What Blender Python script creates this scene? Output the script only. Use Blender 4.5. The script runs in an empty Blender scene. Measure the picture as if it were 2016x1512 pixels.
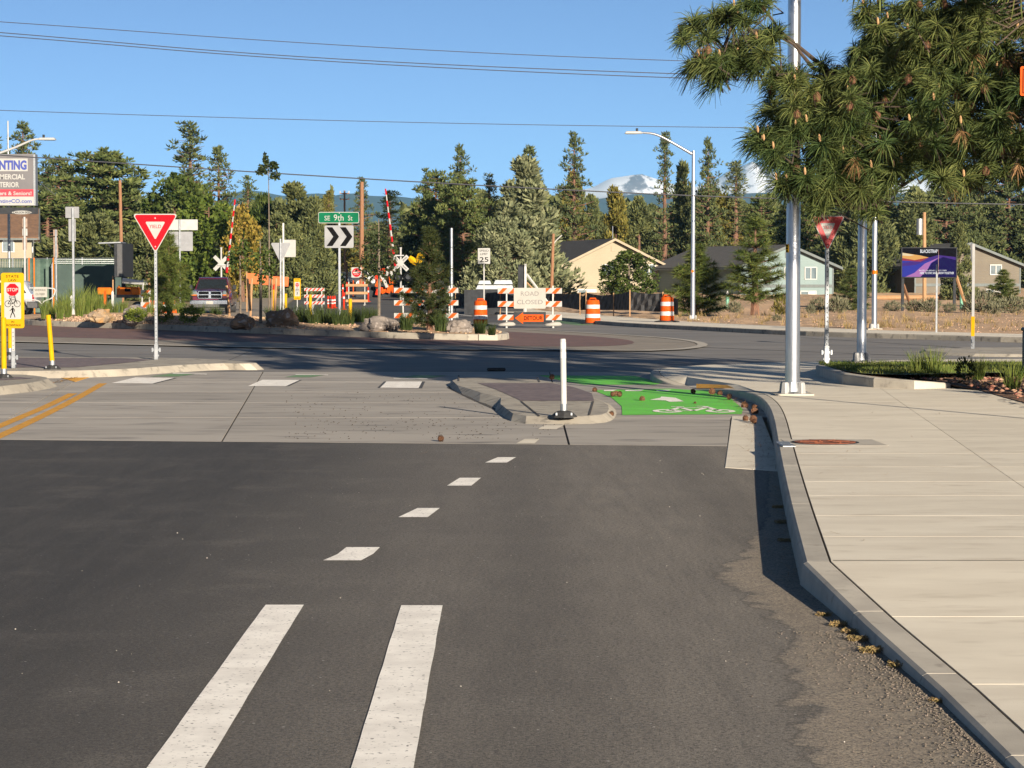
import bpy, bmesh, math, random
import numpy as np
from mathutils import Vector, Matrix
from mathutils.geometry import tessellate_polygon
random.seed(7); np.random.seed(7)
R = math.radians
scene = bpy.context.scene
C = scene.collection
# ---------------------------------------------------------------- camera, sky, sun, exposure
FPX, CX, CY, HC, PITCH = 4484.0, 1008.0, 756.0, 1.6, R(2.54)     # focal length in photo pixels, eye height in metres
cam_d = bpy.data.cameras.new('camera'); cam = bpy.data.objects.new('camera', cam_d); C.objects.link(cam)
cam_d.sensor_width = 36; cam_d.lens = FPX / 2016 * 36
cam_d.clip_start = .1; cam_d.clip_end = 120000
cam.location = (0, 0, HC); cam.rotation_euler = (math.pi / 2 - PITCH, 0, 0)
scene.camera = cam
SUN_EL, SUN_AZ = R(14.0), R(23.0)           # the sun stands low behind the camera, to the right
sun_from = Vector((math.sin(SUN_AZ) * math.cos(SUN_EL), -math.cos(SUN_AZ) * math.cos(SUN_EL), math.sin(SUN_EL)))
world = bpy.data.worlds.new('World'); scene.world = world; world.use_nodes = True
wn = world.node_tree.nodes; wl = world.node_tree.links
sky = wn.new('ShaderNodeTexSky'); sky.sky_type = 'NISHITA'; sky.sun_disc = False
sky.sun_elevation = SUN_EL; sky.sun_rotation = math.pi - SUN_AZ
sky.altitude = 1100; sky.air_density = 0.36; sky.dust_density = 0.7; sky.ozone_density = 1.8
bg = wn['Background']; bg.inputs['Strength'].default_value = 0.05
wl.new(sky.outputs['Color'], bg.inputs['Color'])
sun_d = bpy.data.lights.new('sun', 'SUN'); sun = bpy.data.objects.new('sun', sun_d); C.objects.link(sun)
sun_d.energy = 5.0; sun_d.angle = R(0.53); sun_d.color = (1.0, .87, .70)
sun.rotation_euler = (-sun_from).to_track_quat('-Z', 'Y').to_euler()
scene.view_settings.view_transform = 'Standard'; scene.view_settings.look = 'None'
scene.view_settings.exposure = 1.35; scene.view_settings.gamma = 1.0; scene.view_settings.use_curve_mapping = False
scene.cycles.use_denoising = True; scene.cycles.max_bounces = 6; scene.cycles.transparent_max_bounces = 8
scene.cycles.sample_clamp_indirect = 8
# ---------------------------------------------------------------- reading the photograph: pixel + depth (or height) -> place
def ray(u, v):
    a, b = (u - CX) / FPX, -(v - CY) / FPX
    c, s = math.cos(PITCH), math.sin(PITCH)
    return Vector((a, c + b * s, -s + b * c))
def G(u, v, z=0.0):
    d = ray(u, v); t = (z - HC) / d.z
    return Vector((d.x * t, d.y * t, z))
def P(u, v, d):
    r = ray(u, v); t = d / r.y
    return Vector((r.x * t, d, HC + r.z * t))
def GND(y): return 0.0 if y < 120 else .012 * (y - 120) if y < 420 else 3.6
def Z(v, d): return P(CX, v, d).z
def X(u, d): return P(u, 600, d).x
def PXM(d): return d / FPX
def GP(u, d, z=None):
    p = P(u, 600, d); p.z = GND(d) if z is None else z; return p
# ---------------------------------------------------------------- mesh helpers
class MB:
    def __init__(s): s.v = []; s.f = []
    def add(s, vs, fs):
        n = len(s.v); s.v += [tuple(p) for p in vs]; s.f += [tuple(i + n for i in f) for f in fs]; return s
    def box(s, c, d, rot=None, taper=1.0):
        hx, hy, hz = d[0] / 2, d[1] / 2, d[2] / 2
        vs = [Vector((x * (taper if z > 0 else 1), y * (taper if z > 0 else 1), z)) for x, y, z in
              ((-hx, -hy, -hz), (hx, -hy, -hz), (hx, hy, -hz), (-hx, hy, -hz), (-hx, -hy, hz), (hx, -hy, hz), (hx, hy, hz), (-hx, hy, hz))]
        if rot is not None: vs = [rot @ p for p in vs]
        c = Vector(c)
        return s.add([p + c for p in vs], [(0, 3, 2, 1), (4, 5, 6, 7), (0, 1, 5, 4), (1, 2, 6, 5), (2, 3, 7, 6), (3, 0, 4, 7)])
    def tube(s, pts, rad, n=8, caps=True):
        pts = [Vector(p) for p in pts]
        if not hasattr(rad, '__len__'): rad = [rad] * len(pts)
        vs = []; fs = []
        for i, p in enumerate(pts):
            t = (pts[min(i + 1, len(pts) - 1)] - pts[max(i - 1, 0)])
            if t.length < 1e-9: t = Vector((0, 0, 1))
            t.normalize()
            a = t.cross(Vector((0, 1, 0)) if abs(t.y) < .9 else Vector((1, 0, 0))).normalized(); b = t.cross(a)
            for k in range(n):
                w = 2 * math.pi * (k + .5) / n
                vs.append(p + (a * math.cos(w) + b * math.sin(w)) * rad[i])
        for i in range(len(pts) - 1):
            for k in range(n):
                k2 = (k + 1) % n
                fs.append((i * n + k, i * n + k2, (i + 1) * n + k2, (i + 1) * n + k))
        if caps:
            fs.append(tuple(range(n - 1, -1, -1))); fs.append(tuple((len(pts) - 1) * n + k for k in range(n)))
        return s.add(vs, fs)
    def lathe(s, prof, n=12, c=(0, 0, 0)):
        vs = []; fs = []
        for r, z in prof:
            for k in range(n):
                w = 2 * math.pi * k / n; vs.append((c[0] + r * math.cos(w), c[1] + r * math.sin(w), c[2] + z))
        for i in range(len(prof) - 1):
            for k in range(n):
                k2 = (k + 1) % n; fs.append((i * n + k, i * n + k2, (i + 1) * n + k2, (i + 1) * n + k))
        fs.append(tuple(range(n - 1, -1, -1))); fs.append(tuple((len(prof) - 1) * n + k for k in range(n)))
        return s.add(vs, fs)
    def prism(s, poly, y0, y1, plane='xz', y1poly=None):
        """extrude a 2-D outline; plane 'xz' along y (signs), 'xy' along z (ground pieces), 'yz' along x (vehicle sides)"""
        n = len(poly)
        def pt(a, b, c): return (a, c, b) if plane == 'xz' else (a, b, c) if plane == 'xy' else (c, a, b)
        q = y1poly or poly
        vs = [pt(a, b, y0) for a, b in poly] + [pt(a, b, y1) for a, b in q]
        area = sum(poly[i][0] * poly[(i + 1) % n][1] - poly[(i + 1) % n][0] * poly[i][1] for i in range(n))
        tris = tessellate_polygon([[Vector((a, b, 0)) for a, b in poly]])
        fs = []
        for t in tris: fs.append(tuple(t)); fs.append(tuple(i + n for i in reversed(t)))
        for i in range(n):
            j = (i + 1) % n; fs.append((i, j, n + j, n + i))
        return s.add(vs, fs)
    def mesh(s, name, fix=True):
        m = bpy.data.meshes.new(name); m.from_pydata(s.v, [], s.f); m.update()
        if fix:
            bm = bmesh.new(); bm.from_mesh(m); bmesh.ops.recalc_face_normals(bm, faces=bm.faces); bm.to_mesh(m); bm.free()
        return m
    def build(s, name, mat, parent=None, loc=None, smooth=False, bev=0, fix=True):
        m = s.mesh(name, fix)
        if bev:
            bm = bmesh.new(); bm.from_mesh(m)
            es = [e for e in bm.edges if len(e.link_faces) == 2 and e.calc_face_angle(0) > .6]
            bmesh.ops.bevel(bm, geom=es, offset=bev, segments=1, affect='EDGES', clamp_overlap=True); bm.to_mesh(m); bm.free()
        if smooth:
            m.polygons.foreach_set('use_smooth', [True] * len(m.polygons))
            if smooth != 'all': m.set_sharp_from_angle(angle=R(40))
        return link(name, m, mat, parent, loc)
def link(name, m, mat, parent=None, loc=None):
    o = bpy.data.objects.new(name, m); C.objects.link(o)
    if mat is not None:
        m.materials.clear(); m.materials.append(mat)
    if parent is not None: o.parent = parent
    if loc is not None: o.location = loc
    return o
def tag(o, label=None, cat=None, group=None, kind=None):
    if label: o['label'] = label
    if cat: o['category'] = cat
    if group: o['group'] = group
    if kind: o['kind'] = kind
    return o
def thing(name, label, cat, loc=(0, 0, 0), rz=0.0, group=None):
    o = bpy.data.objects.new(name, None); C.objects.link(o); o.empty_display_size = .3
    o.location = loc; o.rotation_euler = (0, 0, rz)
    return tag(o, label, cat, group)
def copy_tree(o, parent=None):
    c = o.copy(); C.objects.link(c)
    if parent is not None: c.parent = parent
    for ch in list(o.children): copy_tree(ch, c)
    return c
def rpoly(pts, r, n=4):
    out = []
    k = len(pts)
    for i in range(k):
        p, a, b = Vector(pts[i]), Vector(pts[i - 1]), Vector(pts[(i + 1) % k])
        da, db = (a - p).normalized(), (b - p).normalized()
        ang = math.acos(max(-1, min(1, da.dot(db)))); t = r / math.tan(ang / 2)
        cen = p + (da + db).normalized() * (r / math.sin(ang / 2))
        s, e = p + da * t - cen, p + db * t - cen
        a0 = math.atan2(s.y, s.x); a1 = math.atan2(e.y, e.x); dlt = (a1 - a0 + math.pi) % (2 * math.pi) - math.pi
        for j in range(n + 1):
            w = a0 + dlt * j / n; out.append((cen.x + r * math.cos(w), cen.y + r * math.sin(w)))
    return out
def rect(w, h, cx=0, cz=0): return [(cx - w / 2, cz - h / 2), (cx + w / 2, cz - h / 2), (cx + w / 2, cz + h / 2), (cx - w / 2, cz + h / 2)]
def disc(r, cx=0, cz=0, n=24, a0=0, ry=None): return [(cx + r * math.cos(a0 + 2 * math.pi * i / n), cz + (ry or r) * math.sin(a0 + 2 * math.pi * i / n)) for i in range(n)]
def text(body, w, h, mat, parent, x=0, z=0, y=0, name='lettering', bold=0, align='c', shear=0):
    """flat lettering w wide and h high, centred on (x, z), facing the camera side (-y)"""
    cu = bpy.data.curves.new('t', 'FONT'); cu.body = body; cu.size = 1; cu.extrude = .001; cu.offset = bold; cu.resolution_u = 3; cu.shear = shear
    to = bpy.data.objects.new('t', cu); m = bpy.data.meshes.new_from_object(to)
    bpy.data.objects.remove(to); bpy.data.curves.remove(cu)
    co = np.empty(len(m.vertices) * 3); m.vertices.foreach_get('co', co); co = co.reshape(-1, 3)
    mn, mx = co.min(0), co.max(0); sc = (w / (mx[0] - mn[0]), h / (mx[1] - mn[1]))
    out = np.empty_like(co)
    out[:, 0] = (co[:, 0] - (mn[0] + mx[0]) / 2) * sc[0] + x
    if align == 'r': out[:, 0] -= w / 2
    out[:, 2] = (co[:, 1] - (mn[1] + mx[1]) / 2) * sc[1] + z
    out[:, 1] = -np.sign(co[:, 2]) * .001 + y
    m.vertices.foreach_set('co', out.ravel()); m.update(); m.name = name
    return link(name, m, mat, parent)
def resample(pts, n):
    pts = [Vector(p) for p in pts]
    L = [0.0]
    for a, b in zip(pts, pts[1:]): L.append(L[-1] + (b - a).length)
    out = []; j = 0
    for i in range(n):
        t = L[-1] * i / (n - 1)
        while j < len(L) - 2 and L[j + 1] < t: j += 1
        f = (t - L[j]) / max(1e-9, L[j + 1] - L[j]); out.append(pts[j].lerp(pts[j + 1], max(0, min(1, f))))
    return out
def smooth(pts, it=2, closed=False):
    pts = [Vector(p) for p in pts]
    for _ in range(it):
        q = []
        n = len(pts)
        rng = range(n) if closed else range(n - 1)
        if not closed: q.append(pts[0])
        for i in rng:
            a, b = pts[i], pts[(i + 1) % n]; q += [a.lerp(b, .25), a.lerp(b, .75)]
        if not closed: q.append(pts[-1])
        pts = q
    return pts
def offset(pts, d):
    """offset an open ground polyline sideways (left of travel is +)"""
    out = []
    for i, p in enumerate(pts):
        t = (pts[min(i + 1, len(pts) - 1)] - pts[max(i - 1, 0)]); n = Vector((-t.y, t.x, 0)).normalized(); out.append(p + n * d)
    return out
# ---------------------------------------------------------------- materials
def M(name, c1, c2=None, rough=.7, scale=4.0, bump=0.0, bscale=60.0, metal=0.0, lo=.38, hi=.62, detail=5.0, coord='pos', spec=.4,
      c3=None, s3=40.0, lo3=.6, hi3=.7, stretch=None, island=0.0, emit=0.0, trans=0.0, bdist=.02, coat=0.0, orand=0.0, k=1.0):
    if k != 1: c1, c2, c3 = [tuple(x * k for x in c) if c is not None else None for c in (c1, c2, c3)]
    m = bpy.data.materials.new(name); m.use_nodes = True
    nt = m.node_tree; N = nt.nodes; L = nt.links; b = N['Principled BSDF']
    b.inputs['Roughness'].default_value = rough; b.inputs['Metallic'].default_value = metal
    b.inputs['Specular IOR Level'].default_value = spec
    if coat: b.inputs['Coat Weight'].default_value = coat; b.inputs['Coat Roughness'].default_value = .05
    if coord == 'pos': src = N.new('ShaderNodeNewGeometry').outputs['Position']
    else: src = N.new('ShaderNodeTexCoord').outputs['Object']
    if stretch:
        mp = N.new('ShaderNodeMapping'); mp.inputs['Scale'].default_value = stretch; L.new(src, mp.inputs['Vector']); src = mp.outputs['Vector']
    col = None
    def rgb(c): return (c[0], c[1], c[2], 1)
    if c2 is not None:
        n = N.new('ShaderNodeTexNoise'); n.inputs['Scale'].default_value = scale; n.inputs['Detail'].default_value = detail; n.inputs['Roughness'].default_value = .6
        L.new(src, n.inputs['Vector'])
        r = N.new('ShaderNodeMapRange'); r.inputs['From Min'].default_value = lo; r.inputs['From Max'].default_value = hi; L.new(n.outputs['Fac'], r.inputs['Value'])
        mx = N.new('ShaderNodeMix'); mx.data_type = 'RGBA'; mx.inputs['A'].default_value = rgb(c1); mx.inputs['B'].default_value = rgb(c2)
        L.new(r.outputs['Result'], mx.inputs['Factor']); col = mx.outputs['Result']
    if c3 is not None:
        n = N.new('ShaderNodeTexNoise'); n.inputs['Scale'].default_value = s3; n.inputs['Detail'].default_value = 3; L.new(src, n.inputs['Vector'])
        r = N.new('ShaderNodeMapRange'); r.inputs['From Min'].default_value = lo3; r.inputs['From Max'].default_value = hi3; L.new(n.outputs['Fac'], r.inputs['Value'])
        mx = N.new('ShaderNodeMix'); mx.data_type = 'RGBA'; mx.inputs['B'].default_value = rgb(c3)
        if col is not None: L.new(col, mx.inputs['A'])
        else: mx.inputs['A'].default_value = rgb(c1)
        L.new(r.outputs['Result'], mx.inputs['Factor']); col = mx.outputs['Result']
    if island:
        g = N.new('ShaderNodeNewGeometry'); hs = N.new('ShaderNodeHueSaturation')
        if col is not None: L.new(col, hs.inputs['Color'])
        else: hs.inputs['Color'].default_value = rgb(c1)
        r = N.new('ShaderNodeMapRange'); r.inputs['To Min'].default_value = 1 - island; r.inputs['To Max'].default_value = 1 + island
        L.new(g.outputs['Random Per Island'], r.inputs['Value']); L.new(r.outputs['Result'], hs.inputs['Value'])
        r2 = N.new('ShaderNodeMapRange'); r2.inputs['To Min'].default_value = .5 + island * .05; r2.inputs['To Max'].default_value = .5 - island * .05
        L.new(g.outputs['Random Per Island'], r2.inputs['Value']); L.new(r2.outputs['Result'], hs.inputs['Hue']); col = hs.outputs['Color']
    if orand:
        g = N.new('ShaderNodeObjectInfo'); hs = N.new('ShaderNodeHueSaturation')
        if col is not None: L.new(col, hs.inputs['Color'])
        else: hs.inputs['Color'].default_value = rgb(c1)
        r = N.new('ShaderNodeMapRange'); r.inputs['To Min'].default_value = 1 - orand; r.inputs['To Max'].default_value = 1 + orand
        L.new(g.outputs['Random'], r.inputs['Value']); L.new(r.outputs['Result'], hs.inputs['Value']); col = hs.outputs['Color']
    if col is not None: L.new(col, b.inputs['Base Color'])
    else: b.inputs['Base Color'].default_value = rgb(c1)
    if bump:
        n = N.new('ShaderNodeTexNoise'); n.inputs['Scale'].default_value = bscale; n.inputs['Detail'].default_value = 4; L.new(src, n.inputs['Vector'])
        bp = N.new('ShaderNodeBump'); bp.inputs['Strength'].default_value = bump; bp.inputs['Distance'].default_value = bdist
        L.new(n.outputs['Fac'], bp.inputs['Height']); L.new(bp.outputs['Normal'], b.inputs['Normal'])
    if emit:
        b.inputs['Emission Strength'].default_value = emit
        if col is not None: L.new(col, b.inputs['Emission Color'])
        else: b.inputs['Emission Color'].default_value = rgb(c1)
    if trans:
        tr = N.new('ShaderNodeBsdfTranslucent'); mxs = N.new('ShaderNodeMixShader'); mxs.inputs[0].default_value = trans
        if col is not None: L.new(col, tr.inputs['Color'])
        else: tr.inputs['Color'].default_value = rgb(c1)
        out = N['Material Output']; L.new(b.outputs[0], mxs.inputs[1]); L.new(tr.outputs[0], mxs.inputs[2]); L.new(mxs.outputs[0], out.inputs['Surface'])
    return m
MT = {}
MT['white'] = M('white_paint', (.78, .78, .76), (.70, .69, .66), scale=3, rough=.5, coord='obj', k=0.5)
MT['white_post'] = M('white_plastic', (.82, .82, .80), (.72, .71, .67), scale=6, rough=.45, coord='obj', k=.45)
MT['signwhite'] = M('sign_white', (.74, .74, .72), (.66, .66, .63), scale=2, rough=.45, coord='obj', k=.40, spec=.03)
MT['creamwhite'] = M('sign_cream', (.62, .60, .55), (.55, .53, .48), scale=2, rough=.5, coord='obj', k=.48, spec=.03)
MT['black'] = M('black_print', (.006, .006, .0065), rough=.7, spec=.01)
MT['rubber'] = M('black_rubber', (.016, .016, .017), (.03, .03, .03), scale=12, rough=.7, coord='obj')
MT['red'] = M('sign_red', (.34, .006, .012), (.31, .006, .011), scale=2, rough=.55, coord='obj', spec=.03)
MT['signgreen'] = M('sign_green', (.008, .16, .075), (.006, .13, .06), scale=3, rough=.45, coord='obj', k=0.6, spec=.03)
MT['orange'] = M('safety_orange', (.85, .13, .015), (.72, .10, .012), scale=5, rough=.5, coord='obj', k=0.52, spec=.03)
MT['orange2'] = M('equipment_orange', (.80, .22, .02), (.68, .16, .015), scale=4, rough=.45, coord='obj', k=0.55, spec=.03)
MT['redorange'] = M('delineator_red_orange', (.80, .045, .015), (.70, .04, .015), scale=6, rough=.5, coord='obj', k=0.5, spec=.03)
MT['yellow'] = M('sign_yellow', (.80, .47, .015), (.74, .41, .012), scale=3, rough=.4, coord='obj', k=0.5, spec=.03)
MT['yellowpost'] = M('yellow_plastic', (.78, .46, .01), (.70, .38, .01), scale=5, rough=.45, coord='obj', k=0.55, spec=.03)
MT['galv'] = M('galvanised_steel', (.30, .315, .33), (.23, .245, .26), scale=9, rough=.48, metal=.75, coord='obj', bump=.05, bscale=30, bdist=.003)
MT['alu'] = M('brushed_aluminium', (.50, .51, .53), (.38, .39, .41), scale=14, rough=.30, metal=.9, coord='obj', stretch=(6, 6, .4))
MT['signback'] = M('bare_aluminium_sheet', (.20, .205, .215), (.165, .17, .18), scale=3, rough=.55, metal=.3, coord='obj')
MT['silverpaint'] = M('silver_white_paint', (.72, .72, .71), (.62, .62, .61), scale=4, rough=.5, coord='obj', k=.42)
MT['wood'] = M('weathered_wood', (.24, .12, .06), (.15, .075, .04), scale=6, rough=.85, coord='obj', stretch=(8, 8, .6), bump=.3, bscale=40)
MT['lumber'] = M('fresh_lumber', (.50, .30, .15), (.38, .21, .10), scale=5, rough=.8, coord='obj', stretch=(8, 8, .8), k=0.62)
MT['chrome'] = M('chrome', (.75, .76, .78), rough=.12, metal=1.0)
MT['glass'] = M('dark_glass', (.012, .015, .017), rough=.08, spec=.45)
MT['paleglass'] = M('window_glass', (.10, .13, .14), (.05, .07, .08), scale=.7, rough=.08, spec=.9)
MT['maroon'] = M('maroon_car_paint', (.075, .008, .022), (.062, .007, .019), scale=2, rough=.25, coat=.8, coord='obj')
MT['whitecar'] = M('white_car_paint', (.68, .69, .70), (.62, .63, .64), scale=2, rough=.25, coat=.7, coord='obj', k=0.55)
MT['plastic'] = M('grey_plastic', (.06, .06, .062), (.045, .045, .047), scale=8, rough=.65, coord='obj')
MT['darkmetal'] = M('dark_painted_metal', (.020, .022, .025), (.030, .032, .036), scale=5, rough=.6, coord='obj', spec=.08)
MT['rust'] = M('rusty_iron', (.26, .075, .03), (.15, .045, .022), scale=18, rough=.85, coord='obj', bump=.4, bscale=120)
MT['concrete'] = M('pale_concrete', (.64, .585, .475), (.565, .51, .41), scale=1.6, rough=.85, bump=.25, bscale=160, bdist=.004, c3=(.44, .385, .30), s3=4, lo3=.58, hi3=.84, orand=.045, stretch=(.6, 1.5, 1))
MT['kerb'] = M('kerb_concrete', (.42, .385, .32), (.34, .31, .26), scale=2.6, rough=.88, bump=.3, bscale=140, bdist=.004, c3=(.22, .20, .17), s3=9, lo3=.60, hi3=.8, orand=.06)
MT['joint'] = M('joint_filler', (.035, .03, .026), (.06, .05, .04), scale=20, rough=.95)
MT['roadconc'] = M('road_concrete', (.345, .315, .272), (.28, .256, .222), scale=.55, rough=.85, bump=.3, bscale=90, bdist=.006, c3=(.13, .12, .11), s3=2.2, lo3=.56, hi3=.78, stretch=(.5, 1.5, 1), orand=.07)
MT['circ'] = M('circulating_lane_concrete', (.19, .178, .162), (.14, .132, .122), scale=.4, rough=.85, bump=.25, bscale=60, bdist=.006, c3=(.105, .10, .093), s3=1.2, lo3=.5, hi3=.75, stretch=(.35, 1.6, 1))
MT['apron'] = M('red_stamped_concrete', (.155, .082, .068), (.115, .068, .058), scale=1.2, rough=.85, bump=.5, bscale=14, bdist=.01, c3=(.085, .055, .05), s3=6, lo3=.55, hi3=.7)
MT['apronedge'] = M('tan_concrete_band', (.25, .215, .17), (.20, .175, .14), scale=1.2, rough=.85, bump=.2, bscale=80)
MT['paver'] = M('purple_stamped_paving', (.165, .128, .125), (.12, .092, .095), scale=2.5, rough=.85, bump=.7, bscale=9, bdist=.012, c3=(.09, .07, .075), s3=10, lo3=.52, hi3=.66)
MT['green'] = M('green_bike_lane_paint', (.12, .54, .04), (.11, .44, .04), scale=1.6, rough=.75, bump=.25, bscale=160, bdist=.004, c3=(.20, .27, .13), s3=14, lo3=.57, hi3=.72)
MT['palegreen'] = M('worn_green_paint', (.11, .24, .08), (.15, .22, .13), scale=5, rough=.8)
MT['tactile'] = M('yellow_tactile_plate', (.72, .36, .03), (.62, .30, .03), scale=9, rough=.7, bump=.8, bscale=24, bdist=.008)
MT['roadwhite'] = M('white_thermoplastic', (.88, .84, .76), (.74, .70, .63), scale=5, rough=.75, bump=.4, bscale=220, bdist=.004, c3=(.20, .18, .16), s3=46, lo3=.62, hi3=.70)
MT['roadyellow'] = M('yellow_thermoplastic', (.62, .30, .02), (.50, .24, .02), scale=6, rough=.75, bump=.4, bscale=200, bdist=.004, c3=(.20, .14, .08), s3=30, lo3=.64, hi3=.74)
MT['blacktape'] = M('black_contrast_paint', (.035, .035, .036), (.06, .058, .055), scale=8, rough=.8)
MT['soil'] = M('dry_soil', (.50, .325, .185), (.38, .245, .14), scale=.5, rough=.95, bump=.6, bscale=6, bdist=.06, c3=(.58, .41, .25), s3=5, lo3=.55, hi3=.68)
MT['mulch'] = M('bark_mulch', (.11, .055, .032), (.20, .11, .06), scale=14, rough=.95, bump=.9, bscale=30, bdist=.05, c3=(.34, .24, .16), s3=30, lo3=.6, hi3=.66)
MT['chip'] = M('pale_chipping', (.46, .43, .38), (.34, .31, .27), scale=3, rough=.9, island=.3)
MT['pebble'] = M('tan_pebble', (.40, .28, .18), (.28, .18, .12), scale=2, rough=.9, island=.35)
MT['bark'] = M('pine_bark', (.17, .085, .05), (.07, .045, .033), scale=5, rough=.95, bump=.8, bscale=14, bdist=.05, coord='obj', stretch=(2, 2, .5))
MT['greybark'] = M('grey_bark', (.15, .12, .09), (.08, .065, .05), scale=6, rough=.95, bump=.5, bscale=20, coord='obj')
MT['ikerb'] = M('weathered_island_kerb', (.32, .29, .235), (.25, .225, .185), scale=1.5, rough=.9, bump=.3, bscale=60, bdist=.006, c3=(.11, .10, .085), s3=6, lo3=.56, hi3=.75, orand=.08)
# ================================================================ the ground
def sheet(name, pts, z, mat, parent=None, kind='structure', up=None):
    """flat sheet from a ground outline of vectors"""
    tris = tessellate_polygon([[Vector((p.x, p.y, 0)) for p in pts]])
    m = bpy.data.meshes.new(name)
    m.from_pydata([(p.x, p.y, z if z is not None else p.z) for p in pts], [], [tuple(t) for t in tris]); m.update()
    bm = bmesh.new(); bm.from_mesh(m); bmesh.ops.recalc_face_normals(bm, faces=bm.faces)
    if sum(f.normal.z for f in bm.faces) < 0: bmesh.ops.reverse_faces(bm, faces=bm.faces)
    bm.to_mesh(m); bm.free()
    o = link(name, m, mat, parent)
    if kind and parent is None: o['kind'] = kind
    return o
# open country: one sheet to the horizon
ys = [-60, -20, 0, 10, 20, 40, 60, 80, 100, 120, 140, 160, 180, 200, 230, 260, 300, 350, 420, 600, 1000, 2000, 3500, 5000, 8200]
vs = []; fs = []; NX = 41
for j, y in enumerate(ys):
    w = max(120, y * 1.0)
    for i in range(NX):
        x = (i / (NX - 1) * 2 - 1); x = math.copysign(abs(x) ** 1.5, x) * w
        vs.append((x, y, GND(y) - .06 + (random.uniform(-.03, .02) if 125 < y < 400 else 0)))
for j in range(len(ys) - 1):
    for i in range(NX - 1): fs.append((j * NX + i, j * NX + i + 1, (j + 1) * NX + i + 1, (j + 1) * NX + i))
m = bpy.data.meshes.new('terrain'); m.from_pydata(vs, [], fs); m.update()
MT['terrain'] = M('dry_grassy_ground', (.22, .15, .085), (.13, .125, .05), scale=.25, rough=.95, bump=.5, bscale=4, bdist=.08, c3=(.27, .19, .11), s3=2.5, lo3=.52, hi3=.66)
tag(link('terrain', m, MT['terrain']), kind='structure', label='dry open ground stretching back behind the junction to the horizon')
# kerb line of the near pavement: top front edge, read from bottom right up to the ramp
KZ = .12
kfront = [G(u, v, z) for u, v, z in ((2150, 1660, .02), (1988, 1499, .025), (1844, 1355, .035), (1699, 1224, .065), (1579, 1106, KZ))]
def walk_z(y): return float(np.interp(y, [6, 7.2, kfront[2].y, kfront[3].y, kfront[4].y], [.02, .025, .035, .065, KZ]))
kfront2 = smooth([G(u, v, z) for u, v, z in ((1579, 1106, KZ), (1551, 993, KZ), (1533, 904, KZ), (1526, 860, KZ), (1520, 822, KZ), (1510, 796, KZ), (1492, 779, KZ), (1466, 770, .115), (1430, 766, .08), (1392, 765.5, .04), (1352, 766, 0.0))], 2)
kline = [G(2500, 2100, .02)] + kfront + kfront2[1:]
def kerb_x(y):
    best = None
    for a, b in zip(kline, kline[1:]):
        if min(a.y, b.y) <= y <= max(a.y, b.y):
            t = (y - a.y) / (b.y - a.y); x = a.x + (b.x - a.x) * t
            best = x if best is None else max(best, x)
    return best if best is not None else 2.2
E0, E1 = G(0, 865.5), G(1430, 878)
def edge_y(x): return E0.y + (x - E0.x) / (E1.x - E0.x) * (E1.y - E0.y)
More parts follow.
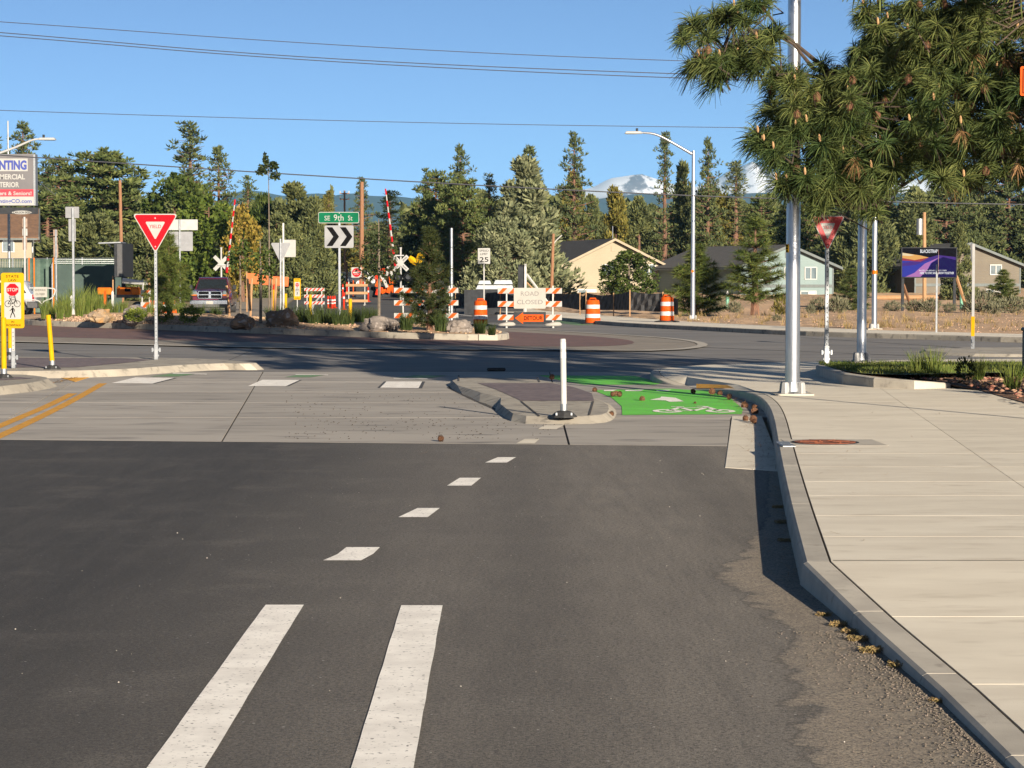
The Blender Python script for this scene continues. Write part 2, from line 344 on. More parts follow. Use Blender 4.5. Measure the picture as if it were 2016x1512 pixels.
# asphalt approach: a grid whose points carry how sandy and how trafficked the surface is
def asphalt_material():
    m = bpy.data.materials.new('worn_asphalt'); m.use_nodes = True
    N = m.node_tree.nodes; L = m.node_tree.links; b = N['Principled BSDF']; b.inputs['Roughness'].default_value = .82; b.inputs['Specular IOR Level'].default_value = .35
    pos = N.new('ShaderNodeNewGeometry').outputs['Position']
    def noise(sc, det=4, rough=.6, st=None):
        n = N.new('ShaderNodeTexNoise'); n.inputs['Scale'].default_value = sc; n.inputs['Detail'].default_value = det; n.inputs['Roughness'].default_value = rough
        if st:
            mp = N.new('ShaderNodeMapping'); mp.inputs['Scale'].default_value = st; L.new(pos, mp.inputs['Vector']); L.new(mp.outputs[0], n.inputs['Vector'])
        else: L.new(pos, n.inputs['Vector'])
        return n.outputs['Fac']
    def rng(x, a, b_, c=0, d=1):
        r = N.new('ShaderNodeMapRange'); r.inputs[1].default_value = a; r.inputs[2].default_value = b_; r.inputs[3].default_value = c; r.inputs[4].default_value = d
        L.new(x, r.inputs[0]); return r.outputs[0]
    def mix(f, a, b_):
        x = N.new('ShaderNodeMix'); x.data_type = 'RGBA'
        L.new(f, x.inputs['Factor'])
        for k, v in (('A', a), ('B', b_)):
            if isinstance(v, tuple): x.inputs[k].default_value = (*v, 1)
            else: L.new(v, x.inputs[k])
        return x.outputs['Result']
    def math_(op, a, b_):
        x = N.new('ShaderNodeMath'); x.operation = op
        for i, v in enumerate((a, b_)):
            if isinstance(v, (int, float)): x.inputs[i].default_value = v
            else: L.new(v, x.inputs[i])
        return x.outputs[0]
    at = N.new('ShaderNodeAttribute'); at.attribute_name = 'sand'
    at2 = N.new('ShaderNodeAttribute'); at2.attribute_name = 'wear'
    base = mix(rng(noise(.7, 5), .35, .65), (.245, .217, .176), (.205, .181, .148))
    base = mix(at2.outputs['Fac'], base, (.038, .036, .033))
    base = mix(rng(noise(2.2, 6, .75, (3, .35, 1)), .42, .72), base, (.135, .120, .10))
    base = mix(rng(noise(1.1, 5, .7), .52, .72), base, (.20, .178, .148))
    sandf = rng(math_('ADD', at.outputs['Fac'], math_('MULTIPLY', math_('SUBTRACT', noise(3.2, 5, .62), .5), .75)), .42, .58)
    edge = rng(math_('ABSOLUTE', math_('SUBTRACT', sandf, .30), 0), .0, .26, .6, 0)
    base = mix(sandf, base, mix(rng(noise(9), .4, .6), (.36, .30, .22), (.29, .24, .18)))
    base = mix(edge, base, (.028, .027, .025))
    agg = mix(rng(noise(130, 3, .75), .50, .72), base, (.23, .21, .185))
    agg = mix(rng(noise(110, 2, .6), .48, .28), agg, (.018, .018, .017))
    agg = mix(rng(noise(48, 4, .8), .46, .66), agg, (.055, .051, .046))
    agg = mix(rng(noise(38, 4, .8), .58, .74), agg, (.29, .26, .22))
    vo = N.new('ShaderNodeTexVoronoi'); vo.inputs['Scale'].default_value = 9; vo.inputs['Randomness'].default_value = 1; L.new(pos, vo.inputs['Vector'])
    agg = mix(rng(vo.outputs['Distance'], .055, .04), agg, (.42, .40, .36))
    mu = N.new('ShaderNodeMix'); mu.data_type = 'RGBA'; mu.blend_type = 'MULTIPLY'; L.new(rng(math_('ADD', at2.outputs['Fac'], math_('MULTIPLY', math_('SUBTRACT', noise(1.3, 4, .6, (1.6, .5, 1)), .5), .5)), .05, .85), mu.inputs['Factor'])
    L.new(agg, mu.inputs['A']); mu.inputs['B'].default_value = (.50, .50, .51, 1); agg = mu.outputs['Result']
    L.new(agg, b.inputs['Base Color'])
    bp = N.new('ShaderNodeBump'); bp.inputs['Strength'].default_value = .8; bp.inputs['Distance'].default_value = .006
    L.new(noise(120, 4, .7), bp.inputs['Height']); L.new(bp.outputs[0], b.inputs['Normal'])
    return m
MT['asphalt'] = asphalt_material()
rows = np.concatenate([np.arange(-6, 5, 1.0), np.arange(5, 24.9, .16)]); cols = 110
vs = []; sand = []; wear = []
sand_w = [(4, .8), (7, .8), (8.3, .75), (9.5, .60), (10.4, .40), (11.2, .46), (12.0, .50), (12.6, .62), (13.2, .42), (14.2, .34), (15.5, .22), (23, .10)]
for y in rows:
    for i in range(cols):
        t = i / (cols - 1); xr = kerb_x(min(max(y, 4.5), 23.0)) + .05
        x = -16 + (xr + 16) * (1 - (1 - t) ** 2.2)
        yy = min(y, edge_y(x)) if y < rows[-1] - .01 else edge_y(x)
        vs.append((x, yy, 0)); d = xr - x
        w = np.interp(yy, [a for a, _ in sand_w], [b for _, b in sand_w])
        sand.append(max(0, min(1, 1.15 - d / (w * 1.25))))
        wear.append(max(0, min(.85, .70 * (.1 - x) / 2.0)) + .30 * math.exp(-((x - .1) / .35) ** 2) + .22 * math.exp(-((x - 1.55) / .3) ** 2))
n = len(rows)
fs = [(j * cols + i, j * cols + i + 1, (j + 1) * cols + i + 1, (j + 1) * cols + i) for j in range(n - 1) for i in range(cols - 1)]
m = bpy.data.meshes.new('asphalt_road'); m.from_pydata(vs, [], fs); m.update()
for nm, dat in (('sand', sand), ('wear', wear)):
    a = m.attributes.new(nm, 'FLOAT', 'POINT'); a.data.foreach_set('value', dat)
tag(link('asphalt_road', m, MT['asphalt']), kind='structure', label='dark worn asphalt road in the foreground')
# ---- helper that cuts a paved area into slabs
def slabs(name, outline, cuts, z, th, gap, mat, parent, zf=None):
    bm = bmesh.new(); vv = [bm.verts.new((p.x, p.y, 0)) for p in outline]; bm.faces.new(vv)
    for p, d in cuts:
        nrm = Vector((-d.y, d.x, 0)).normalized()
        bmesh.ops.bisect_plane(bm, geom=bm.verts[:] + bm.edges[:] + bm.faces[:], plane_co=(p.x, p.y, 0), plane_no=nrm, dist=1e-5)
    r = bmesh.ops.inset_individual(bm, faces=bm.faces[:], thickness=gap / 2, use_even_offset=True)
    ring = set(r['faces'])
    for f in bm.faces:
        if f in ring or f.calc_area() < .02: continue
        poly = [(v.co.x, v.co.y) for v in f.verts]
        o = MB().prism(poly, z - th, z, 'xy').build(name, mat, parent)
        if zf:
            for v in o.data.vertices: v.co.z += zf(v.co.y) - z
    bm.free()
def kerb(name, front, width, ztop, zbot, seg, mat, parent, side=1, gap=.008, lean=.02, zfun=None):
    """kerb stones swept along the front top edge; side=+1 puts the kerb's body left of travel"""
    pts = [Vector(p) for p in front]; L = [0.0]
    for a, b in zip(pts, pts[1:]): L.append(L[-1] + (b - a).length)
    n = max(1, round(L[-1] / seg)); step = L[-1] / n
    inner = offset(pts, side * width)
    def at(t, arr):
        for j in range(len(L) - 1):
            if t <= L[j + 1] + 1e-9:
                f = (t - L[j]) / max(1e-9, L[j + 1] - L[j]); return arr[j].lerp(arr[j + 1], max(0, min(1, f)))
        return arr[-1]
    for k in range(n):
        t0, t1 = k * step + gap / 2, (k + 1) * step - gap / 2
        ts = [t0] + [t for t in L if t0 + .01 < t < t1 - .01] + [t1]
        mb = MB(); rings = []
        for t in ts:
            a, b = at(t, pts), at(t, inner); d = (b - a).normalized(); w = (b - a).length
            zb = zfun(a) if zfun else 0.0
            prof = [(-lean, zbot), (0, ztop - .03), (.008, ztop - .01), (.028, ztop), (w, ztop), (w, zbot)]
            rings.append([Vector((a.x + d.x * q, a.y + d.y * q, zz + zb)) for q, zz in prof])
        q = len(rings[0]); V = [p for r in rings for p in r]; F = []
        for i in range(len(rings) - 1):
            for j in range(q): F.append((i * q + j, i * q + (j + 1) % q, (i + 1) * q + (j + 1) % q, (i + 1) * q + j))
        F.append(tuple(range(q))); F.append(tuple((len(rings) - 1) * q + j for j in reversed(range(q))))
        mb.add(V, F).build(name, mat, parent)
# ---- concrete carriageway of the roundabout entry, slab by slab, and the sheet further in
far_y = 41.0
road_out = [Vector((-30, edge_y(-30), 0)), Vector((E1.x + .02, E1.y, 0)), G(1440, 822), Vector((6.5, 27.5, 0)), Vector((6.5, far_y, 0)), Vector((-30, far_y, 0))]
base = sheet('roundabout_entry_road', road_out, -.012, MT['joint'])
base['label'] = 'pale concrete roadway between the asphalt and the roundabout'
cut = []
for v in (822, 793, 772, 752): p = G(600, v); cut.append((p, Vector((1, -.02, 0))))
for (a, b) in (((437, 868), (500, 762)), ((1120, 874), (1106, 822)), ((-60, 868), (120, 765))):
    pa, pb = G(*a), G(*b); cut.append((pa, (pb - pa)))
slabs('concrete_slab', road_out, cut, 0.0, .05, .022, MT['roadconc'], base)
circ = sheet('circulatory_road', [Vector((-70, far_y + .02, 0)), Vector((75, far_y + .02, 0)), Vector((75, 100, 0)), Vector((12, 119, 0)), Vector((-70, 119, 0))], 0.0, MT['circ'])
circ['label'] = 'grey circulating lane of the roundabout'
sheet('lane_joint', [G(405, 728, .004), G(408, 728, .004), G(501, 688, .004), G(499, 688, .004)], .004, MT['blacktape'], circ)
for (a, b) in (((1545, 663), (1980, 690)), ((1330, 682), (1800, 701))):
    pa, pb = G(*a), G(*b); n_ = Vector((-(pb - pa).y, (pb - pa).x, 0)).normalized() * .05
    sheet('lane_joint', [pa - n_, pb - n_, pb + n_, pa + n_], .004, MT['blacktape'], circ)
# ---- near pavement (right): dark bed, slabs, kerb stones
kin = offset(kline, -.155)
def right_of(y): return Vector((16, y, 0))
nose = smooth([G(u, v, z) for u, v, z in ((1336, 759, 0.0), (1312, 752, .04), (1290, 743, .09), (1279, 734, KZ), (1283, 727, KZ))] + [G(u, v, KZ) for u, v in ( (1310, 723), (1400, 717), (1520, 713), (1700, 709), (2016, 706), (2600, 704))], 2)
nose_in = offset(nose, -.155)
k_hi = [p for p in kin if p.z > .112 or p.y < 20]; k_lo = [p for p in kin if not (p.z > .112 or p.y < 20)]
n_hi = [p for p in nose_in if p.z > .112]; n_lo = [p for p in nose_in if p.z <= .112]
E1_, E2_ = G(1452, 757, KZ), G(1352, 742, KZ)
MT['jointgrey'] = M('dirty_joint', (.20, .17, .135), (.30, .26, .21), scale=9, rough=.95)
walk_out = k_hi + [E1_, E2_] + n_hi + [Vector((16, nose_in[-1].y, 0)), Vector((16, -3, 0))]
walk = sheet('pavement', walk_out, -.02, MT['joint'])
walk['label'] = 'pale concrete pavement on the right with its kerb'
cut = []
for v in (1500, 1349, 1218, 1103.5, 1056, 1015, 976, 948, 919, 893, 821, 790, 768, 745):
    q_ = G(1700, v, KZ); q_ = G(1700, v, walk_z(q_.y)); cut.append((q_, Vector((1, 0, 0))))
pa, pb = G(2016, 960, KZ), G(1756, 780, KZ); cut.append((pa, pb - pa))
slabs('slab', walk_out, cut, KZ, .003, .006, MT['concrete'], walk, walk_z)
ramp_out = [k_hi[-1]] + k_lo + n_lo + [n_hi[0], E2_, E1_]
sheet('ramp', ramp_out, None, MT['concrete'], walk)
fan = k_lo[len(k_lo) // 3:]; m1 = [p.lerp(E1_.lerp(E2_, .35 + .5 * i / len(fan)), .42) for i, p in enumerate(fan)]
for p in fan + m1: p.z += .012
pd = MB().add(fan + m1, [(i, i + 1, len(fan) + i + 1, len(fan) + i) for i in range(len(fan) - 1)]).build('tactile_plate', MT['tactile'], walk)
if pd.data.polygons[0].normal.z < 0: pd.data.flip_normals()
jb = [G(1634, 1103, KZ)] + [q for q in walk_out if q.y > 12.2]
slabs('joint_bed', walk_out, cut[:8], KZ - .004, .05, .0004, MT['jointgrey'], walk, lambda y: walk_z(y) - .004)
kerb('kerb_stone', kline[:6], .145, KZ, -.05, 1.5, MT['kerb'], walk, -1, zfun=lambda p: p.z - KZ)
kerb('kerb_stone', kfront2, .145, KZ, -.13, 3.0, MT['kerb'], walk, -1, zfun=lambda p: p.z - KZ)
kerb('kerb_stone', nose, .145, KZ, -.13, 3.0, MT['kerb'], walk, -1, zfun=lambda p: p.z - KZ)
MB().box((G(1534, 876, KZ).x + .06, G(1534, 876, KZ).y, KZ + .006), (.12, .55, .014)).build('inlet_frame', MT['galv'], walk, bev=.003)
# expansion joint that shows black across the slabs
jp = G(1640, 1103.5, KZ); sheet('expansion_joint', [Vector((jp.x, jp.y - .009, 0)), Vector((6, jp.y - .009, 0)), Vector((6, jp.y + .009, 0)), Vector((jp.x, jp.y + .009, 0))], KZ + .0015, MT['joint'], walk)
# gutter strip beside the kerb
gut = [G(1441, 820), G(1500, 820), Vector((kerb_x(22.0) + .03, 22.4, 0)), Vector((kerb_x(20) + .03, G(1500, 930).y, 0)), G(1427, 921)]
MB().prism([(p.x, p.y) for p in gut], -.04, .005, 'xy').build('gutter_slab', MT['concrete'], walk, bev=.004)
# yellow tactile plate at the ramp, manhole lid with its concrete collar
mc = G(1624, 871.5, KZ)
mh = thing('manhole_cover', 'rusty oval-looking iron manhole cover set in the pavement slab', 'manhole', (mc.x, mc.y, KZ))
MB().prism([(-.36, -.42), (.52, -.42), (.50, .42), (-.36, .42)], .001, .003, 'xy').build('collar', MT['kerb'], mh)
MB().lathe([(.315, .003), (.315, .007), (.28, .007)], 28).build('frame', MT['darkmetal'], mh)
lid = MB().lathe([(.285, .003), (.285, .010), (.272, .012)], 28)
lid.build('lid', MT['rust'], mh)
for i in range(6):
    a = i * math.pi / 3; MB().box((.15 * math.cos(a), .15 * math.sin(a), .014), (.16, .02, .006), Matrix.Rotation(a, 3, 'Z')).build('rib', MT['rust'], mh)
# ---- small island with the white marker post
isl = smooth([G(u, v, .09) for u, v in ((872, 748), (905, 738.5), (1045, 742), (1092, 749), (1160, 764), (1200, 778), (1219, 794), (1213, 811), (1190, 819), (1100, 821), (1012, 819), (985, 803), (935, 776))], 1, True)
cen = sum(isl, Vector()) / len(isl)
def island(name, outline, ztop, flare, mat, label, inset=.14):
    o2 = [cen_ + (p - cen_) * (1 - inset / max(.4, (p - cen_).length)) for p in outline for cen_ in (sum(outline, Vector()) / len(outline),)]
    mb = MB(); n = len(outline)
    lo = [(p.x + (p - q).x * flare, p.y + (p - q).y * flare, -.03) for p, q in zip(outline, o2)]
    mb.prism([(a, b) for a, b, _ in lo], -.03, ztop, 'xy', [(q.x, q.y) for q in o2])
    o = mb.build(name, MT['ikerb']); tag(o, label, kind='structure'); return o
isle = island('refuge_island', isl, .075, .1, MT['kerb'], 'small kerbed concrete island beside the green bike lane', .34)
sheet('paving_inset', [G(u, v, .079) for u, v in ((940, 754), (1085, 754), (1130, 762), (1165, 774), (1170, 789), (1026, 789), (1005, 779), (975, 766))], .079, MT['paver'], isle)
for a, b in (((903, 739), (903, 750)), ((1058, 743), (1062, 752)), ((1168, 790), (1160, 817)), ((1026, 790), (1062, 819))):
    pa, pb = G(*a, .079), G(*b, .079); n_ = Vector((-(pb - pa).y, (pb - pa).x, 0)).normalized() * .012
    sheet('joint_line', [pa - n_, pb - n_, pb + n_, pa + n_], .081, MT['joint'], isle)
# dark gap along the island's left foot
fp = [G(u, v, .004) for u, v in ((884, 760), (935, 782), (978, 803), (1010, 822), (1001, 822), (968, 804), (925, 785), (880, 763))]
sheet('open_joint', fp, .004, MT['joint'], base)
# ---- splitter island (left), two parts with the crossing between
sa = smooth([G(u, v, .12) for u, v in ((-160, 700), (150, 703), (290, 703), (420, 706), (500, 712), (525, 714.5), (500, 716), (440, 715), (330, 721), (250, 727), (120, 731), (-160, 731))], 1, True)
splA = island('splitter_island', sa, .12, .3, MT['kerb'], 'long splitter island carrying the left yield sign')
sheet('paving_inset', [G(u, v, .124) for u, v in ((-160, 703), (240, 705), (300, 708), (250, 714), (150, 723), (-160, 724))], .124, MT['paver'], splA)
sb = smooth([G(u, v, .12) for u, v in ((-160, 737), (0, 736), (62, 737), (118, 744), (95, 750), (40, 758), (-160, 775))], 1, True)
splB = island('splitter_island', sb, .12, .3, MT['kerb'], 'nearer splitter island at the left edge, below the crossing')
sheet('paving_inset', [G(u, v, .124) for u, v in ((-160, 742), (40, 742), (66, 745), (-160, 757))], .124, MT['paver'], splB)
MB().prism([(p.x, p.y) for p in (G(112, 742), G(182, 741), (G(148, 752)))], -.01, .006, 'xy').build('tactile_plate', MT['tactile'], splA)
MB().prism([(p.x, p.y) for p in (G(268, 733), G(304, 729), (G(308, 731)), (G(276, 735)))], -.01, .006, 'xy').build('tactile_plate', MT['tactile'], splA)
# ---- truck apron ring and the planted central island
kb = [(18, 628, .22), (28, 636, .21), (60, 641, .2), (240, 647, .17), (420, 654, .14), (600, 660, .1), (760, 666, .07), (900, 670, .04), (975, 671, .03), (1000, 669, .03), (1004, 665, .03)]
kbase = [G(u, v, z) for u, v, z in kb] + [Vector((-.6, 67.5, .05)), Vector((-3, 71.5, .08)), Vector((-7.5, 76.5, .12)), Vector((-12, 82, .15)), Vector((-16.5, 84.5, .2)), Vector((-18.6, 82, .22))]
kcl = smooth(kbase, 2, True)
apo = [G(-200, 668, .02)] + [G(u, v, .02) for u, v in ((0, 672.5), (340, 681), (570, 686), (800, 688), (1010, 689), (1170, 690.5), (1300, 691.5), (1372, 686), (1394, 679), (1372, 672), (1310, 665), (1232, 660), (1107, 652.5), (962, 646))] + [Vector((-3.5, 86, .02)), Vector((-8, 95, .02)), Vector((-18, 98, .02)), Vector((-30, 88, .02))]
apo = smooth(apo, 2, True)
acen = Vector((-9, 74, 0))
def by_angle(pts, n=120):
    out = []
    for k in range(n):
        a = 2 * math.pi * k / n; d = Vector((math.cos(a), math.sin(a), 0)); best = None
        for i in range(len(pts)):
            p, q = pts[i], pts[(i + 1) % len(pts)]; e = q - p
            den = d.x * e.y - d.y * e.x
            if abs(den) < 1e-9: continue
            w = p - acen; t = (w.x * e.y - w.y * e.x) / den; s = (w.x * d.y - w.y * d.x) / den
            if t > 0 and -1e-6 <= s <= 1 + 1e-6 and (best is None or t > best[0]): best = (t, p.z + (q.z - p.z) * s)
        out.append(Vector((acen.x + d.x * best[0], acen.y + d.y * best[0], best[1])))
    return out
AO, AI = by_angle(apo), by_angle(kcl)
def ring(name, f0, f1, mat, parent, dz=0):
    mb = MB(); n = len(AO)
    a = [AO[i].lerp(AI[i], f0) for i in range(n)]; b = [AO[i].lerp(AI[i], f1) for i in range(n)]
    for p in a + b: p.z += dz
    mb.add(a + b, [(i, (i + 1) % n, n + (i + 1) % n, n + i) for i in range(n)])
    o = mb.build(name, mat, parent)
    if o.data.polygons[0].normal.z < 0: o.data.flip_normals()
    return o
apron = ring('truck_apron', .0, 1.02, MT['apronedge'], None); tag(apron, 'reddish stamped truck apron ringing the central island', kind='structure')
ring('red_band', .34, 1.0, MT['apron'], apron, .004)
edge_mb = ring('apron_kerb', -.012, .035, MT['kerb'], apron, .012)
for t in (8, 20, 34, 47, 60, 73, 82, 86, 90, 94, 99, 105, 110):
    p, q = AO[t], AO[t].lerp(AI[t], .34); n_ = Vector((-(q - p).y, (q - p).x, 0)).normalized() * .05
    sheet('joint_line', [p - n_, q - n_, q + n_, p + n_], .03, MT['kerb'], apron)
cring = [p + (p - acen).normalized() * 0 for p in AI]
isl_top = .17
kc = [Vector((p.x, p.y, 0)) for p in AI] + [Vector((AI[0].x, AI[0].y, 0))]
def zk(p):
    return min(AI, key=lambda q: (q.x - p.x) ** 2 + (q.y - p.y) ** 2).z
mound = bpy.data.objects.new('central_island', None); C.objects.link(mound)
tag(mound, 'kerbed planted island in the middle of the roundabout', kind='structure')
kerb('kerb_stone', kc, .18, isl_top, -.12, 3.4, MT['ikerb'], mound, +1, gap=.02, zfun=zk)
mb = MB(); n = len(AI); RN = 10; V = []; Fc = []
ic = sum(AI, Vector()) / n; ic.z = .55
def isle_z(x, y):
    p = Vector((x, y, 0)); d = (p - Vector((ic.x, ic.y, 0))); a = math.atan2((p - acen).y, (p - acen).x)
    nn_ = len(AI); e = AI[int(round((a % (2 * math.pi)) / (2 * math.pi) * nn_)) % nn_]
    f = (p - Vector((acen.x, acen.y, 0))).length / max(.1, (Vector((e.x, e.y, 0)) - Vector((acen.x, acen.y, 0))).length)
    f = min(1, f); return (e.z + isl_top - .02) + .22 * (1 - f ** 3)
for r in range(RN):
    f = 1 - r / RN
    for p in AI:
        d = (Vector((p.x, p.y, 0)) - Vector((acen.x, acen.y, 0))); L_ = d.length - .17; q = Vector((acen.x, acen.y, 0)) + d.normalized() * L_ * f
        V.append((q.x, q.y, isle_z(q.x, q.y) + (random.uniform(-.02, .02) if r else 0)))
V.append((acen.x, acen.y, isle_z(acen.x, acen.y + .01)))
for r in range(RN - 1):
    for i in range(n): Fc.append((r * n + i, r * n + (i + 1) % n, (r + 1) * n + (i + 1) % n, (r + 1) * n + i))
for i in range(n): Fc.append(((RN - 1) * n + i, (RN - 1) * n + (i + 1) % n, len(V) - 1))
mb.add(V, Fc).build('planting_soil', MT['soil'], mound)
# ---- far pavement and the bare lot beyond it
fk = [G(u, v) for u, v in ((2700, 690), (2016, 675), (1840, 669), (1700, 665), (1551, 660), (1420, 653), (1280, 646))] + [Vector((3.6, 86, 0)), Vector((2.2, 95, 0)), Vector((.4, 108, 0)), Vector((-1.4, 120, 0)), Vector((-3.4, 135, .18)), Vector((-5.4, 150, .36))]
fk = smooth(fk, 1)
for p in fk: p.z = 0
farwalk = thing('far_pavement', None, None); tag(farwalk, 'kerbed pavement across the far side of the roundabout', kind='structure')
kerb('kerb_stone', fk, .16, .14, -.1, 2.6, MT['ikerb'], farwalk, -1, gap=.012, zfun=lambda p: GND(p.y))
f_in = offset(fk, -.17); f_out = offset(fk, -3.0)
for i in range(0, len(fk) - 1, 1):
    q = [f_in[i], f_in[i + 1], f_out[i + 1], f_out[i]]
    k = max(1, round((q[1] - q[0]).length / 2.2))
    for j in range(k):
        a0, a1 = j / k + .004, (j + 1) / k - .004
        pp = [q[0].lerp(q[1], a0), q[0].lerp(q[1], a1), q[3].lerp(q[2], a1), q[3].lerp(q[2], a0)]
        vv = [(p.x, p.y, GND(p.y) - .05) for p in pp] + [(p.x, p.y, GND(p.y) + .138) for p in pp]
        MB().add(vv, [(0, 1, 2, 3), (4, 5, 6, 7), (0, 1, 5, 4), (1, 2, 6, 5), (2, 3, 7, 6), (3, 0, 4, 7)]).build('slab', MT['concrete'], farwalk)
lot_front = resample(f_out, 60); vs = []; fs = []; LN = 40
for j in range(LN):
    t = (j / (LN - 1)) ** 1.4
    for i, p in enumerate(lot_front):
        bx = 70 - 70 * (i / 59) * .98 if True else 0
        q = Vector((p.x + (X(2500 - 1560 * i / 59, 205) - p.x) * t, p.y + (205 - p.y) * t, 0))
        z = GND(q.y) + .11 + (random.uniform(-.04, .07) if 0 < j else 0)
        vs.append((q.x, q.y, z))
for j in range(LN - 1):
    for i in range(59): fs.append((j * 60 + i, j * 60 + i + 1, (j + 1) * 60 + i + 1, (j + 1) * 60 + i))
mb = MB(); mb.v = vs; mb.f = fs
lot = mb.build('bare_lot', MT['soil']); tag(lot, 'bare brown dirt lot behind the far pavement', kind='structure')
if lot.data.polygons[0].normal.z < 0: lot.data.flip_normals()
# ---- closed street running away behind the barricades
fr = [(-3.2, 92), (-5, 105), (-7, 120), (-9.4, 150), (-12.5, 200), (-19, 300), (-24, 380)]
fr = smooth([Vector((x, y, 0)) for x, y in fr], 1); fl, frr = offset(fr, 5.2), offset(fr, -5.0)
mb = MB(); nf = len(fr)
mb.add([(p.x, p.y, GND(p.y) + .012) for p in fl] + [(p.x, p.y, GND(p.y) + .012) for p in frr], [(i, i + 1, nf + i + 1, nf + i) for i in range(nf - 1)])
MT['farroad'] = M('far_asphalt', (.075, .072, .068), (.055, .053, .05), scale=.3, rough=.85)
street = mb.build('closed_street', MT['farroad']); tag(street, 'dark closed street leading away past the railway crossing', kind='structure')
if street.data.polygons[0].normal.z < 0: street.data.flip_normals()
def strip(name, pts, w, z, mat, parent, zf=None):
    a, b = offset(pts, w / 2), offset(pts, -w / 2); k = len(pts)
    o = MB().add([(p.x, p.y, z + (zf(p.y) if zf else 0)) for p in a + b], [(i, i + 1, k + i + 1, k + i) for i in range(k - 1)]).build(name, mat, parent)
    if o.data.polygons[0].normal.z < 0: o.data.flip_normals()
    return o
strip('edge_line', offset(fr, 3.6)[2:], .14, .018, MT['roadwhite'], street, GND)
strip('edge_line', offset(fr, -3.6)[3:], .14, .018, MT['roadwhite'], street, GND)
gl = offset(fr, 8.0)
strip('gravel_shoulder', gl, 5.4, .006, M('gravel_shoulder', (.26, .22, .17), (.20, .17, .13), scale=.8, rough=.95), street, GND)
# ================================================================ painted markings
marks = []
def mark(name, pix, mat, label, z=.004, group=None):
    o = sheet(name, [G(u, v, z) for u, v in pix], z, mat, kind='structure'); tag(o, label)
    return o
def bar_world(name, x0, x1, y0, y1, mat, label, sk=0):
    # a bar with slightly uneven edges
    pts = []; k = max(2, int((y1 - y0) / .25))
    for i in range(k + 1): pts.append(Vector((x0 + sk * i / k + random.uniform(-.0015, .0015), y0 + (y1 - y0) * i / k, 0)))
    for i in range(k, -1, -1): pts.append(Vector((x1 + sk * i / k + random.uniform(-.0015, .0015), y0 + (y1 - y0) * i / k, 0)))
    o = sheet(name, pts, .004, mat); tag(o, label); return o
bar_world('lane_line', -1.175, -.985, 2.5, G(560, 1192).y, MT['roadwhite'], 'left of the two broad white lines on the near asphalt', -.05)
bar_world('lane_line', -.505, -.300, 2.5, G(830, 1193).y, MT['roadwhite'], 'right of the two broad white lines on the near asphalt', -.045)
for pix, lab in ((((636, 1103), (664, 1091), (682, 1077), (748, 1077), (735, 1090), (711, 1103)), 'largest short white dash, nearest of the dotted bike line'),
                 (((784, 1018), (822, 1000), (866, 1000), (842, 1018)), 'second nearest white dash of the dotted bike line'),
                 (((880, 956), (905, 940.5), (947, 940.5), (928, 956)), 'third white dash of the dotted bike line'),
                 (((955, 910.5), (980, 900), (1016, 900), (998, 910.5)), 'fourth white dash, just short of the concrete edge')):
    mark('lane_dash', pix, MT['roadwhite'], lab)
for pix, lab in ((((1016, 873), (1033, 864), (1062, 864), (1052, 873)), 'worn pale dash on the concrete right past its edge'),
                 (((1058, 845), (1072, 837), (1110, 837), (1095, 845)), 'worn pale dash in front of the small island')):
    mark('lane_dash', pix, MT['concrete'], lab)
for k, (pix, drk, lab) in enumerate(((((219, 754), (267, 743), (343, 744), (300, 755)), ((300, 755), (343, 744), (349, 744), (306, 755)), 'leftmost white crosswalk block, by the yellow line ends'),
                                     (((488, 760), (517, 747.5), (590, 748), (563, 760)), ((563, 760), (590, 748), (595, 748), (569, 760)), 'middle white crosswalk block on the concrete'),
                                     (((748, 763), (761, 751), (831, 751), (824, 764)), ((824, 764), (831, 751), (837, 751), (831, 764)), 'rightmost white crosswalk block, left of the small island'))):
    mark('crosswalk_block', pix, MT['roadwhite'], lab)
    mark('black_contrast_bar', drk, MT['blacktape'], 'black edge of the ' + lab.split(',')[0])
mark('black_contrast_bar', ((743, 763.5), (756, 751), (761, 751), (748, 763.5)), MT['blacktape'], 'black bar left of the rightmost crosswalk block')
for pix, wl_, lab in ((((296, 741), (335, 735.5), (385, 736), (352, 741)), ((340, 734.2), (407, 735.8), (407, 737), (340, 735.4)), 'green bike crossing patch beside the left splitter island'),
                      (((560, 742.5), (585, 737.8), (640, 738), (612, 742.5)), ((582, 736.7), (646, 737.5), (646, 738.6), (582, 737.8)), 'green bike crossing patch behind the middle crosswalk block'),
                      (((778, 743.5), (815, 738.8), (880, 739), (852, 743.8)), ((775, 743.9), (842, 744.9), (842, 746.2), (775, 745.2)), 'green bike crossing patch behind the rightmost crosswalk block')):
    mark('bike_crossing_patch', pix, MT['palegreen'], lab)
    mark('bike_crossing_edge', wl_, MT['roadwhite'], 'thin white edge of the ' + lab)
strip_pts = [G(u, v) for u, v in ((203, 755), (140, 791), (70, 826), (0, 859), (-70, 889))] + [Vector((-5.05, 16, 0)), Vector((-4.95, 3, 0))]
def mline(pts, w, label):
    o = strip('centre_line', smooth(pts, 1), w, .004, MT['roadyellow'], None); tag(o, label, kind='structure')
mline(strip_pts, .13, 'longer right-hand stripe of the double yellow line')
mline([G(u, v) for u, v in ((143, 775), (95, 799), (40, 822), (0, 839), (-70, 868))] + [Vector((-5.42, 16, 0)), Vector((-5.30, 3, 0))], .13, 'shorter left-hand stripe of the double yellow line')
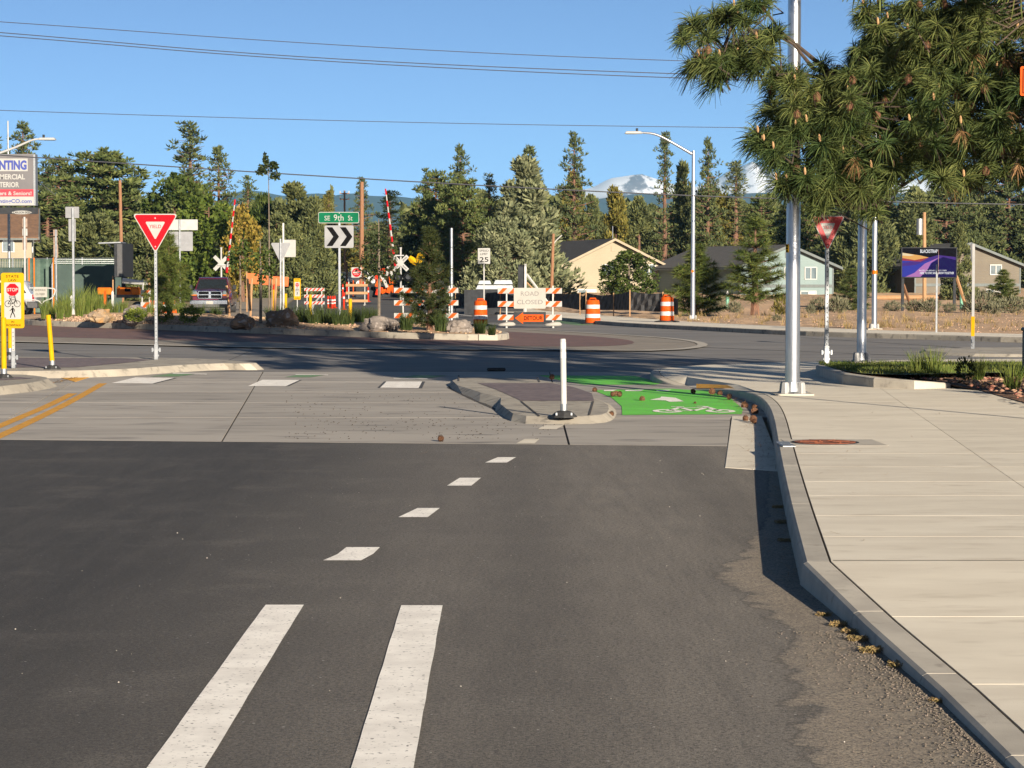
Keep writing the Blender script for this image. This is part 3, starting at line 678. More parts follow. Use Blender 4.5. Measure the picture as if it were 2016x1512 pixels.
# green bike lane in two pieces with its white symbols
gl1 = mark('bike_lane_green', ((1168, 768), (1320, 765), (1395, 770), (1440, 785), (1463, 806), (1460, 815), (1225, 817), (1224, 800), (1205, 783)), MT['green'], 'nearer bright green bike lane patch with a bicycle symbol')
mark('bike_lane_green', ((1060, 739), (1250, 740), (1270, 745), (1300, 755), (1290, 757), (1150, 757), (1110, 750)), MT['green'], 'further bright green bike lane patch behind the small island')
def flat(name, poly_px, label, z=.008): return tag(sheet(name, [G(u, v, z) for u, v in poly_px], z, MT['roadwhite']), label)
arrow = flat('lane_arrow', ((1279, 787), (1300, 783), (1302, 780.5), (1330, 783), (1346, 790), (1318, 791), (1310, 788)), 'white arrow head on the nearer green bike lane')
for i, (a, b) in enumerate(((1190, 1214), (1232, 1268), (1294, 1322))): flat('lane_dash', ((a, 767.5), (b, 767.2), (b - 8, 769.8), (a - 2, 769.8)), ('left', 'middle', 'right')[i] + ' of three small white dashes along the far edge of the nearer green patch')
bk0 = G(1361, 806.5); bike = thing('bicycle_symbol', 'white bicycle symbol painted on the green lane', 'road marking', (bk0.x, bk0.y, .008))
def ringpoly(cx, cy, rx, ry, w, n=22):
    mb = MB(); V = [(cx + rx * math.cos(2 * math.pi * i / n), cy + ry * math.sin(2 * math.pi * i / n), 0) for i in range(n)] + [(cx + (rx - w) * math.cos(2 * math.pi * i / n), cy + (ry - w * 2) * math.sin(2 * math.pi * i / n), 0) for i in range(n)]
    return mb.add(V, [(i, (i + 1) % n, n + (i + 1) % n, n + i) for i in range(n)])
ringpoly(-.33, -.42, .185, .36, .075).build('wheel', MT['roadwhite'], bike); ringpoly(.33, -.42, .185, .36, .075).build('wheel', MT['roadwhite'], bike)
mb = MB()
for a, b, w in (((-.33, -.42), (-.12, .35), .04), ((-.12, .35), (.0, -.38), .04), ((.0, -.38), (-.33, -.42), .035), ((.0, -.38), (.24, .40), .04), ((-.10, .30), (.22, .32), .045), ((.33, -.42), (.22, .62), .04), ((.12, .70), (.26, .62), .04), ((-.22, .55), (-.05, .55), .045), ((-.14, .55), (-.10, .30), .035)):
    a, b = Vector((*a, 0)), Vector((*b, 0)); n_ = Vector((-(b - a).y, (b - a).x, 0))  .normalized() * w * .9; mb.add([a - n_, b - n_, b + n_, a + n_], [(0, 1, 2, 3)])
mb.build('frame', MT['roadwhite'], bike)
# further green patch by the far kerb
mark('bike_lane_green', ((1085, 634), (1100, 630), (1160, 634), (1170, 639), (1140, 640.5)), MT['palegreen'], 'faded green patch left of the middle orange barrel')
# ================================================================ signs, posts, barricades, vehicles
def plate(parent, name, poly, y, mat, t=.003): return MB().prism(poly, y, y + t).build(name, mat, parent)
def bolt(parent, x, z, y, r=.014): return MB().prism(disc(r, x, z, 8), y, y + .004).build('bolt', MT['galv'], parent)
def square_post(parent, z0, z1, w=.055, mat='galv', holes=True, y=0.0):
    p = MB().box((0, y, (z0 + z1) / 2), (w, w, z1 - z0)).build('post', MT[mat], parent, bev=.004)
    if holes:
        mb = MB(); z = z0 + .1
        while z < z1 - .05:
            mb.prism(disc(w * .18, 0, z, 6), y - w / 2 - .0015, y - w / 2 + .002); z += .075
        mb.build('punched_holes', MT['darkmetal'], p)['kind'] = 'stuff'
    return p
def bracket(parent, z=.0, w=.055, y=0.0):
    b = MB(); b.box((0, y, z + .15), (w * 1.35, w * 1.35, .30)); b.box((0, y, z + .19), (w * 2.6, w * .5, .05)); b.box((0, y, z + .08), (w * 1.9, w * .6, .04))
    for s in (-1, 1): b.box((s * w * 1.3, y - .01, z + .19), (.035, .05, .085))
    return b.build('break_away_bracket', MT['galv'], parent, bev=.004)
def tri(w, h, z1, r=.03): return rpoly([(0, z1 - h), (w / 2, z1), (-w / 2, z1)], r)
def yield_sign(label, u, v, z, d=None, w=.88, h=.76, top=421, rz=0, post_mat='galv', red='red', holes=True, group=None, facing=True, postw=.055):
    p = G(u, v, z); t = thing('yield_sign', label, 'yield sign', p, rz, group)
    z1 = Z(top, p.y) - z
    square_post(t, .0, z1 - .04, postw, post_mat, holes); bracket(t, 0, postw)
    f = postw / 2 + .002
    pn = plate(t, 'panel', tri(w, h, z1, .045 * w), -f - .004, MT['signwhite'], .004)
    plate(t, 'red_field', tri(w * .93, h * .93, z1 - .022 * w, .035 * w), -f - .007, MT[red])
    plate(t, 'white_triangle', tri(w * .44, h * .46, z1 - h * .20, .02 * w), -f - .010, MT['signwhite'])
    text('YIELD', w * .26, h * .085, MT[red], t, 0, z1 - h * .32, -f - .0125)
    bolt(t, 0, z1 - h * .11, -f - .011, .016 * w); bolt(t, 0, z1 - h * .83, -f - .011, .016 * w)
    return t
yield_sign('bright red and white yield sign on the left splitter island', 308, 708, .12)
MT['shadered'] = M('shaded_yield_red', (.36, .008, .014), (.30, .007, .012), scale=2, rough=.5, coord='obj')  # shade copy of the sign red, for the sign under the pine
yr = yield_sign('smaller yield sign partly hidden under the overhanging pine', 1627, 716, .26, w=.575, h=.60, top=425, rz=R(4), red='shadered', postw=.06, post_mat='galv')
# delineator posts
def delineator(label, u, v, z, top, mat, r=.045, lean=(0, 0), group=None, name='delineator_post', bandm=None, base=True):
    p = G(u, v, z); t = thing(name, label, 'marker post', p, 0, group); h = Z(top, p.y) - z
    a = Vector((0, 0, .10)); b = Vector((lean[0], lean[1], h))
    MB().tube([a, a.lerp(b, .5), a.lerp(b, .985), b], [r, r, r, r * .85], 12).build('post', MT[mat], t, smooth=True)
    if bandm:
        for q in (.72, .86): MB().tube([a.lerp(b, q), a.lerp(b, q + .09)], r * 1.03, 12).build('reflective_band', MT[bandm], t, smooth=True)
    MB().tube([(0, 0, .07), (0, 0, .15)], r * 1.15, 12).build('collar', MT['galv'], t, smooth=True)
    if base:
        mb = MB(); mb.lathe([(.155, 0), (.15, .012), (.10, .055), (.07, .07), (.04, .075)], 8); mb.build('base', MT['rubber'], t)
        for s in (-1, 1): MB().box((s * .085, -.10, .04), (.02, .02, .03)).build('bolt', MT['galv'], t)
    return t
MT['bandwhite'] = M('reflective_white', (.42, .42, .41), rough=.35)
delineator('white marker post on the small concrete island', 1110, 821, .075, 667, 'white_post', .035, (-.012, 0), bandm='bandwhite')
delineator('yellow marker post at the left edge, lowest in the picture', 8, 745, .12, 625, 'yellowpost', .042, (-.0, 0), 'yellow posts on the splitter island')
delineator('yellow marker post between the crosswalk sign and the yield sign', 103, 727, .12, 620, 'yellowpost', .042, (-.06, 0), 'yellow posts on the splitter island')
delineator('yellow marker post standing right behind the crosswalk sign', 20, 700, .12, 600, 'yellowpost', .042, (.0, 0), 'yellow posts on the splitter island')
# in-street crosswalk sign
def person_shape(parent, x, z, s, y, mat):
    mb = MB(); mb.prism(disc(.07 * s, x - .0 * s, z + .46 * s, 10), y, y + .003)
    for a, b, w in (((0, .36), (.0, .02), .15), ((0, .05), (-.14, -.24), .075), ((-.14, -.24), (-.2, -.48), .065), ((0, .05), (.13, -.22), .075), ((.13, -.22), (.2, -.46), .065), ((-.03, .34), (-.16, .18), .055), ((-.16, .18), (-.26, .12), .05), ((.05, .34), (.17, .2), .055), ((.17, .2), (.16, .04), .05)):
        a, b = Vector(a) * s, Vector(b) * s; n = Vector((-(b - a).y, (b - a).x)).normalized() * w * s / 2
        mb.prism([(x + q.x, z + q.y) for q in (a - n, b - n, b + n, a + n)], y, y + .003)
    return mb.build('walking_figure', mat, parent)
def bike_shape(parent, x, z, s, y, mat):
    mb = MB()
    for sx in (-1, 1):
        for k in range(14):
            a0, a1 = 2 * math.pi * k / 14, 2 * math.pi * (k + 1) / 14; r0, r1 = .2 * s, .17 * s; c = x + sx * .28 * s
            mb.prism([(c + r0 * math.cos(a0), z + r0 * math.sin(a0)), (c + r0 * math.cos(a1), z + r0 * math.sin(a1)), (c + r1 * math.cos(a1), z + r1 * math.sin(a1)), (c + r1 * math.cos(a0), z + r1 * math.sin(a0))], y, y + .003)
    for a, b in (((-.28, 0), (-.12, .26)), ((-.12, .26), (.02, 0)), ((.02, 0), (-.28, 0)), ((.02, 0), (.2, .25)), ((-.12, .24), (.2, .24)), ((.28, 0), (.17, .33)), ((.17, .33), (.08, .36)), ((-.2, .32), (-.06, .32)), ((-.14, .32), (-.12, .24))):
        a, b = Vector(a) * s, Vector(b) * s; n = Vector((-(b - a).y, (b - a).x)).normalized() * .018 * s
        mb.prism([(x + q.x, z + q.y) for q in (a - n, b - n, b + n, a + n)], y, y + .003)
    return mb.build('bicycle_picture', mat, parent)
def crosswalk_sign(label, u, v, z, top, bot, w, rz=0):
    p = G(u, v, z); t = thing('crosswalk_sign', label, 'crosswalk sign', p, rz)
    zt, zb = Z(top, p.y) - z, Z(bot, p.y) - z; h = zt - zb; zc = (zt + zb) / 2; f = .03
    square_post(t, 0, zb + h * .5, .05, 'silverpaint'); bracket(t, 0, .05)
    plate(t, 'panel', rpoly(rect(w, h, 0, zc), .1 * w), -f - .004, MT['yellow'], .004)
    iz = zc - h * .005; plate(t, 'white_field', rpoly(rect(w * .72, h * .66, 0, iz), .05 * w), -f - .007, MT['signwhite'])
    plate(t, 'stop_octagon', disc(w * .28, 0, zc + h * .195, 8, math.pi / 8), -f - .010, MT['red'])
    text('STOP', w * .46, h * .062, MT['signwhite'], t, 0, zc + h * .195, -f - .013, bold=.02)
    text('STATE', w * .55, h * .045, MT['black'], t, 0, zc + h * .435, -f - .008); text('LAW', w * .34, h * .045, MT['black'], t, 0, zc + h * .365, -f - .008)
    text('FOR', w * .3, h * .04, MT['black'], t, 0, zc + h * .065, -f - .010)
    bike_shape(t, 0, zc - h * .06, w * .72, -f - .010, MT['black']); person_shape(t, 0, zc - h * .21, w * .5, -f - .010, MT['black'])
    text('IN', w * .12, h * .035, MT['black'], t, 0, zc - h * .385, -f - .008); text('CROSSWALK', w * .72, h * .042, MT['black'], t, 0, zc - h * .445, -f - .008)
    return t
crosswalk_sign('large yellow crosswalk sign at the left edge with a red stop octagon', 27, 725, .12, 537, 646, .40)
crosswalk_sign('small distant yellow crosswalk sign seen past the island', 585.5, 617, .0, 548, 590, .36)
# sign backs and plain posts on and behind the island
def back_sign(label, u, v, z, plates, ptop, w=.06, mat='galv', postmat=None, base=True, name='sign_post', d=None):
    p = G(u, v, z) if d is None else GP(u, d, z); t = thing(name, label, 'sign', p)
    square_post(t, -.05, Z(ptop, p.y) - z, w, postmat or mat, False)
    if base: MB().box((0, 0, .12), (w * 1.5, w * 1.5, .26)).build('sleeve', MT['silverpaint'], t, bev=.004)
    s = PXM(p.y)
    for (a, b, c, e, m) in plates:
        x0, x1 = (a - u) * s, (c - u) * s; z1, z0 = Z(b, p.y) - z, Z(e, p.y) - z
        plate(t, 'sign_panel', rpoly(rect(x1 - x0, z1 - z0, (x0 + x1) / 2, (z0 + z1) / 2), .02), w / 2 + .004 if m != 'front' else -.05, MT[m], .004)
    return t
MT['brownback'] = M('brown_sign_back', (.24, .17, .13), (.18, .13, .10), scale=3, rough=.6, coord='obj')  # plain brown of the sign backs
back_sign('tall grey post with two sign backs on the left of the island', 145.5, 623, .43, [(130, 407, 157, 429, 'signback'), (136, 431, 150, 475, 'signback')], 409, .075)
back_sign('slim post with brown sign edges at the far left, by the gate', 50, 0, 0, [(45, 430, 55, 447, 'brownback'), (45, 450, 55, 464, 'signwhite'), (45, 467, 54, 492, 'brownback')], 427, .085, postmat='silverpaint', base=False, d=112)
back_sign('post with a reddish brown sign edge left of the tall grey post', 111.5, 0, 0, [(106, 452, 114, 465, 'brownback'), (106, 467, 114, 480, 'brownback'), (106, 481, 115, 507, 'brownback')], 452, .07, base=False, d=108)
back_sign('white blank sign backs on a post right of the yield sign', 355, 0, 0, [(331, 432, 390, 453, 'silverpaint'), (333, 456, 380, 494, 'signback')], 432, .07, base=False, d=104)
# triangular back of the far yield sign, with the white post behind it
p = GP(556, 104); t = thing('yield_sign', 'grey back of a yield sign facing away, in the middle distance', 'yield sign', (X(553, 104), 104, 0))
square_post(t, 0, Z(470, 104), .07, 'galv', False); plate(t, 'panel', tri(.93, .95, Z(478, 104), .05), .042, MT['signback'], .004)
p = GP(558.5, 106); t = thing('sign_post', 'white post with a blank square sign back behind the reversed yield sign', 'sign', p)
square_post(t, 0, Z(439, 106), .08, 'white_post', False); plate(t, 'sign_panel', rpoly(rect(.62, .80, .26, Z(489, 106)), .04), .045, MT['signwhite'], .004)
# street name and chevron sign on the island
p = G(669, 642, .30); t = thing('street_name_sign', 'green street name plate above a black double chevron on the island', 'street sign', p); D = p.y; s = PXM(D)
square_post(t, -.05, Z(420, D) - .3, .07, 'alu', False)
zc = Z(428.5, D) - .3; W, H = 80 * s, 22 * s
plate(t, 'name_plate', rpoly(rect(W, H, -.02, zc), .05), -.048, MT['signwhite'], .004); plate(t, 'green_field', rpoly(rect(W * .975, H * .90, -.02, zc), .04), -.051, MT['signgreen'])
text('SE', W * .14, H * .42, MT['signwhite'], t, -.02 - W * .28, zc - H * .05, -.054); text('9th', W * .24, H * .56, MT['signwhite'], t, -.02, zc, -.054); text('St', W * .11, H * .45, MT['signwhite'], t, -.02 + W * .285, zc - H * .04, -.054)
bolt(t, 0, zc + H * .4, -.055); bolt(t, 0, zc - H * .4, -.055)
zc = Z(466, D) - .3; W, H = 57 * s, 44 * s
plate(t, 'chevron_panel', rpoly(rect(W, H, -.01, zc), .04), -.048, MT['signback'], .004)
for k in (-1, 1):
    x0 = -.01 + k * W * .23 - W * .2
    plate(t, 'chevron', [(x0, zc + H * .42), (x0 + W * .2, zc + H * .42), (x0 + W * .43, zc), (x0 + W * .2, zc - H * .42), (x0, zc - H * .42), (x0 + W * .23, zc)], -.052, MT['black'])
# speed limit
p = GP(953, 109); t = thing('speed_limit_sign', 'white speed limit 25 sign standing left of the road closed barricade', 'speed sign', p)
square_post(t, 0, Z(492, 109), .06, 'silverpaint', False); W, H = .61, .77; zc = Z(504, 109)
plate(t, 'panel', rpoly(rect(W, H, 0, zc), .03), -.04, MT['black'], .004); plate(t, 'white_field', rpoly(rect(W * .96, H * .97, 0, zc), .03), -.043, MT['signwhite'])
text('SPEED', W * .72, H * .13, MT['black'], t, 0, zc + H * .33, -.046); text('LIMIT', W * .6, H * .13, MT['black'], t, 0, zc + H * .12, -.046); text('25', W * .7, H * .3, MT['black'], t, 0, zc - H * .22, -.046, bold=.01)
# barricades
def barricade(label, u, d, width, z0=None, base=None, rz=0, rails=((1.22, 1.42), (.75, .95), (.27, .47)), mat='orange', foot='white_post', group='striped road closure barricades', posts=.36, stripes=6, h=1.5):
    p = GP(u, d); t = thing('barricade', label, 'barricade', p, rz, group)
    for s in (-1, 1):
        MB().box((s * width * posts, .035, h / 2 + .02), (.05, .05, h - .04)).build('upright', MT['white_post'], t, bev=.005)
        f = MB(); f.box((s * width * posts, 0, .03), (.07, 1.3, .06)); f.build('foot', MT[foot], t, bev=.01)
    for a, b in rails:
        r = MB().box((0, -.01, (a + b) / 2), (width, .03, b - a)).build('rail', MT['signwhite'], t, bev=.006)
        hh = b - a - .012; st = width / max(1, stripes)
        for k in range(stripes):
            x0 = -width / 2 + (k + .25) * st; sl = hh * .95; x1 = x0 + st * .42
            poly = [(x0 - sl / 2, a + .006), (x1 - sl / 2, a + .006), (x1 + sl / 2, b - .006), (x0 + sl / 2, b - .006)]
            poly = [(min(max(q, -width / 2 + .01), width / 2 - .01), w_) for q, w_ in poly]
            plate(r, 'orange_stripe', poly, -.0285, MT[mat])
    return t
bc = barricade('striped barricade carrying the road closed and detour signs', 1043, 81.5, 2.3, stripes=6)
zc = 1.055; plate(bc, 'road_closed_panel', rpoly(rect(1.14, .74, .0, zc), .04), -.05, MT['creamwhite'], .006)
MT['greyprint'] = M('faded_grey_print', (.13, .12, .115), (.10, .095, .09), scale=8, rough=.6, coord='obj')
text('ROAD', .64, .155, MT['greyprint'], bc, .0, zc + .165, -.0535); text('CLOSED', .92, .155, MT['greyprint'], bc, .0, zc - .135, -.0535)
zc = .345; plate(bc, 'detour_board', rect(1.15, .44, 0, zc), -.05, MT['darkmetal'], .01)
plate(bc, 'detour_arrow', [(-.53, zc), (-.24, zc + .21), (-.24, zc + .13), (.49, zc + .13), (.49, zc - .13), (-.24, zc - .13), (-.24, zc - .21)], -.054, MT['orange'])
text('DETOUR', .66, .145, MT['black'], bc, .125, zc, -.0565, bold=.015)
for i, (x, lab) in enumerate(((-.83, 'white sandbag draped over the left foot of the road closed barricade'), (.83, 'white sandbag draped over the right foot of the road closed barricade'))):
    mb = MB(); mb.lathe([(.06, 0), (.22, .0), (.26, .05), (.20, .11), (.08, .14), (.02, .14)], 12)
    for k in range(len(mb.v)): a, b, c = mb.v[k]; mb.v[k] = (a * 1.25 + .05 * math.sin(9 * b), b * .8, c * (1 + .25 * math.sin(7 * a)) + .062)
    o = mb.build('sandbag', MT['creamwhite'], None, (bc.location.x + x, bc.location.y - .12, 0), smooth='all'); tag(o, lab, 'sandbag', 'sandbags on the barricade feet')
barricade('striped barricade mostly hidden behind the dark young pine', 839, 86, 2.43, stripes=6)
barricade('small far barricade with red and white rails on the closed street', 619, 128, 1.15, rails=((1.05, 1.22), (.68, .85), (.30, .47)), mat='redorange', stripes=5, h=1.25)
t = barricade('plain wooden barricade below the do not enter sign', 702.5, 139, 1.36, rails=((1.15, 1.31), (.68, .84), (.2, .36)), mat='lumber', stripes=0, h=1.45)
for ch in t.children:
    if ch.name.startswith('rail'): ch.data.materials[0] = MT['lumber']
barricade('orange and white barricade end beside the orange trailer', 287, 112, .5, rails=((.95, 1.25), (.35, .65)), stripes=1, h=1.3)
# barrels
def barrel(label, u, v, z, r=.27, h=1.0, lid=0):
    p = G(u, v, z); t = thing('traffic_barrel', label, 'traffic barrel', p, 0, 'orange barrels round the closed exit')
    MB().lathe([(.48, 0), (.47, .03), (.34, .055), (.30, .06)], 16).build('rubber_base', MT['rubber'], t, smooth=True)
    prof = [(r, .05), (r, .22), (r * .97, .24), (r * .97, .40), (r * .94, .42), (r * .94, .58), (r * .91, .60), (r * .91, .76), (r * .88, .78), (r * .87, .88), (r * .80, .93), (r * .62, .95)]
    MB().lathe(prof, 20).build('drum', MT['orange'], t, smooth=True)
    for a, b, k in ((.245, .395, .972), (.605, .755, .912)): MB().lathe([(r * k + .002, a), (r * k + .002, b)], 20).build('white_band', MT['bandwhite'], t, smooth=True)
    MB().tube([(-.12, 0, .94), (-.11, 0, 1.0), (.11, 0, 1.0), (.12, 0, .94)], .03, 6).build('handle', MT['orange'], t)
    return t
barrel('orange and white barrel left of the road closed barricade', 946, 641, 0)
barrel('orange and white barrel on its own right of the road closed barricade', 1167, 638, 0, r=.30, h=1.05)
barrel('orange and white barrel on the far pavement near the street lamp', 1313, 634, .14)
# marker tubes on the closed street
for i, (u, d) in enumerate(((646, 131), (650.5, 131.5), (655, 131), (659, 132))):
    delineator(('leftmost', 'second', 'third', 'rightmost') [i] + ' of four red orange tubes in a tight row on the closed street', u, 0, 0, 0, 'redorange') if False else None
    p = GP(u, d); t = thing('channelizer_tube', ('leftmost', 'second from left', 'third from left', 'rightmost')[i] + ' of the four red orange tubes huddled on the closed street', 'marker tube', p, 0, 'red orange tubes on the closed street')
    MB().lathe([(.17, 0), (.16, .04), (.06, .07), (.055, .6), (.05, .66), (.03, .72)], 10).build('tube', MT['redorange'], t, smooth=True)
    MB().lathe([(.058, .42), (.056, .52)], 10).build('white_band', MT['bandwhite'], t); MB().lathe([(.059, .26), (.058, .34)], 10).build('white_band', MT['bandwhite'], t)
for i, (u, d, lab) in enumerate(((675, 165, 'red orange tube on the white edge line left of the do not enter sign'), (683, 178, 'red orange tube just left of the do not enter posts'), (704.5, 172, 'red orange tube between the do not enter posts'), (715, 180, 'red orange tube right of the do not enter posts'), (677, 128, 'red orange tube beside the left leg of the wooden barricade'), (725, 150, 'red orange tube by the worker-high gear right of the wooden barricade'))):
    p = GP(u, d); t = thing('channelizer_tube', lab, 'marker tube', p, 0, 'red orange tubes on the closed street')
    MB().lathe([(.17, 0), (.16, .04), (.06, .07), (.055, .9), (.03, .98)], 10).build('tube', MT['redorange'], t, smooth=True); MB().lathe([(.060, .62), (.058, .74)], 10).build('white_band', MT['bandwhite'], t)
# yellow posts beyond the island
for u, d, top, lab, cap in ((540, 108, 570, 'yellow bollard with a red orange cap beyond the island', 1), (562.5, 108, 578, 'short yellow post right of the orange capped bollard', 0), (611, 100, 580, 'yellow post right of the far crosswalk sign', 0), (689.5, 84, 588, 'yellow post right of the chevron sign post', 0)):
    p = GP(u, d); t = thing('yellow_post', lab, 'marker post', p, 0, 'yellow posts beyond the island'); h = Z(top, d)
    MB().tube([(0, 0, 0), (0, 0, h * .98), (0, 0, h)], [.07, .07, .05], 10).build('post', MT['yellowpost'], t, smooth=True)
    if cap: MB().tube([(0, 0, h), (0, 0, h + .06), (0, 0, h + .26)], [.09, .075, .015], 10).build('cap', MT['redorange'], t)
# do not enter
p = GP(702, 170); t = thing('do_not_enter_sign', 'square do not enter sign with a red disc on two orange posts', 'road sign', p); zb = p.z
for s in (-1, 1): MB().box((s * .24, .03, (Z(552, 170) - zb) / 2), (.07, .05, Z(552, 170) - zb)).build('post', MT['orange'], t)
zc = Z(536.5, 170) - zb; plate(t, 'panel', rpoly(rect(.76, .76, 0, zc), .04), -.02, MT['signwhite'], .004); plate(t, 'red_disc', disc(.33, 0, zc), -.024, MT['red'])
plate(t, 'white_bar', rect(.5, .11, 0, zc), -.028, MT['signwhite']); text('DO NOT', .4, .09, MT['signwhite'], t, 0, zc + .14, -.0285); text('ENTER', .34, .09, MT['signwhite'], t, 0, zc - .14, -.0285)
# railway crossing signals
def crossing(label, u, d, gate, flip, lights, back):
    p = GP(u, d); t = thing('crossing_signal', label, 'crossing signal', p, 0, 'railway crossing signals'); b = p.z
    hm = Z(487, d) - b; MB().tube([(0, 0, 0), (0, 0, hm - .12), (0, 0, hm)], [.06, .06, .09], 10).build('mast', MT['silverpaint'], t, smooth=True)
    zc = Z(518, d) - b; yb = -.1 if not back else -.1
    for k, s in enumerate((-1, 1)):
        rot = Matrix.Rotation(s * R(45), 3, 'Y'); o = MB().box((0, yb - k * .012, zc), (1.22, .008, .23), rot).build('crossbuck_blade', MT['signwhite'], t)
    if not back:
        for s, tx in ((1, 'RAIL'), (1, 'ROAD'), (-1, 'CROSS'), (-1, 'ING')):
            e = bpy.data.objects.new('tmp', None)
            tt = text(tx, .30, .10, MT['black'], t, (-.36 if tx in ('RAIL', 'CROSS') else .36), 0, 0)
            rot = Matrix.Rotation(s * R(45), 4, 'Y'); tt.data.transform(Matrix.Translation((0, yb - (.018 if s > 0 else .006) - .012, zc)) @ rot); bpy.data.objects.remove(e)
    (x0, v0), (x1, v1) = gate; s = PXM(d)
    a = Vector(((x0 - u) * s, -.3, Z(v0, d) - b)); c = Vector(((x1 - u) * s, -.3, Z(v1, d) - b)); L_ = (c - a).length; n = 13
    arm = MB().tube([a, c], [.07, .035], 6).build('gate_arm', MT['signwhite'], t)
    for k in range(0, n, 2): MB().tube([a.lerp(c, k / n), a.lerp(c, (k + 1) / n)], [.078 - .03 * k / n, .078 - .03 * (k + 1) / n], 6).build('red_stripe', MT['red'], arm)
    MB().box(((x0 - u) * s * .5, -.15, a.z + .5 if back else Z(503, d) - b), (abs((x0 - u) * s) + .4, .06, .07)).build('cross_arm', MT['silverpaint'], t)
    for lx, lv in lights:
        x, z = (lx - u) * s, Z(lv, d) - b
        l = MB().prism(disc(.30, x, z, 18), -.32, -.30).build('light_backing', MT['black'], t)
        MB().tube([(x, -.33, z), (x, -.45, z + .01)], [.17, .15], 12).build('hood', MT['darkmetal'], l); MB().prism(disc(.13, x, z, 14), -.345, -.335).build('lens', M('red_lens', (.14, .01, .008), rough=.2), l)
    if lights: MB().box((0, -.2, Z(548, d) - b), (1.0, .08, .08)).build('light_bar', MT['silverpaint'], t)
    return t
crossing('railway crossing signal with red lights and raised gate left of the dark pine', 789, 138, ((779, 524), (760, 372)), 1, ((783.5, 547), (804, 545.5)), False)
crossing('railway crossing signal seen from behind above the maroon pickup', 436, 146, ((448, 537), (465, 393)), 1, (), True)
MT['redlens'] = bpy.data.materials['red_lens']
# lamp posts and plain poles
def pole(label, u, v, z, top, r0, r1, mat='alu', name='lamp_post', cat='lamp post', arm=None, base='bolt', extra=None, group=None, d=None):
    p = G(u, v, z) if d is None else GP(u, d, z); t = thing(name, label, cat, p, 0, group); h = Z(top, p.y) - p.z if top is not None else 9.0
    MB().tube([(0, 0, .03), (0, 0, h * .5), (0, 0, h)], [r0, (r0 + r1) / 2, r1], 20).build('pole', MT[mat], t, smooth=True)
    if base == 'bolt':
        MB().lathe([(r0 * 2.1, .02), (r0 * 2.1, .035), (r0 * 1.9, .045), (r0 * 1.05, .05)], 4).build('base_plate', MT['galv'], t)
        for k in range(4):
            a = math.pi / 4 + k * math.pi / 2
            MB().box((r0 * 1.55 * math.cos(a), r0 * 1.55 * math.sin(a), .09), (r0 * .95, r0 * .95, .16), Matrix.Rotation(a, 3, 'Z'), .75).build('bolt_cover', MT['silverpaint'], t, bev=.012)
        MB().tube([(0, 0, .04), (0, 0, .17)], [r0 * 1.45, r0 * 1.15], 12).build('shoe', MT['galv'], t)
        MB().box((0, 0, .005), (r0 * 5.2, r0 * 5.2, .03)).build('footing', MT['kerb'], t)
    if arm:
        s = PXM(p.y); pts = [Vector(((uu - u) * s, 0, Z(vv, p.y) - p.z)) for uu, vv in arm]; pts = smooth(pts, 2)
        MB().tube(pts, [r1 * 1.0 - r1 * .45 * i / len(pts) for i in range(len(pts))], 10).build('arm', MT[mat], t, smooth=True)
        e = pts[-1]; q = math.copysign(1, e.x)
        l = MB().box((e.x + q * .32, 0, e.z - .0), (.72, .30, .10), None, .82).build('luminaire', MT['silverpaint'], t, bev=.02)
        MB().tube([(e.x + q * .18, 0, e.z + .05), (e.x + q * .18, 0, e.z + .17)], .05, 8).build('photocell', MT['darkmetal'], l)
        MB().box((e.x + q * .40, 0, e.z - .055), (.42, .22, .012)).build('lens', MT['paleglass'], l)
    return t
bigp = pole('thick silver pole in the right foreground rising out of the frame', 1560, 777, KZ, None, .098, .078)
zz = Z(489, bigp.location.y) - KZ; MB().box((-.085, -.05, zz), (.055, .005, .11), Matrix.Rotation(R(-55), 3, 'Z')).build('number_sticker', MT['yellow'], bigp)
for k in range(3): MB().box((-.088, -.053, zz + (k - 1) * .034), (.03, .005, .02), Matrix.Rotation(R(-55), 3, 'Z')).build('number', MT['black'], bigp)
pole('silver pole rising from the lawn behind the pine branches', 1696, 714, .26, 150, .082, .066)
p3_ = pole('thinner silver pole with an orange band on the far pavement', 1721, 648, .14, 200, .088, .070)
z_ = Z(536, p3_.location.y) - .14; MB().tube([(0, 0, z_ - .06), (0, 0, z_ + .06)], .088, 20).build('orange_band', MT['orange2'], p3_)
l1 = pole('tall street lamp with a long curved arm on the far pavement', 1364, 629, .14, 297, .095, .065, 'alu', arm=((1361, 303), (1325, 282), (1290, 263), (1262, 261)))
z_ = Z(534, l1.location.y) - .14; MB().box((-.02, -.095, z_), (.09, .01, .10)).build('number_sticker', MT['orange2'], l1)
pole('street lamp arm reaching in from the left edge over the billboard', -90, 0, 0, 330, .09, .06, 'silverpaint', arm=((-88, 335), (-30, 312), (30, 292), (66, 275), (80, 273.5)), d=92)
pole('slim dark grey pole beside the dark young pine', 889, 0, 0, 449, .075, .06, 'galv', name='metal_pole', cat='pole', base=None, d=96)
pole('thin antenna pole above the left billboard', 19, 0, 0, 238, .11, .05, 'galv', name='antenna_pole', cat='pole', base=None, d=140)
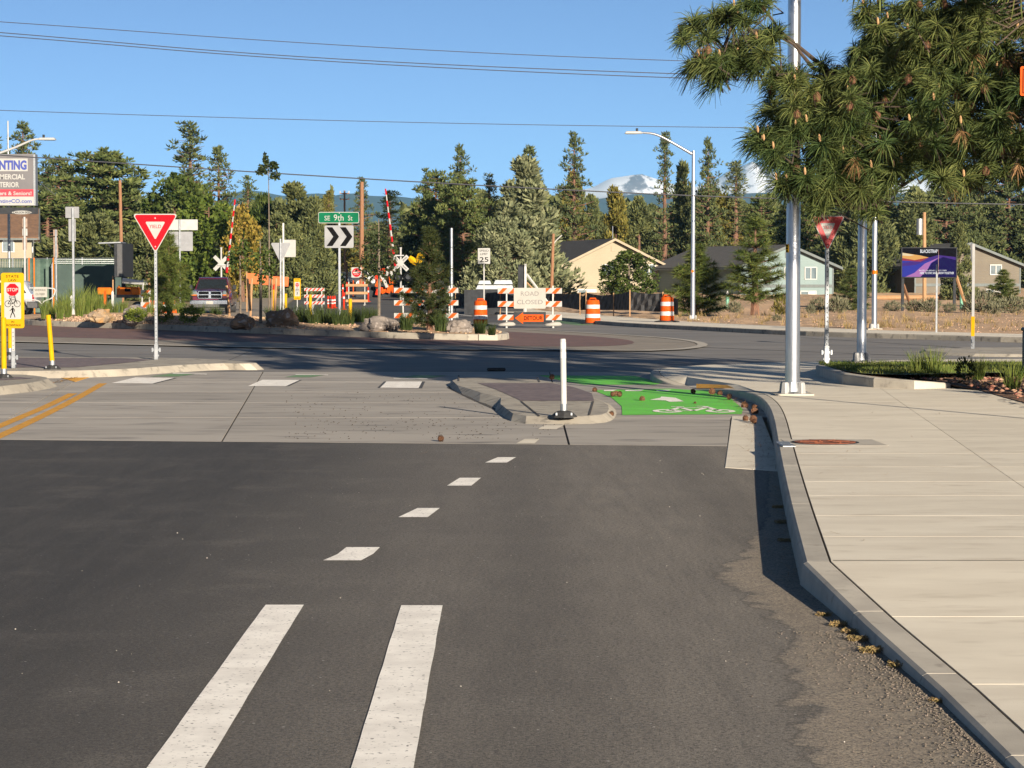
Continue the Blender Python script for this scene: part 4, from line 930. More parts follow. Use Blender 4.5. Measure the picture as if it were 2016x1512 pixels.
# signs seen edge-on at the right
p = G(1843.5, 655, .14); t = thing('yield_sign', 'narrow edge-on yield sign in front of the lit billboard', 'yield sign', p, R(80)); s = PXM(p.y)
square_post(t, 0, Z(520, p.y) - .14, .055, 'galv', False)
zt = Z(491, p.y) - .14; plate(t, 'panel', tri(.91, .80, zt, .04), -.04, MT['signwhite'], .004); plate(t, 'red_field', tri(.85, .74, zt - .02, .03), -.044, MT['red']); plate(t, 'white_triangle', tri(.4, .37, zt - .16, .02), -.048, MT['signwhite'])
p = G(1915, 687, .06); t = thing('sign_post', 'post with a yellow sleeve and a sign turned nearly edge-on at right', 'sign', p, R(72))
square_post(t, 0, Z(480, p.y) - .06, .06, 'silverpaint', False); plate(t, 'panel', tri(.62, .5, Z(478, p.y) - .06, .03), .04, MT['signback'], .004)
MB().box((0, 0, (Z(623, p.y) - .06) / 2 + .1), (.075, .075, Z(623, p.y) - .26)).build('yellow_sleeve', MT['yellowpost'], t, bev=.004); bracket(t, 0, .06)
# right-edge splitter for that post
rs = smooth([G(u, v, .06) for u, v in ((1790, 689), (1860, 684), (2016, 683), (2500, 680), (2500, 700), (2016, 698), (1880, 696))], 1, True)
rsp = island('splitter_island', rs, .06, .3, MT['ikerb'], 'low splitter island at the right carrying the sleeved post')
# orange plaque at the right edge
p = Vector((5.735, 24.6, KZ)); t = thing('orange_road_sign', 'orange bordered road sign cut off by the right edge', 'road sign', p)
square_post(t, 0, 3.9, .05, 'galv', False); zc = (Z(138, 25) + Z(195, 25)) / 2 - KZ; hh = Z(138, 25) - Z(195, 25)
plate(t, 'panel', rpoly(rect(.56, hh, 0, zc), .02), -.035, MT['orange'], .004)
fr_ = MB()
for a, b, c, e in ((-.255, -.245, zc - hh * .42, zc + hh * .42), (.245, .255, zc - hh * .42, zc + hh * .42), (-.245, .245, zc + hh * .39, zc + hh * .42), (-.245, .245, zc - hh * .42, zc - hh * .39)): fr_.prism([(a, c), (b, c), (b, e), (a, e)], -.038, -.035)
fr_.build('border', MT['black'], t)
# green utility pedestal at the right edge
p = G(2030, 742, .14); t = thing('utility_pedestal', 'teal green utility pedestal cut off by the right edge', 'utility box', p)
MT['teal'] = M('teal_green_plastic', (.02, .07, .06), (.016, .055, .05), scale=4, rough=.5, coord='obj')
MB().box((0, 0, .36), (.24, .24, .72)).build('body', MT['teal'], t, bev=.02); MB().box((0, 0, .74), (.28, .28, .06)).build('cap', MT['teal'], t, bev=.02)
# sidewalk closed sign on a bent pipe stand
p = GP(82, 104); t = thing('sidewalk_closed_sign', 'white sidewalk closed sign on a bent white pipe stand by the car', 'road sign', p); d = 104; s = PXM(d)
def px(u, v, y=0): return Vector(((u - 82) * s, y, Z(v, d)))
MB().tube(smooth([px(58, 567), px(104, 567), px(110, 571), px(104, 587), px(90, 591), px(83, 596), px(82, 612), px(82, 626)], 2), .03, 6).build('pipe_stand', MT['white_post'], t, smooth=True)
MB().tube(smooth([px(60, 590), px(74, 591), px(81, 596), px(82, 604)], 1), .03, 6).build('pipe_stand', MT['white_post'], t, smooth=True)
zc = Z(575, d); plate(t, 'panel', rpoly(rect(27 * s, 20 * s, (80 - 82) * s, zc), .03), -.05, MT['creamwhite'], .005)
text('SIDEWALK', 22 * s, 4.2 * s, MT['black'], t, -2 * s, zc + 4 * s, -.053); text('CLOSED', 18 * s, 4.2 * s, MT['black'], t, -2 * s, zc - 4 * s, -.053)
# dark arrow board on a white prop behind the barricade
d = 98; p = GP(1030, d); t = thing('backed_sign', 'dark sign panel propped with white braces behind the road closed barricade', 'road sign', p); s = PXM(d)
MB().box(((1026 - 1030) * s, .1, (Z(521, d) + Z(568, d)) / 2), (13 * s, .12, Z(521, d) - Z(568, d))).build('panel', MT['darkmetal'], t, bev=.01)
MB().box(((1034.5 - 1030) * s, 0, Z(521, d) / 2 + .02), (4.2 * s, .1, Z(520, d))).build('post', MT['white_post'], t)
MB().tube([((1037 - 1030) * s, .02, Z(540, d)), ((1058 - 1030) * s, .5, Z(568, d)), ((1085 - 1030) * s, 1.0, Z(604, d))], .06, 6).build('brace', MT['white_post'], t)
MB().tube([((1037 - 1030) * s, .12, Z(556, d)), ((1060 - 1030) * s, .6, Z(580, d))], .04, 6).build('brace', MT['lumber'], t)
# ---- vehicles
def wheel(parent, x, y, r, w, axis='x'):
    mb = MB(); a = (1, 0, 0) if axis == 'x' else (0, 1, 0); A = Vector(a) * w / 2; c = Vector((x, y, r))
    ty = MB().tube([c - A, c - A * .9, c + A * .9, c + A], [r * .93, r, r, r * .93], 20).build('wheel', MT['rubber'], parent, smooth=True)
    MB().tube([c - A * 1.03, c + A * 1.03], r * .62, 16).build('rim', MT['alu'], ty, smooth=True)
    for k in range(5):
        an = 2 * math.pi * k / 5; q = Vector((0, math.cos(an), math.sin(an))) if axis == 'x' else Vector((math.cos(an), 0, math.sin(an)))
        for sg in (-1, 1): MB().tube([c + A * sg * 1.05 + q * r * .1, c + A * sg * 1.05 + q * r * .5], r * .07, 6).build('spoke', MT['darkmetal'], ty)
    return ty
def pickup():
    d = 116; p = GP(413, d); t = thing('pickup_truck', 'maroon pickup truck with a chrome crossbar grille facing the camera', 'pickup truck', p, R(3))
    # front at y=0, tail at y=5.8; hull lofted in cross-sections
    def loft(name, secs, mat, sm=True, bev=0):
        mb = MB(); n = len(secs[0][1]); V = []; Fs = []
        for y, poly in secs: V += [(x, y, z) for x, z in poly]
        for i in range(len(secs) - 1):
            for j in range(n): Fs.append((i * n + j, i * n + (j + 1) % n, (i + 1) * n + (j + 1) % n, (i + 1) * n + j))
        Fs.append(tuple(range(n))); Fs.append(tuple((len(secs) - 1) * n + j for j in reversed(range(n))))
        return mb.add(V, Fs).build(name, mat, t, smooth=sm, bev=bev)
    def sec(w, z0, z1, r=.12, crown=.0): return [(-w / 2 + .03, z0), (w / 2 - .03, z0), (w / 2, z0 + .18), (w / 2, z1 - r), (w / 2 - r * .7, z1 - r * .15), (0, z1 + crown), (-w / 2 + r * .7, z1 - r * .15), (-w / 2, z1 - r), (-w / 2, z0 + .18)]
    loft('body', [(.10, sec(1.72, .52, 1.14)), (.22, sec(1.90, .50, 1.20)), (.6, sec(1.99, .48, 1.25, .14, .03)), (1.55, sec(2.0, .46, 1.30, .14, .04)), (1.6, sec(2.0, .45, 1.16)), (5.6, sec(2.0, .45, 1.2)), (5.75, sec(1.94, .5, 1.18))], MT['maroon'])
    for s in (-1, 1):
        MB().tube([(s * .97, .35, .82), (s * 1.0, .9, 1.02), (s * 1.0, 1.45, .82)], .08, 8).build('wheel_arch', MT['maroon'], t, smooth=True)
        MB().box((s * .80, .02 + .04, 1.08), (.30, .10, .24)).build('headlight', MT['paleglass'], t, bev=.04)
        MB().box((s * .80, .0, .985), (.28, .08, .05)).build('indicator', MT['orange2'], t)
        MB().box((s * 1.12, 1.95, 1.38), (.18, .10, .24)).build('mirror', MT['darkmetal'], t, bev=.03)
    loft('cab', [(1.55, [(-.90, 1.14), (.90, 1.14), (.90, 1.22), (-.90, 1.22)]), (2.25, [(-.94, 1.14), (.94, 1.14), (.72, 1.84), (-.72, 1.84)]), (2.6, [(-.95, 1.14), (.95, 1.14), (.74, 1.90), (-.74, 1.90)]), (3.7, [(-.95, 1.14), (.95, 1.14), (.74, 1.89), (-.74, 1.89)]), (4.0, [(-.93, 1.14), (.93, 1.14), (.72, 1.82), (-.72, 1.82)])], MT['maroon'])
    MB().add([(-.82, 1.60, 1.285), (.82, 1.60, 1.285), (.68, 2.18, 1.80), (-.68, 2.18, 1.80)], [(0, 1, 2, 3)]).build('windscreen', MT['glass'], t)
    MB().prism([(-.60, .80), (.60, .80), (.66, 1.02), (.58, 1.20), (-.58, 1.20), (-.66, 1.02)], .02, .10).build('grille_surround', MT['chrome'], t, bev=.02)
    for s in (-1, 1):
        for (z0, z1) in ((.835, .985), (1.025, 1.165)): MB().prism([(s * .06, z0), (s * .56, z0), (s * .58, (z0 + z1) / 2), (s * .54, z1), (s * .06, z1)], .006, .03).build('grille_mesh', MT['black'], t)
    MB().box((0, -.0, 1.1), (.12, .03, .16)).build('emblem', MT['chrome'], t, bev=.03)
    b = MB(); b.prism([(-1.0, .50), (1.0, .50), (1.0, .68), (.92, .74), (-.92, .74), (-1.0, .68)], -.06, .16); b.build('bumper', MT['chrome'], t, bev=.03)
    MB().box((0, .05, .44), (1.7, .2, .16)).build('valance', MT['plastic'], t); MB().box((0, -.075, .60), (.34, .012, .15)).build('number_plate', MT['creamwhite'], t)
    for s in (-1, 1):
        for y in (.95, 4.6): wheel(t, s * .86, y, .39, .26)
    MB().box((0, 2.6, .42), (1.5, 4.6, .18)).build('chassis', MT['plastic'], t)
pickup()
def suv():
    d = 108; xr = X(69, d); t = thing('suv', 'white four by four car cut off by the left edge, tail towards the right', 'car', (xr, d, 0))
    # profile along x: rear end at x=0, nose at x=-4.5, near side at y=0
    body = [(-.06, .62), (-.02, .72), (-.06, 1.02), (-.22, 1.10), (-.55, 1.66), (-.75, 1.71), (-2.5, 1.72), (-2.75, 1.66), (-3.3, 1.08), (-4.3, .98), (-4.5, .8), (-4.5, .42), (-3.95, .40), (-3.8, .72), (-3.5, .80), (-3.2, .72), (-3.05, .40), (-1.25, .40), (-1.1, .72), (-.8, .80), (-.5, .72), (-.36, .42), (-.1, .42)]
    MB().prism(body, 0, 1.75).build('body', MT['whitecar'], t, bev=.05, smooth=True)
    for poly in ([(-.40, 1.12), (-.72, 1.60), (-1.15, 1.62), (-1.15, 1.12)], [(-1.22, 1.12), (-1.22, 1.62), (-2.0, 1.63), (-2.0, 1.10)], [(-2.07, 1.10), (-2.07, 1.63), (-2.5, 1.63), (-3.05, 1.10)]): MB().prism(poly, -.006, .01).build('side_window', MT['glass'], t)
    MB().prism([(-.02, .40), (.10, .42), (.10, .66), (-.02, .72), (-.40, .72), (-.36, .42)], -.03, 1.78).build('rear_bumper', MT['plastic'], t, bev=.04)
    MB().box((-.08, -.012, .90), (.10, .03, .30)).build('tail_light', M('tail_lamp_red', (.22, .01, .015), rough=.25), t, bev=.01)
    MB().prism([(-4.4, .40), (-1.2, .40), (-1.15, .55), (-4.4, .55)], -.015, .02).build('side_cladding', MT['plastic'], t)
    MB().box((-1.5, -.01, .98), (.16, .02, .04)).build('door_handle', MT['plastic'], t)
    for x in (-.8, -3.5):
        for y in (.1, 1.62): wheel(t, x, y, .36, .22, 'y')
    MB().tube([(-.9, .2, 1.80), (-2.4, .2, 1.80)], .03, 6).build('roof_rail', MT['darkmetal'], t)
    MB().box((-1.6, .85, 1.86), (1.0, .9, .16)).build('roof_bag', MT['rubber'], t, bev=.06)
suv()
def far_vehicle(name, label, u, d, kind, rz, mat):
    p = GP(u, d); t = thing(name, label, 'truck' if kind == 'truck' else 'car', p, rz)
    if kind == 'truck':
        prof = [(-2.7, .5), (2.6, .5), (2.65, .95), (1.7, 1.12), (1.2, 1.75), (-.2, 1.78), (-.4, 1.12), (-2.7, 1.1)]
    else: prof = [(-2.2, .4), (2.2, .4), (2.25, .8), (1.4, .95), (.8, 1.45), (-1.0, 1.48), (-1.7, 1.0), (-2.2, .9)]
    MB().prism(prof, -.9, .9).build('body', MT[mat], t, bev=.05, smooth=True)
    g = [(1.45, 1.2), (1.1, 1.68), (.55, 1.70), (.55, 1.2)] if kind == 'truck' else [(1.1, 1.0), (.72, 1.38), (-.9, 1.40), (-1.4, 1.02)]
    MB().prism(g, -.91, .91).build('side_window', MT['glass'], t)
    for x in (-1.5, 1.5):
        for y in (-.8, .8): wheel(t, x, y, .36, .22, 'y')
far_vehicle('pickup_truck', 'white truck parked far off left of the closed street', 638, 215, 'truck', R(15), 'whitecar')
far_vehicle('parked_car', 'dark car parked beside the far white truck', 672, 222, 'car', R(20), 'darkmetal')
far_vehicle('parked_car', 'pale car far up the closed street beyond the do not enter sign', 706, 240, 'car', R(5), 'whitecar')
# ---- message board trailer
d = 114; p = GP(240, d); t = thing('message_board_trailer', 'orange trailer carrying a black message board seen from its edge', 'trailer', p, 0); s = PXM(d)
def q(u, v): return ((u - 240) * s, Z(v, d))
def bx(name, u0, v0, u1, v1, y, dy, mat, bev=.01):
    (x0, z1), (x1, z0) = q(u0, v0), q(u1, v1); return MB().box(((x0 + x1) / 2, y, (z0 + z1) / 2), (abs(x1 - x0), dy, abs(z1 - z0))).build(name, MT[mat], t, bev=bev)
bx('message_board', 232, 479, 249, 546, .6, 3.2, 'darkmetal', .02); bx('board_edge', 238, 481, 248, 544, -1.01, .04, 'plastic')
MB().box((q(218, 478)[0], .6, q(218, 478)[1]), (44 * s, 1.6, .06), Matrix.Rotation(R(-2), 3, 'Y')).build('solar_panel', MT['galv'], t)
MB().tube([(q(214, 480)[0], -.1, q(214, 480)[1]), (q(231, 498)[0], -.1, q(231, 498)[1])], .05, 6).build('panel_strut', MT['darkmetal'], t)
bx('mast', 236, 546, 243, 570, .6, .25, 'darkmetal'); bx('fender', 196, 566, 224, 580, -.3, .7, 'orange2', .05); bx('fender', 262, 566, 279, 580, -.3, .7, 'orange2', .05)
bx('battery_box', 232, 565, 270, 581, .3, 1.2, 'orange2', .03); bx('vent', 248, 568, 259, 574, -.32, .06, 'black')
bx('frame_rail', 198, 580, 280, 586, .2, 1.0, 'plastic')
bx('upright', 236, 562, 239, 575, -.4, .1, 'orange2'); bx('jack', 222, 578, 226, 600, -.5, .1, 'darkmetal'); bx('jack', 225, 543, 227.5, 575, -.5, .08, 'lumber')
for u in (206, 272): wheel(t, q(u, 590)[0], .0, .34, .2, 'y')
t = thing('road_gate_bar', 'broad white boom lying across wooden posts right of the trailer', 'boom', GP(268, 113)); s2 = PXM(113)
MB().tube([((242 - 268) * s2, 0, Z(552, 113)), ((292 - 268) * s2, 0, Z(558, 113))], [.15, .11], 6).build('boom', MT['white_post'], t)
MB().tube([((293 - 268) * s2, .05, Z(548, 113)), ((297 - 268) * s2, .05, 0)], .07, 6).build('wooden_post', MT['lumber'], t)
MB().tube([((283 - 268) * s2, -.1, Z(550, 113)), ((279 - 268) * s2, -.1, 0)], .04, 6).build('white_prop', MT['white_post'], t)
for i, (u, d, lab) in enumerate(((296, 113, 'orange cone under the end of the white boom'), (304, 112, 'orange cone left of the yield sign post'), (323, 114, 'orange cone right of the yield sign post, behind the pine'), (343, 114, 'orange cone furthest right behind the small pine'))):
    t = thing('traffic_cone', lab, 'traffic cone', GP(u, d, .0), 0, 'orange cones behind the island pine')
    MB().box((0, 0, .02), (.4, .4, .04)).build('base', MT['orange'], t); MB().lathe([(.15, .04), (.035, .72), (.03, .74)], 12).build('cone', MT['orange'], t, smooth=True)
    MB().lathe([(.103, .38), (.078, .52)], 12).build('white_band', MT['bandwhite'], t)
for i, (u, top, bot, mat, lab) in enumerate(((207, 574, 600, 'orange', 'short orange stake in the grass before the trailer'), (222, 575, 607, 'white_post', 'short white stake in the grass before the trailer'), (141, 584, 600, 'white_post', 'short leaning white stake left of the tall grey post'))):
    d = 88; t = thing('survey_stake', lab, 'stake', GP(u, d, .3)); MB().box((0, 0, (Z(top, d) - .3) / 2), (.09, .04, Z(top, d) - .3)).build('stake', MT[mat], t); MB().box((0, 0, Z(top, d) - .28), (.07, .03, .06), None, .4).build('tip', MT[mat], t)
# ================================================================ planting: needles, leaves, blades
rng = np.random.default_rng(11)
def np_mesh(name, verts, faces):
    """verts (N,3); faces: array (M,k) with k = 3 or 4"""
    m = bpy.data.meshes.new(name); k = faces.shape[1]
    m.vertices.add(len(verts)); m.vertices.foreach_set('co', np.ascontiguousarray(verts, dtype=np.float32).ravel())
    m.loops.add(faces.size); m.loops.foreach_set('vertex_index', np.ascontiguousarray(faces, dtype=np.int32).ravel())
    m.polygons.add(len(faces)); m.polygons.foreach_set('loop_start', np.arange(len(faces), dtype=np.int32) * k)
    m.update(calc_edges=True); return m
def unit(a): return a / np.maximum(1e-9, np.linalg.norm(a, axis=-1, keepdims=True))
def leaves(c, d, L, W, curl=.15):
    """diamond leaves: centres c, directions d (N,3)"""
    n = len(c); L = np.broadcast_to(L, n)[:, None]; W = np.broadcast_to(W, n)[:, None]
    d = unit(d); s = unit(np.cross(d, unit(rng.normal(size=(n, 3))))); nrm = np.cross(d, s)
    v = np.stack([c - d * L * .5, c + s * W * .5 + nrm * curl * W, c + d * L * .5, c - s * W * .5 + nrm * curl * W], 1).reshape(-1, 3)
    return v, np.arange(4 * n).reshape(n, 4)
def needles(base, axis, n, L, w, spread=1.5, droop=.35, seg2=False):
    """needle tufts: base points and twig axes (T,3); n needles each"""
    T = len(base); axis = unit(axis)
    a = np.repeat(axis, n, 0); b = np.repeat(base, n, 0)
    r = unit(rng.normal(size=(T * n, 3))); th = rng.uniform(.15, 1, T * n) ** .6 * spread
    side = unit(r - a * (r * a).sum(1, keepdims=True)); d = a * np.cos(th)[:, None] + side * np.sin(th)[:, None]
    b = b - a * (rng.uniform(0, 1, (T * n, 1)) * L * .45)
    l = (L * rng.uniform(.65, 1.12, T * n) * np.repeat(rng.uniform(.7, 1.15, T), n))[:, None]; ws = unit(np.cross(d, unit(rng.normal(size=d.shape)))) * w / 2
    if not seg2:
        tip = b + d * l; tip[:, 2] -= droop * l[:, 0] * .5
        v = np.stack([b - ws, b + ws, tip], 1).reshape(-1, 3); return v, np.arange(3 * T * n).reshape(-1, 3)
    mid = b + d * l * .55; mid[:, 2] -= droop * l[:, 0] * .10
    tip = b + d * l * .95; tip[:, 2] -= droop * l[:, 0] * .5
    v = np.stack([b - ws, b + ws, mid + ws, mid - ws, tip, tip], 1)
    v[:, 4] = tip + ws * .4; v[:, 5] = tip - ws * .4; v = v.reshape(-1, 3); k = np.arange(T * n)[:, None] * 6
    return v, np.concatenate([k + [0, 1, 2, 3], k + [3, 2, 4, 5]], 0)
def fol(name, c1, c2, isl=.35, trans=.18, scale=.8): return M(name, c1, c2, scale=scale, rough=.7, island=isl, coord='obj', trans=trans, spec=.15)
MT['pine'] = fol('pine_needles', (0.058, 0.076, 0.032), (0.089, 0.107, 0.037))
MT['pine2'] = fol('dense_pine_needles', (0.065, 0.090, 0.029), (0.106, 0.124, 0.037))
MT['juniper'] = fol('juniper_green', (0.072, 0.087, 0.037), (0.113, 0.124, 0.044))
MT['juniper_grey'] = fol('juniper_grey_green', (0.119, 0.138, 0.072), (0.167, 0.177, 0.096))
MT['juniper_olive'] = fol('juniper_olive', (0.113, 0.104, 0.023), (0.162, 0.142, 0.029))
MT['brightleaf'] = fol('bright_green_leaves', (.058, .088, .014), (.085, .115, .020), trans=.25)
MT['greenleaf'] = fol('mid_green_leaves', (.040, .062, .014), (.062, .085, .018), trans=.25)
MT['yellowleaf'] = fol('yellow_leaves', (.16, .125, .022), (.23, .17, .03), trans=.25)
MT['darkleaf'] = fol('dark_leaves', (.020, .032, .010), (.034, .045, .014))
MT['youngpine'] = fol('young_pine_needles', (.058, .085, .018), (.098, .118, .028), scale=1.5)
MT['nearpine'] = fol('long_pine_needles', (.036, .060, .017), (.078, .094, .027), isl=.55, scale=1.2, trans=.08)
MT['grass'] = fol('ornamental_grass', (.085, .125, .022), (.135, .150, .036), scale=2)
MT['drygrass'] = fol('dry_grass', (.28, .20, .09), (.20, .15, .06), scale=2)
MT['sage'] = fol('sagebrush', (.115, .118, .070), (.155, .150, .092), scale=2)
MT['candle'] = M('tan_pine_candle', (.34, .21, .10), (.26, .15, .07), scale=20, rough=.8, coord='obj')
MT['cone'] = M('pine_cone_brown', (.125, .055, .025), (.075, .035, .018), scale=40, rough=.85, coord='obj', bump=.6, bscale=90)
def trunk_mesh(H, r, limbs, lean=0.0, mat=None, n=8):
    mb = MB(); k = 6
    mb.tube([(lean * H * (i / k) ** 2 + .03 * r * math.sin(i * 2.1), .03 * r * math.cos(i * 1.7), H * i / k) for i in range(k + 1)], [r * (1.25 if i == 0 else 1) * (1 - .93 * i / k) + .01 for i in range(k + 1)], n)
    for a, b, rr in limbs:
        a, b = Vector(a), Vector(b); m = a.lerp(b, .5) + Vector((0, 0, -.04 * (b - a).length)); mb.tube([a, m, b], [rr, rr * .7, rr * .25], 5)
    return mb.mesh('trunk', False)
def ponderosa(seed, H=15.0, Rm=3.0, base=.14, dens=1.0, leaf=(.42, .13), prof=lambda t: (1 - t) ** .75 * (.55 + .45 * min(1, t * 5 + .3)) + .06):
    global rng; rng = np.random.default_rng(seed); rnd = random.Random(seed); cs = []; rad = []; limbs = []
    z = base * H
    while z < H * .99:
        t = (z / H - base) / (1 - base); nb = rnd.choice((3, 4, 4, 5))
        a0 = rnd.uniform(0, 6.28)
        for b in range(nb):
            a = a0 + 6.283 * b / nb + rnd.uniform(-.5, .5); L = Rm * prof(t) * rnd.uniform(.55, 1.2); up = rnd.uniform(-.05, .45) * (1 - .3 * t)
            d = np.array([math.cos(a), math.sin(a), up]); p0 = np.array([0, 0, z]); limbs.append((tuple(p0), tuple(p0 + d * L * .9), .02 + .022 * L))
            k = max(1, int(L / .62 * dens))
            for i in range(k):
                f = .35 + .65 * (i + rnd.random()) / k
                cs.append(p0 + d * L * f + np.array([rnd.gauss(0, .22), rnd.gauss(0, .22), rnd.gauss(0, .15) + .12 * f])); rad.append(rnd.uniform(.32, .62) * (.8 + .2 * (1 - t)))
        z += rnd.uniform(.38, .62) * (1.1 - .45 * t) / max(.6, dens) ** .3
    cs.append(np.array([0, 0, H])); rad.append(.4)
    cs = np.array(cs); rad = np.array(rad); n = 22
    off = unit(rng.normal(size=(len(cs) * n, 3))) * rng.uniform(.25, 1, (len(cs) * n, 1)) ** .5; r = np.repeat(rad, n)[:, None]
    c = np.repeat(cs, n, 0) + off * r * np.array([1, 1, .65]); dd = off + np.array([0, 0, .55])
    v, f = leaves(c, dd, leaf[0] * rng.uniform(.7, 1.2, len(c)), leaf[1]); return np_mesh('crown', v, f), trunk_mesh(H * .97, .17 + .012 * H, limbs)
def juniper(seed, H=10.0, Rm=2.8, base=.03, n_lobe=70, per=130, shape='cone', leaf=(.46, .15), up=.9):
    global rng; rng = np.random.default_rng(seed); rnd = random.Random(seed); limbs = []; C_ = []; Rl = []
    for i in range(n_lobe):
        t = rnd.random() ** (1.25 if shape == 'cone' else .9); z = base * H + t * H * (1 - base)
        if shape == 'cone': rr = Rm * ((1 - t) ** .8 * min(1, t * 6 + .55)) + .12
        elif shape == 'dome': rr = Rm * math.sqrt(max(.02, 1 - (t * 1.02) ** 2.2)) * min(1, t * 4 + .6)
        else: rr = Rm * math.sqrt(max(.02, 1 - (2 * t - 1) ** 2))
        a = rnd.uniform(0, 6.283); q = rr * rnd.uniform(.45, .92)
        p = np.array([q * math.cos(a), q * math.sin(a), z - .06 * H * (shape != 'cone')]); C_.append(p); Rl.append(rnd.uniform(.16, .30) * Rm * (1 - .45 * t) + .18)
        if i % 3 == 0: limbs.append(((0, 0, max(.2, z - q * .7)), tuple(p), .035))
    C_.append(np.array([0, 0, H * .95])); Rl.append(.3)
    cs = np.array(C_); rl = np.array(Rl); n = per
    off = unit(rng.normal(size=(len(cs) * n, 3))); k = rng.uniform(.3, 1, (len(off), 1)) ** .4; r = np.repeat(rl, n)[:, None]
    c = np.repeat(cs, n, 0) + off * k * r * np.array([1, 1, 1.35]); c[:, 2] = np.maximum(c[:, 2], .1)
    v, f = leaves(c, off + np.array([0, 0, up]) + rng.normal(size=off.shape) * .3, leaf[0] * rng.uniform(.6, 1.2, len(c)), leaf[1]); return np_mesh('crown', v, f), trunk_mesh(H * .9, .12 + .012 * H, limbs)
def young_pine(seed, H=4.0, Rm=1.3, base=.05, needle=.22, nn=26, step=.30, w=.012, upw=.35):
    global rng; rng = np.random.default_rng(seed); rnd = random.Random(seed); B = []; A = []; limbs = []; z = base * H + .1
    while z < H * .97:
        t = z / H; nb = rnd.choice((4, 5, 6)); a0 = rnd.uniform(0, 6.28)
        for b in range(nb):
            a = a0 + 6.283 * b / nb + rnd.uniform(-.4, .4); L = Rm * ((1 - t) ** .8 * min(1, .55 + 2 * t) + .05) * rnd.uniform(.65, 1.15); d = np.array([math.cos(a), math.sin(a), upw + .5 * t]); d = d / np.linalg.norm(d)
            p0 = np.array([0, 0, z]); limbs.append((tuple(p0), tuple(p0 + d * L), .012 + .012 * L)); k = max(2, int(L / .13))
            for i in range(k):
                f = .25 + .75 * (i + .5) / k; sd = np.array([rnd.gauss(0, .45), rnd.gauss(0, .45), rnd.gauss(.1, .25)])
                B.append(p0 + d * L * f + sd * .16 * (1.2 - f)); A.append(d + sd * .8)
        z += step * rnd.uniform(.7, 1.3)
    B.append(np.array([0, 0, H])); A.append(np.array([0, 0, 1.0]))
    v, f = needles(np.array(B), np.array(A), nn, needle, w, 1.35, .25); return np_mesh('crown', v, f), trunk_mesh(H * .97, .035 + .014 * H, limbs, n=7)
def tree(name, label, cat, meshes, H0, W0, loc, H, W, rz, mats, group=None):
    t = thing(name, label, cat, loc, rz, group); t.scale = (W / W0, W / W0, H / H0)
    for nm, m, mt in zip(('crown', 'trunk'), meshes, mats):
        o = link(nm, m, None, t)
        if not m.materials: m.materials.append(mt)
        if m.materials[0] != mt: o.material_slots[0].link = 'OBJECT'; o.material_slots[0].material = mt
    return t
PR = {}
for i in range(4): PR['pond%d' % i] = (ponderosa(20 + i, 15, 3.0, (.12, .2, .1, .3)[i], (1.0, .85, 1.25, .8)[i]), 15, 6.4)
for i in range(2): PR['dense%d' % i] = (ponderosa(40 + i, 14, 4.4, .05, 1.35, (.5, .15), lambda t: math.sqrt(max(.03, 1 - t ** 2.0)) * (.75 + .25 * min(1, t * 4))), 14, 8.8)
PR['slim0'] = (ponderosa(50, 16, 1.7, .12, .85, (.36, .12)), 16, 3.6)
PR['slim1'] = (ponderosa(51, 14, 1.3, .1, 1.0, (.34, .11)), 14, 2.8)
for i in range(3): PR['jun%d' % i] = (juniper(60 + i, 10, 2.6), 10, 5.4)
for i in range(2): PR['dome%d' % i] = (juniper(70 + i, 9, 3.4, shape='dome', n_lobe=85), 9, 6.8)
PR['leaf0'] = (juniper(80, 8, 2.8, .1, 60, 110, 'round', (.34, .22), .2), 8, 5.6)
PR['leaf1'] = (juniper(81, 8, 2.2, .1, 38, 80, 'round', (.32, .22), .2), 8, 4.4)
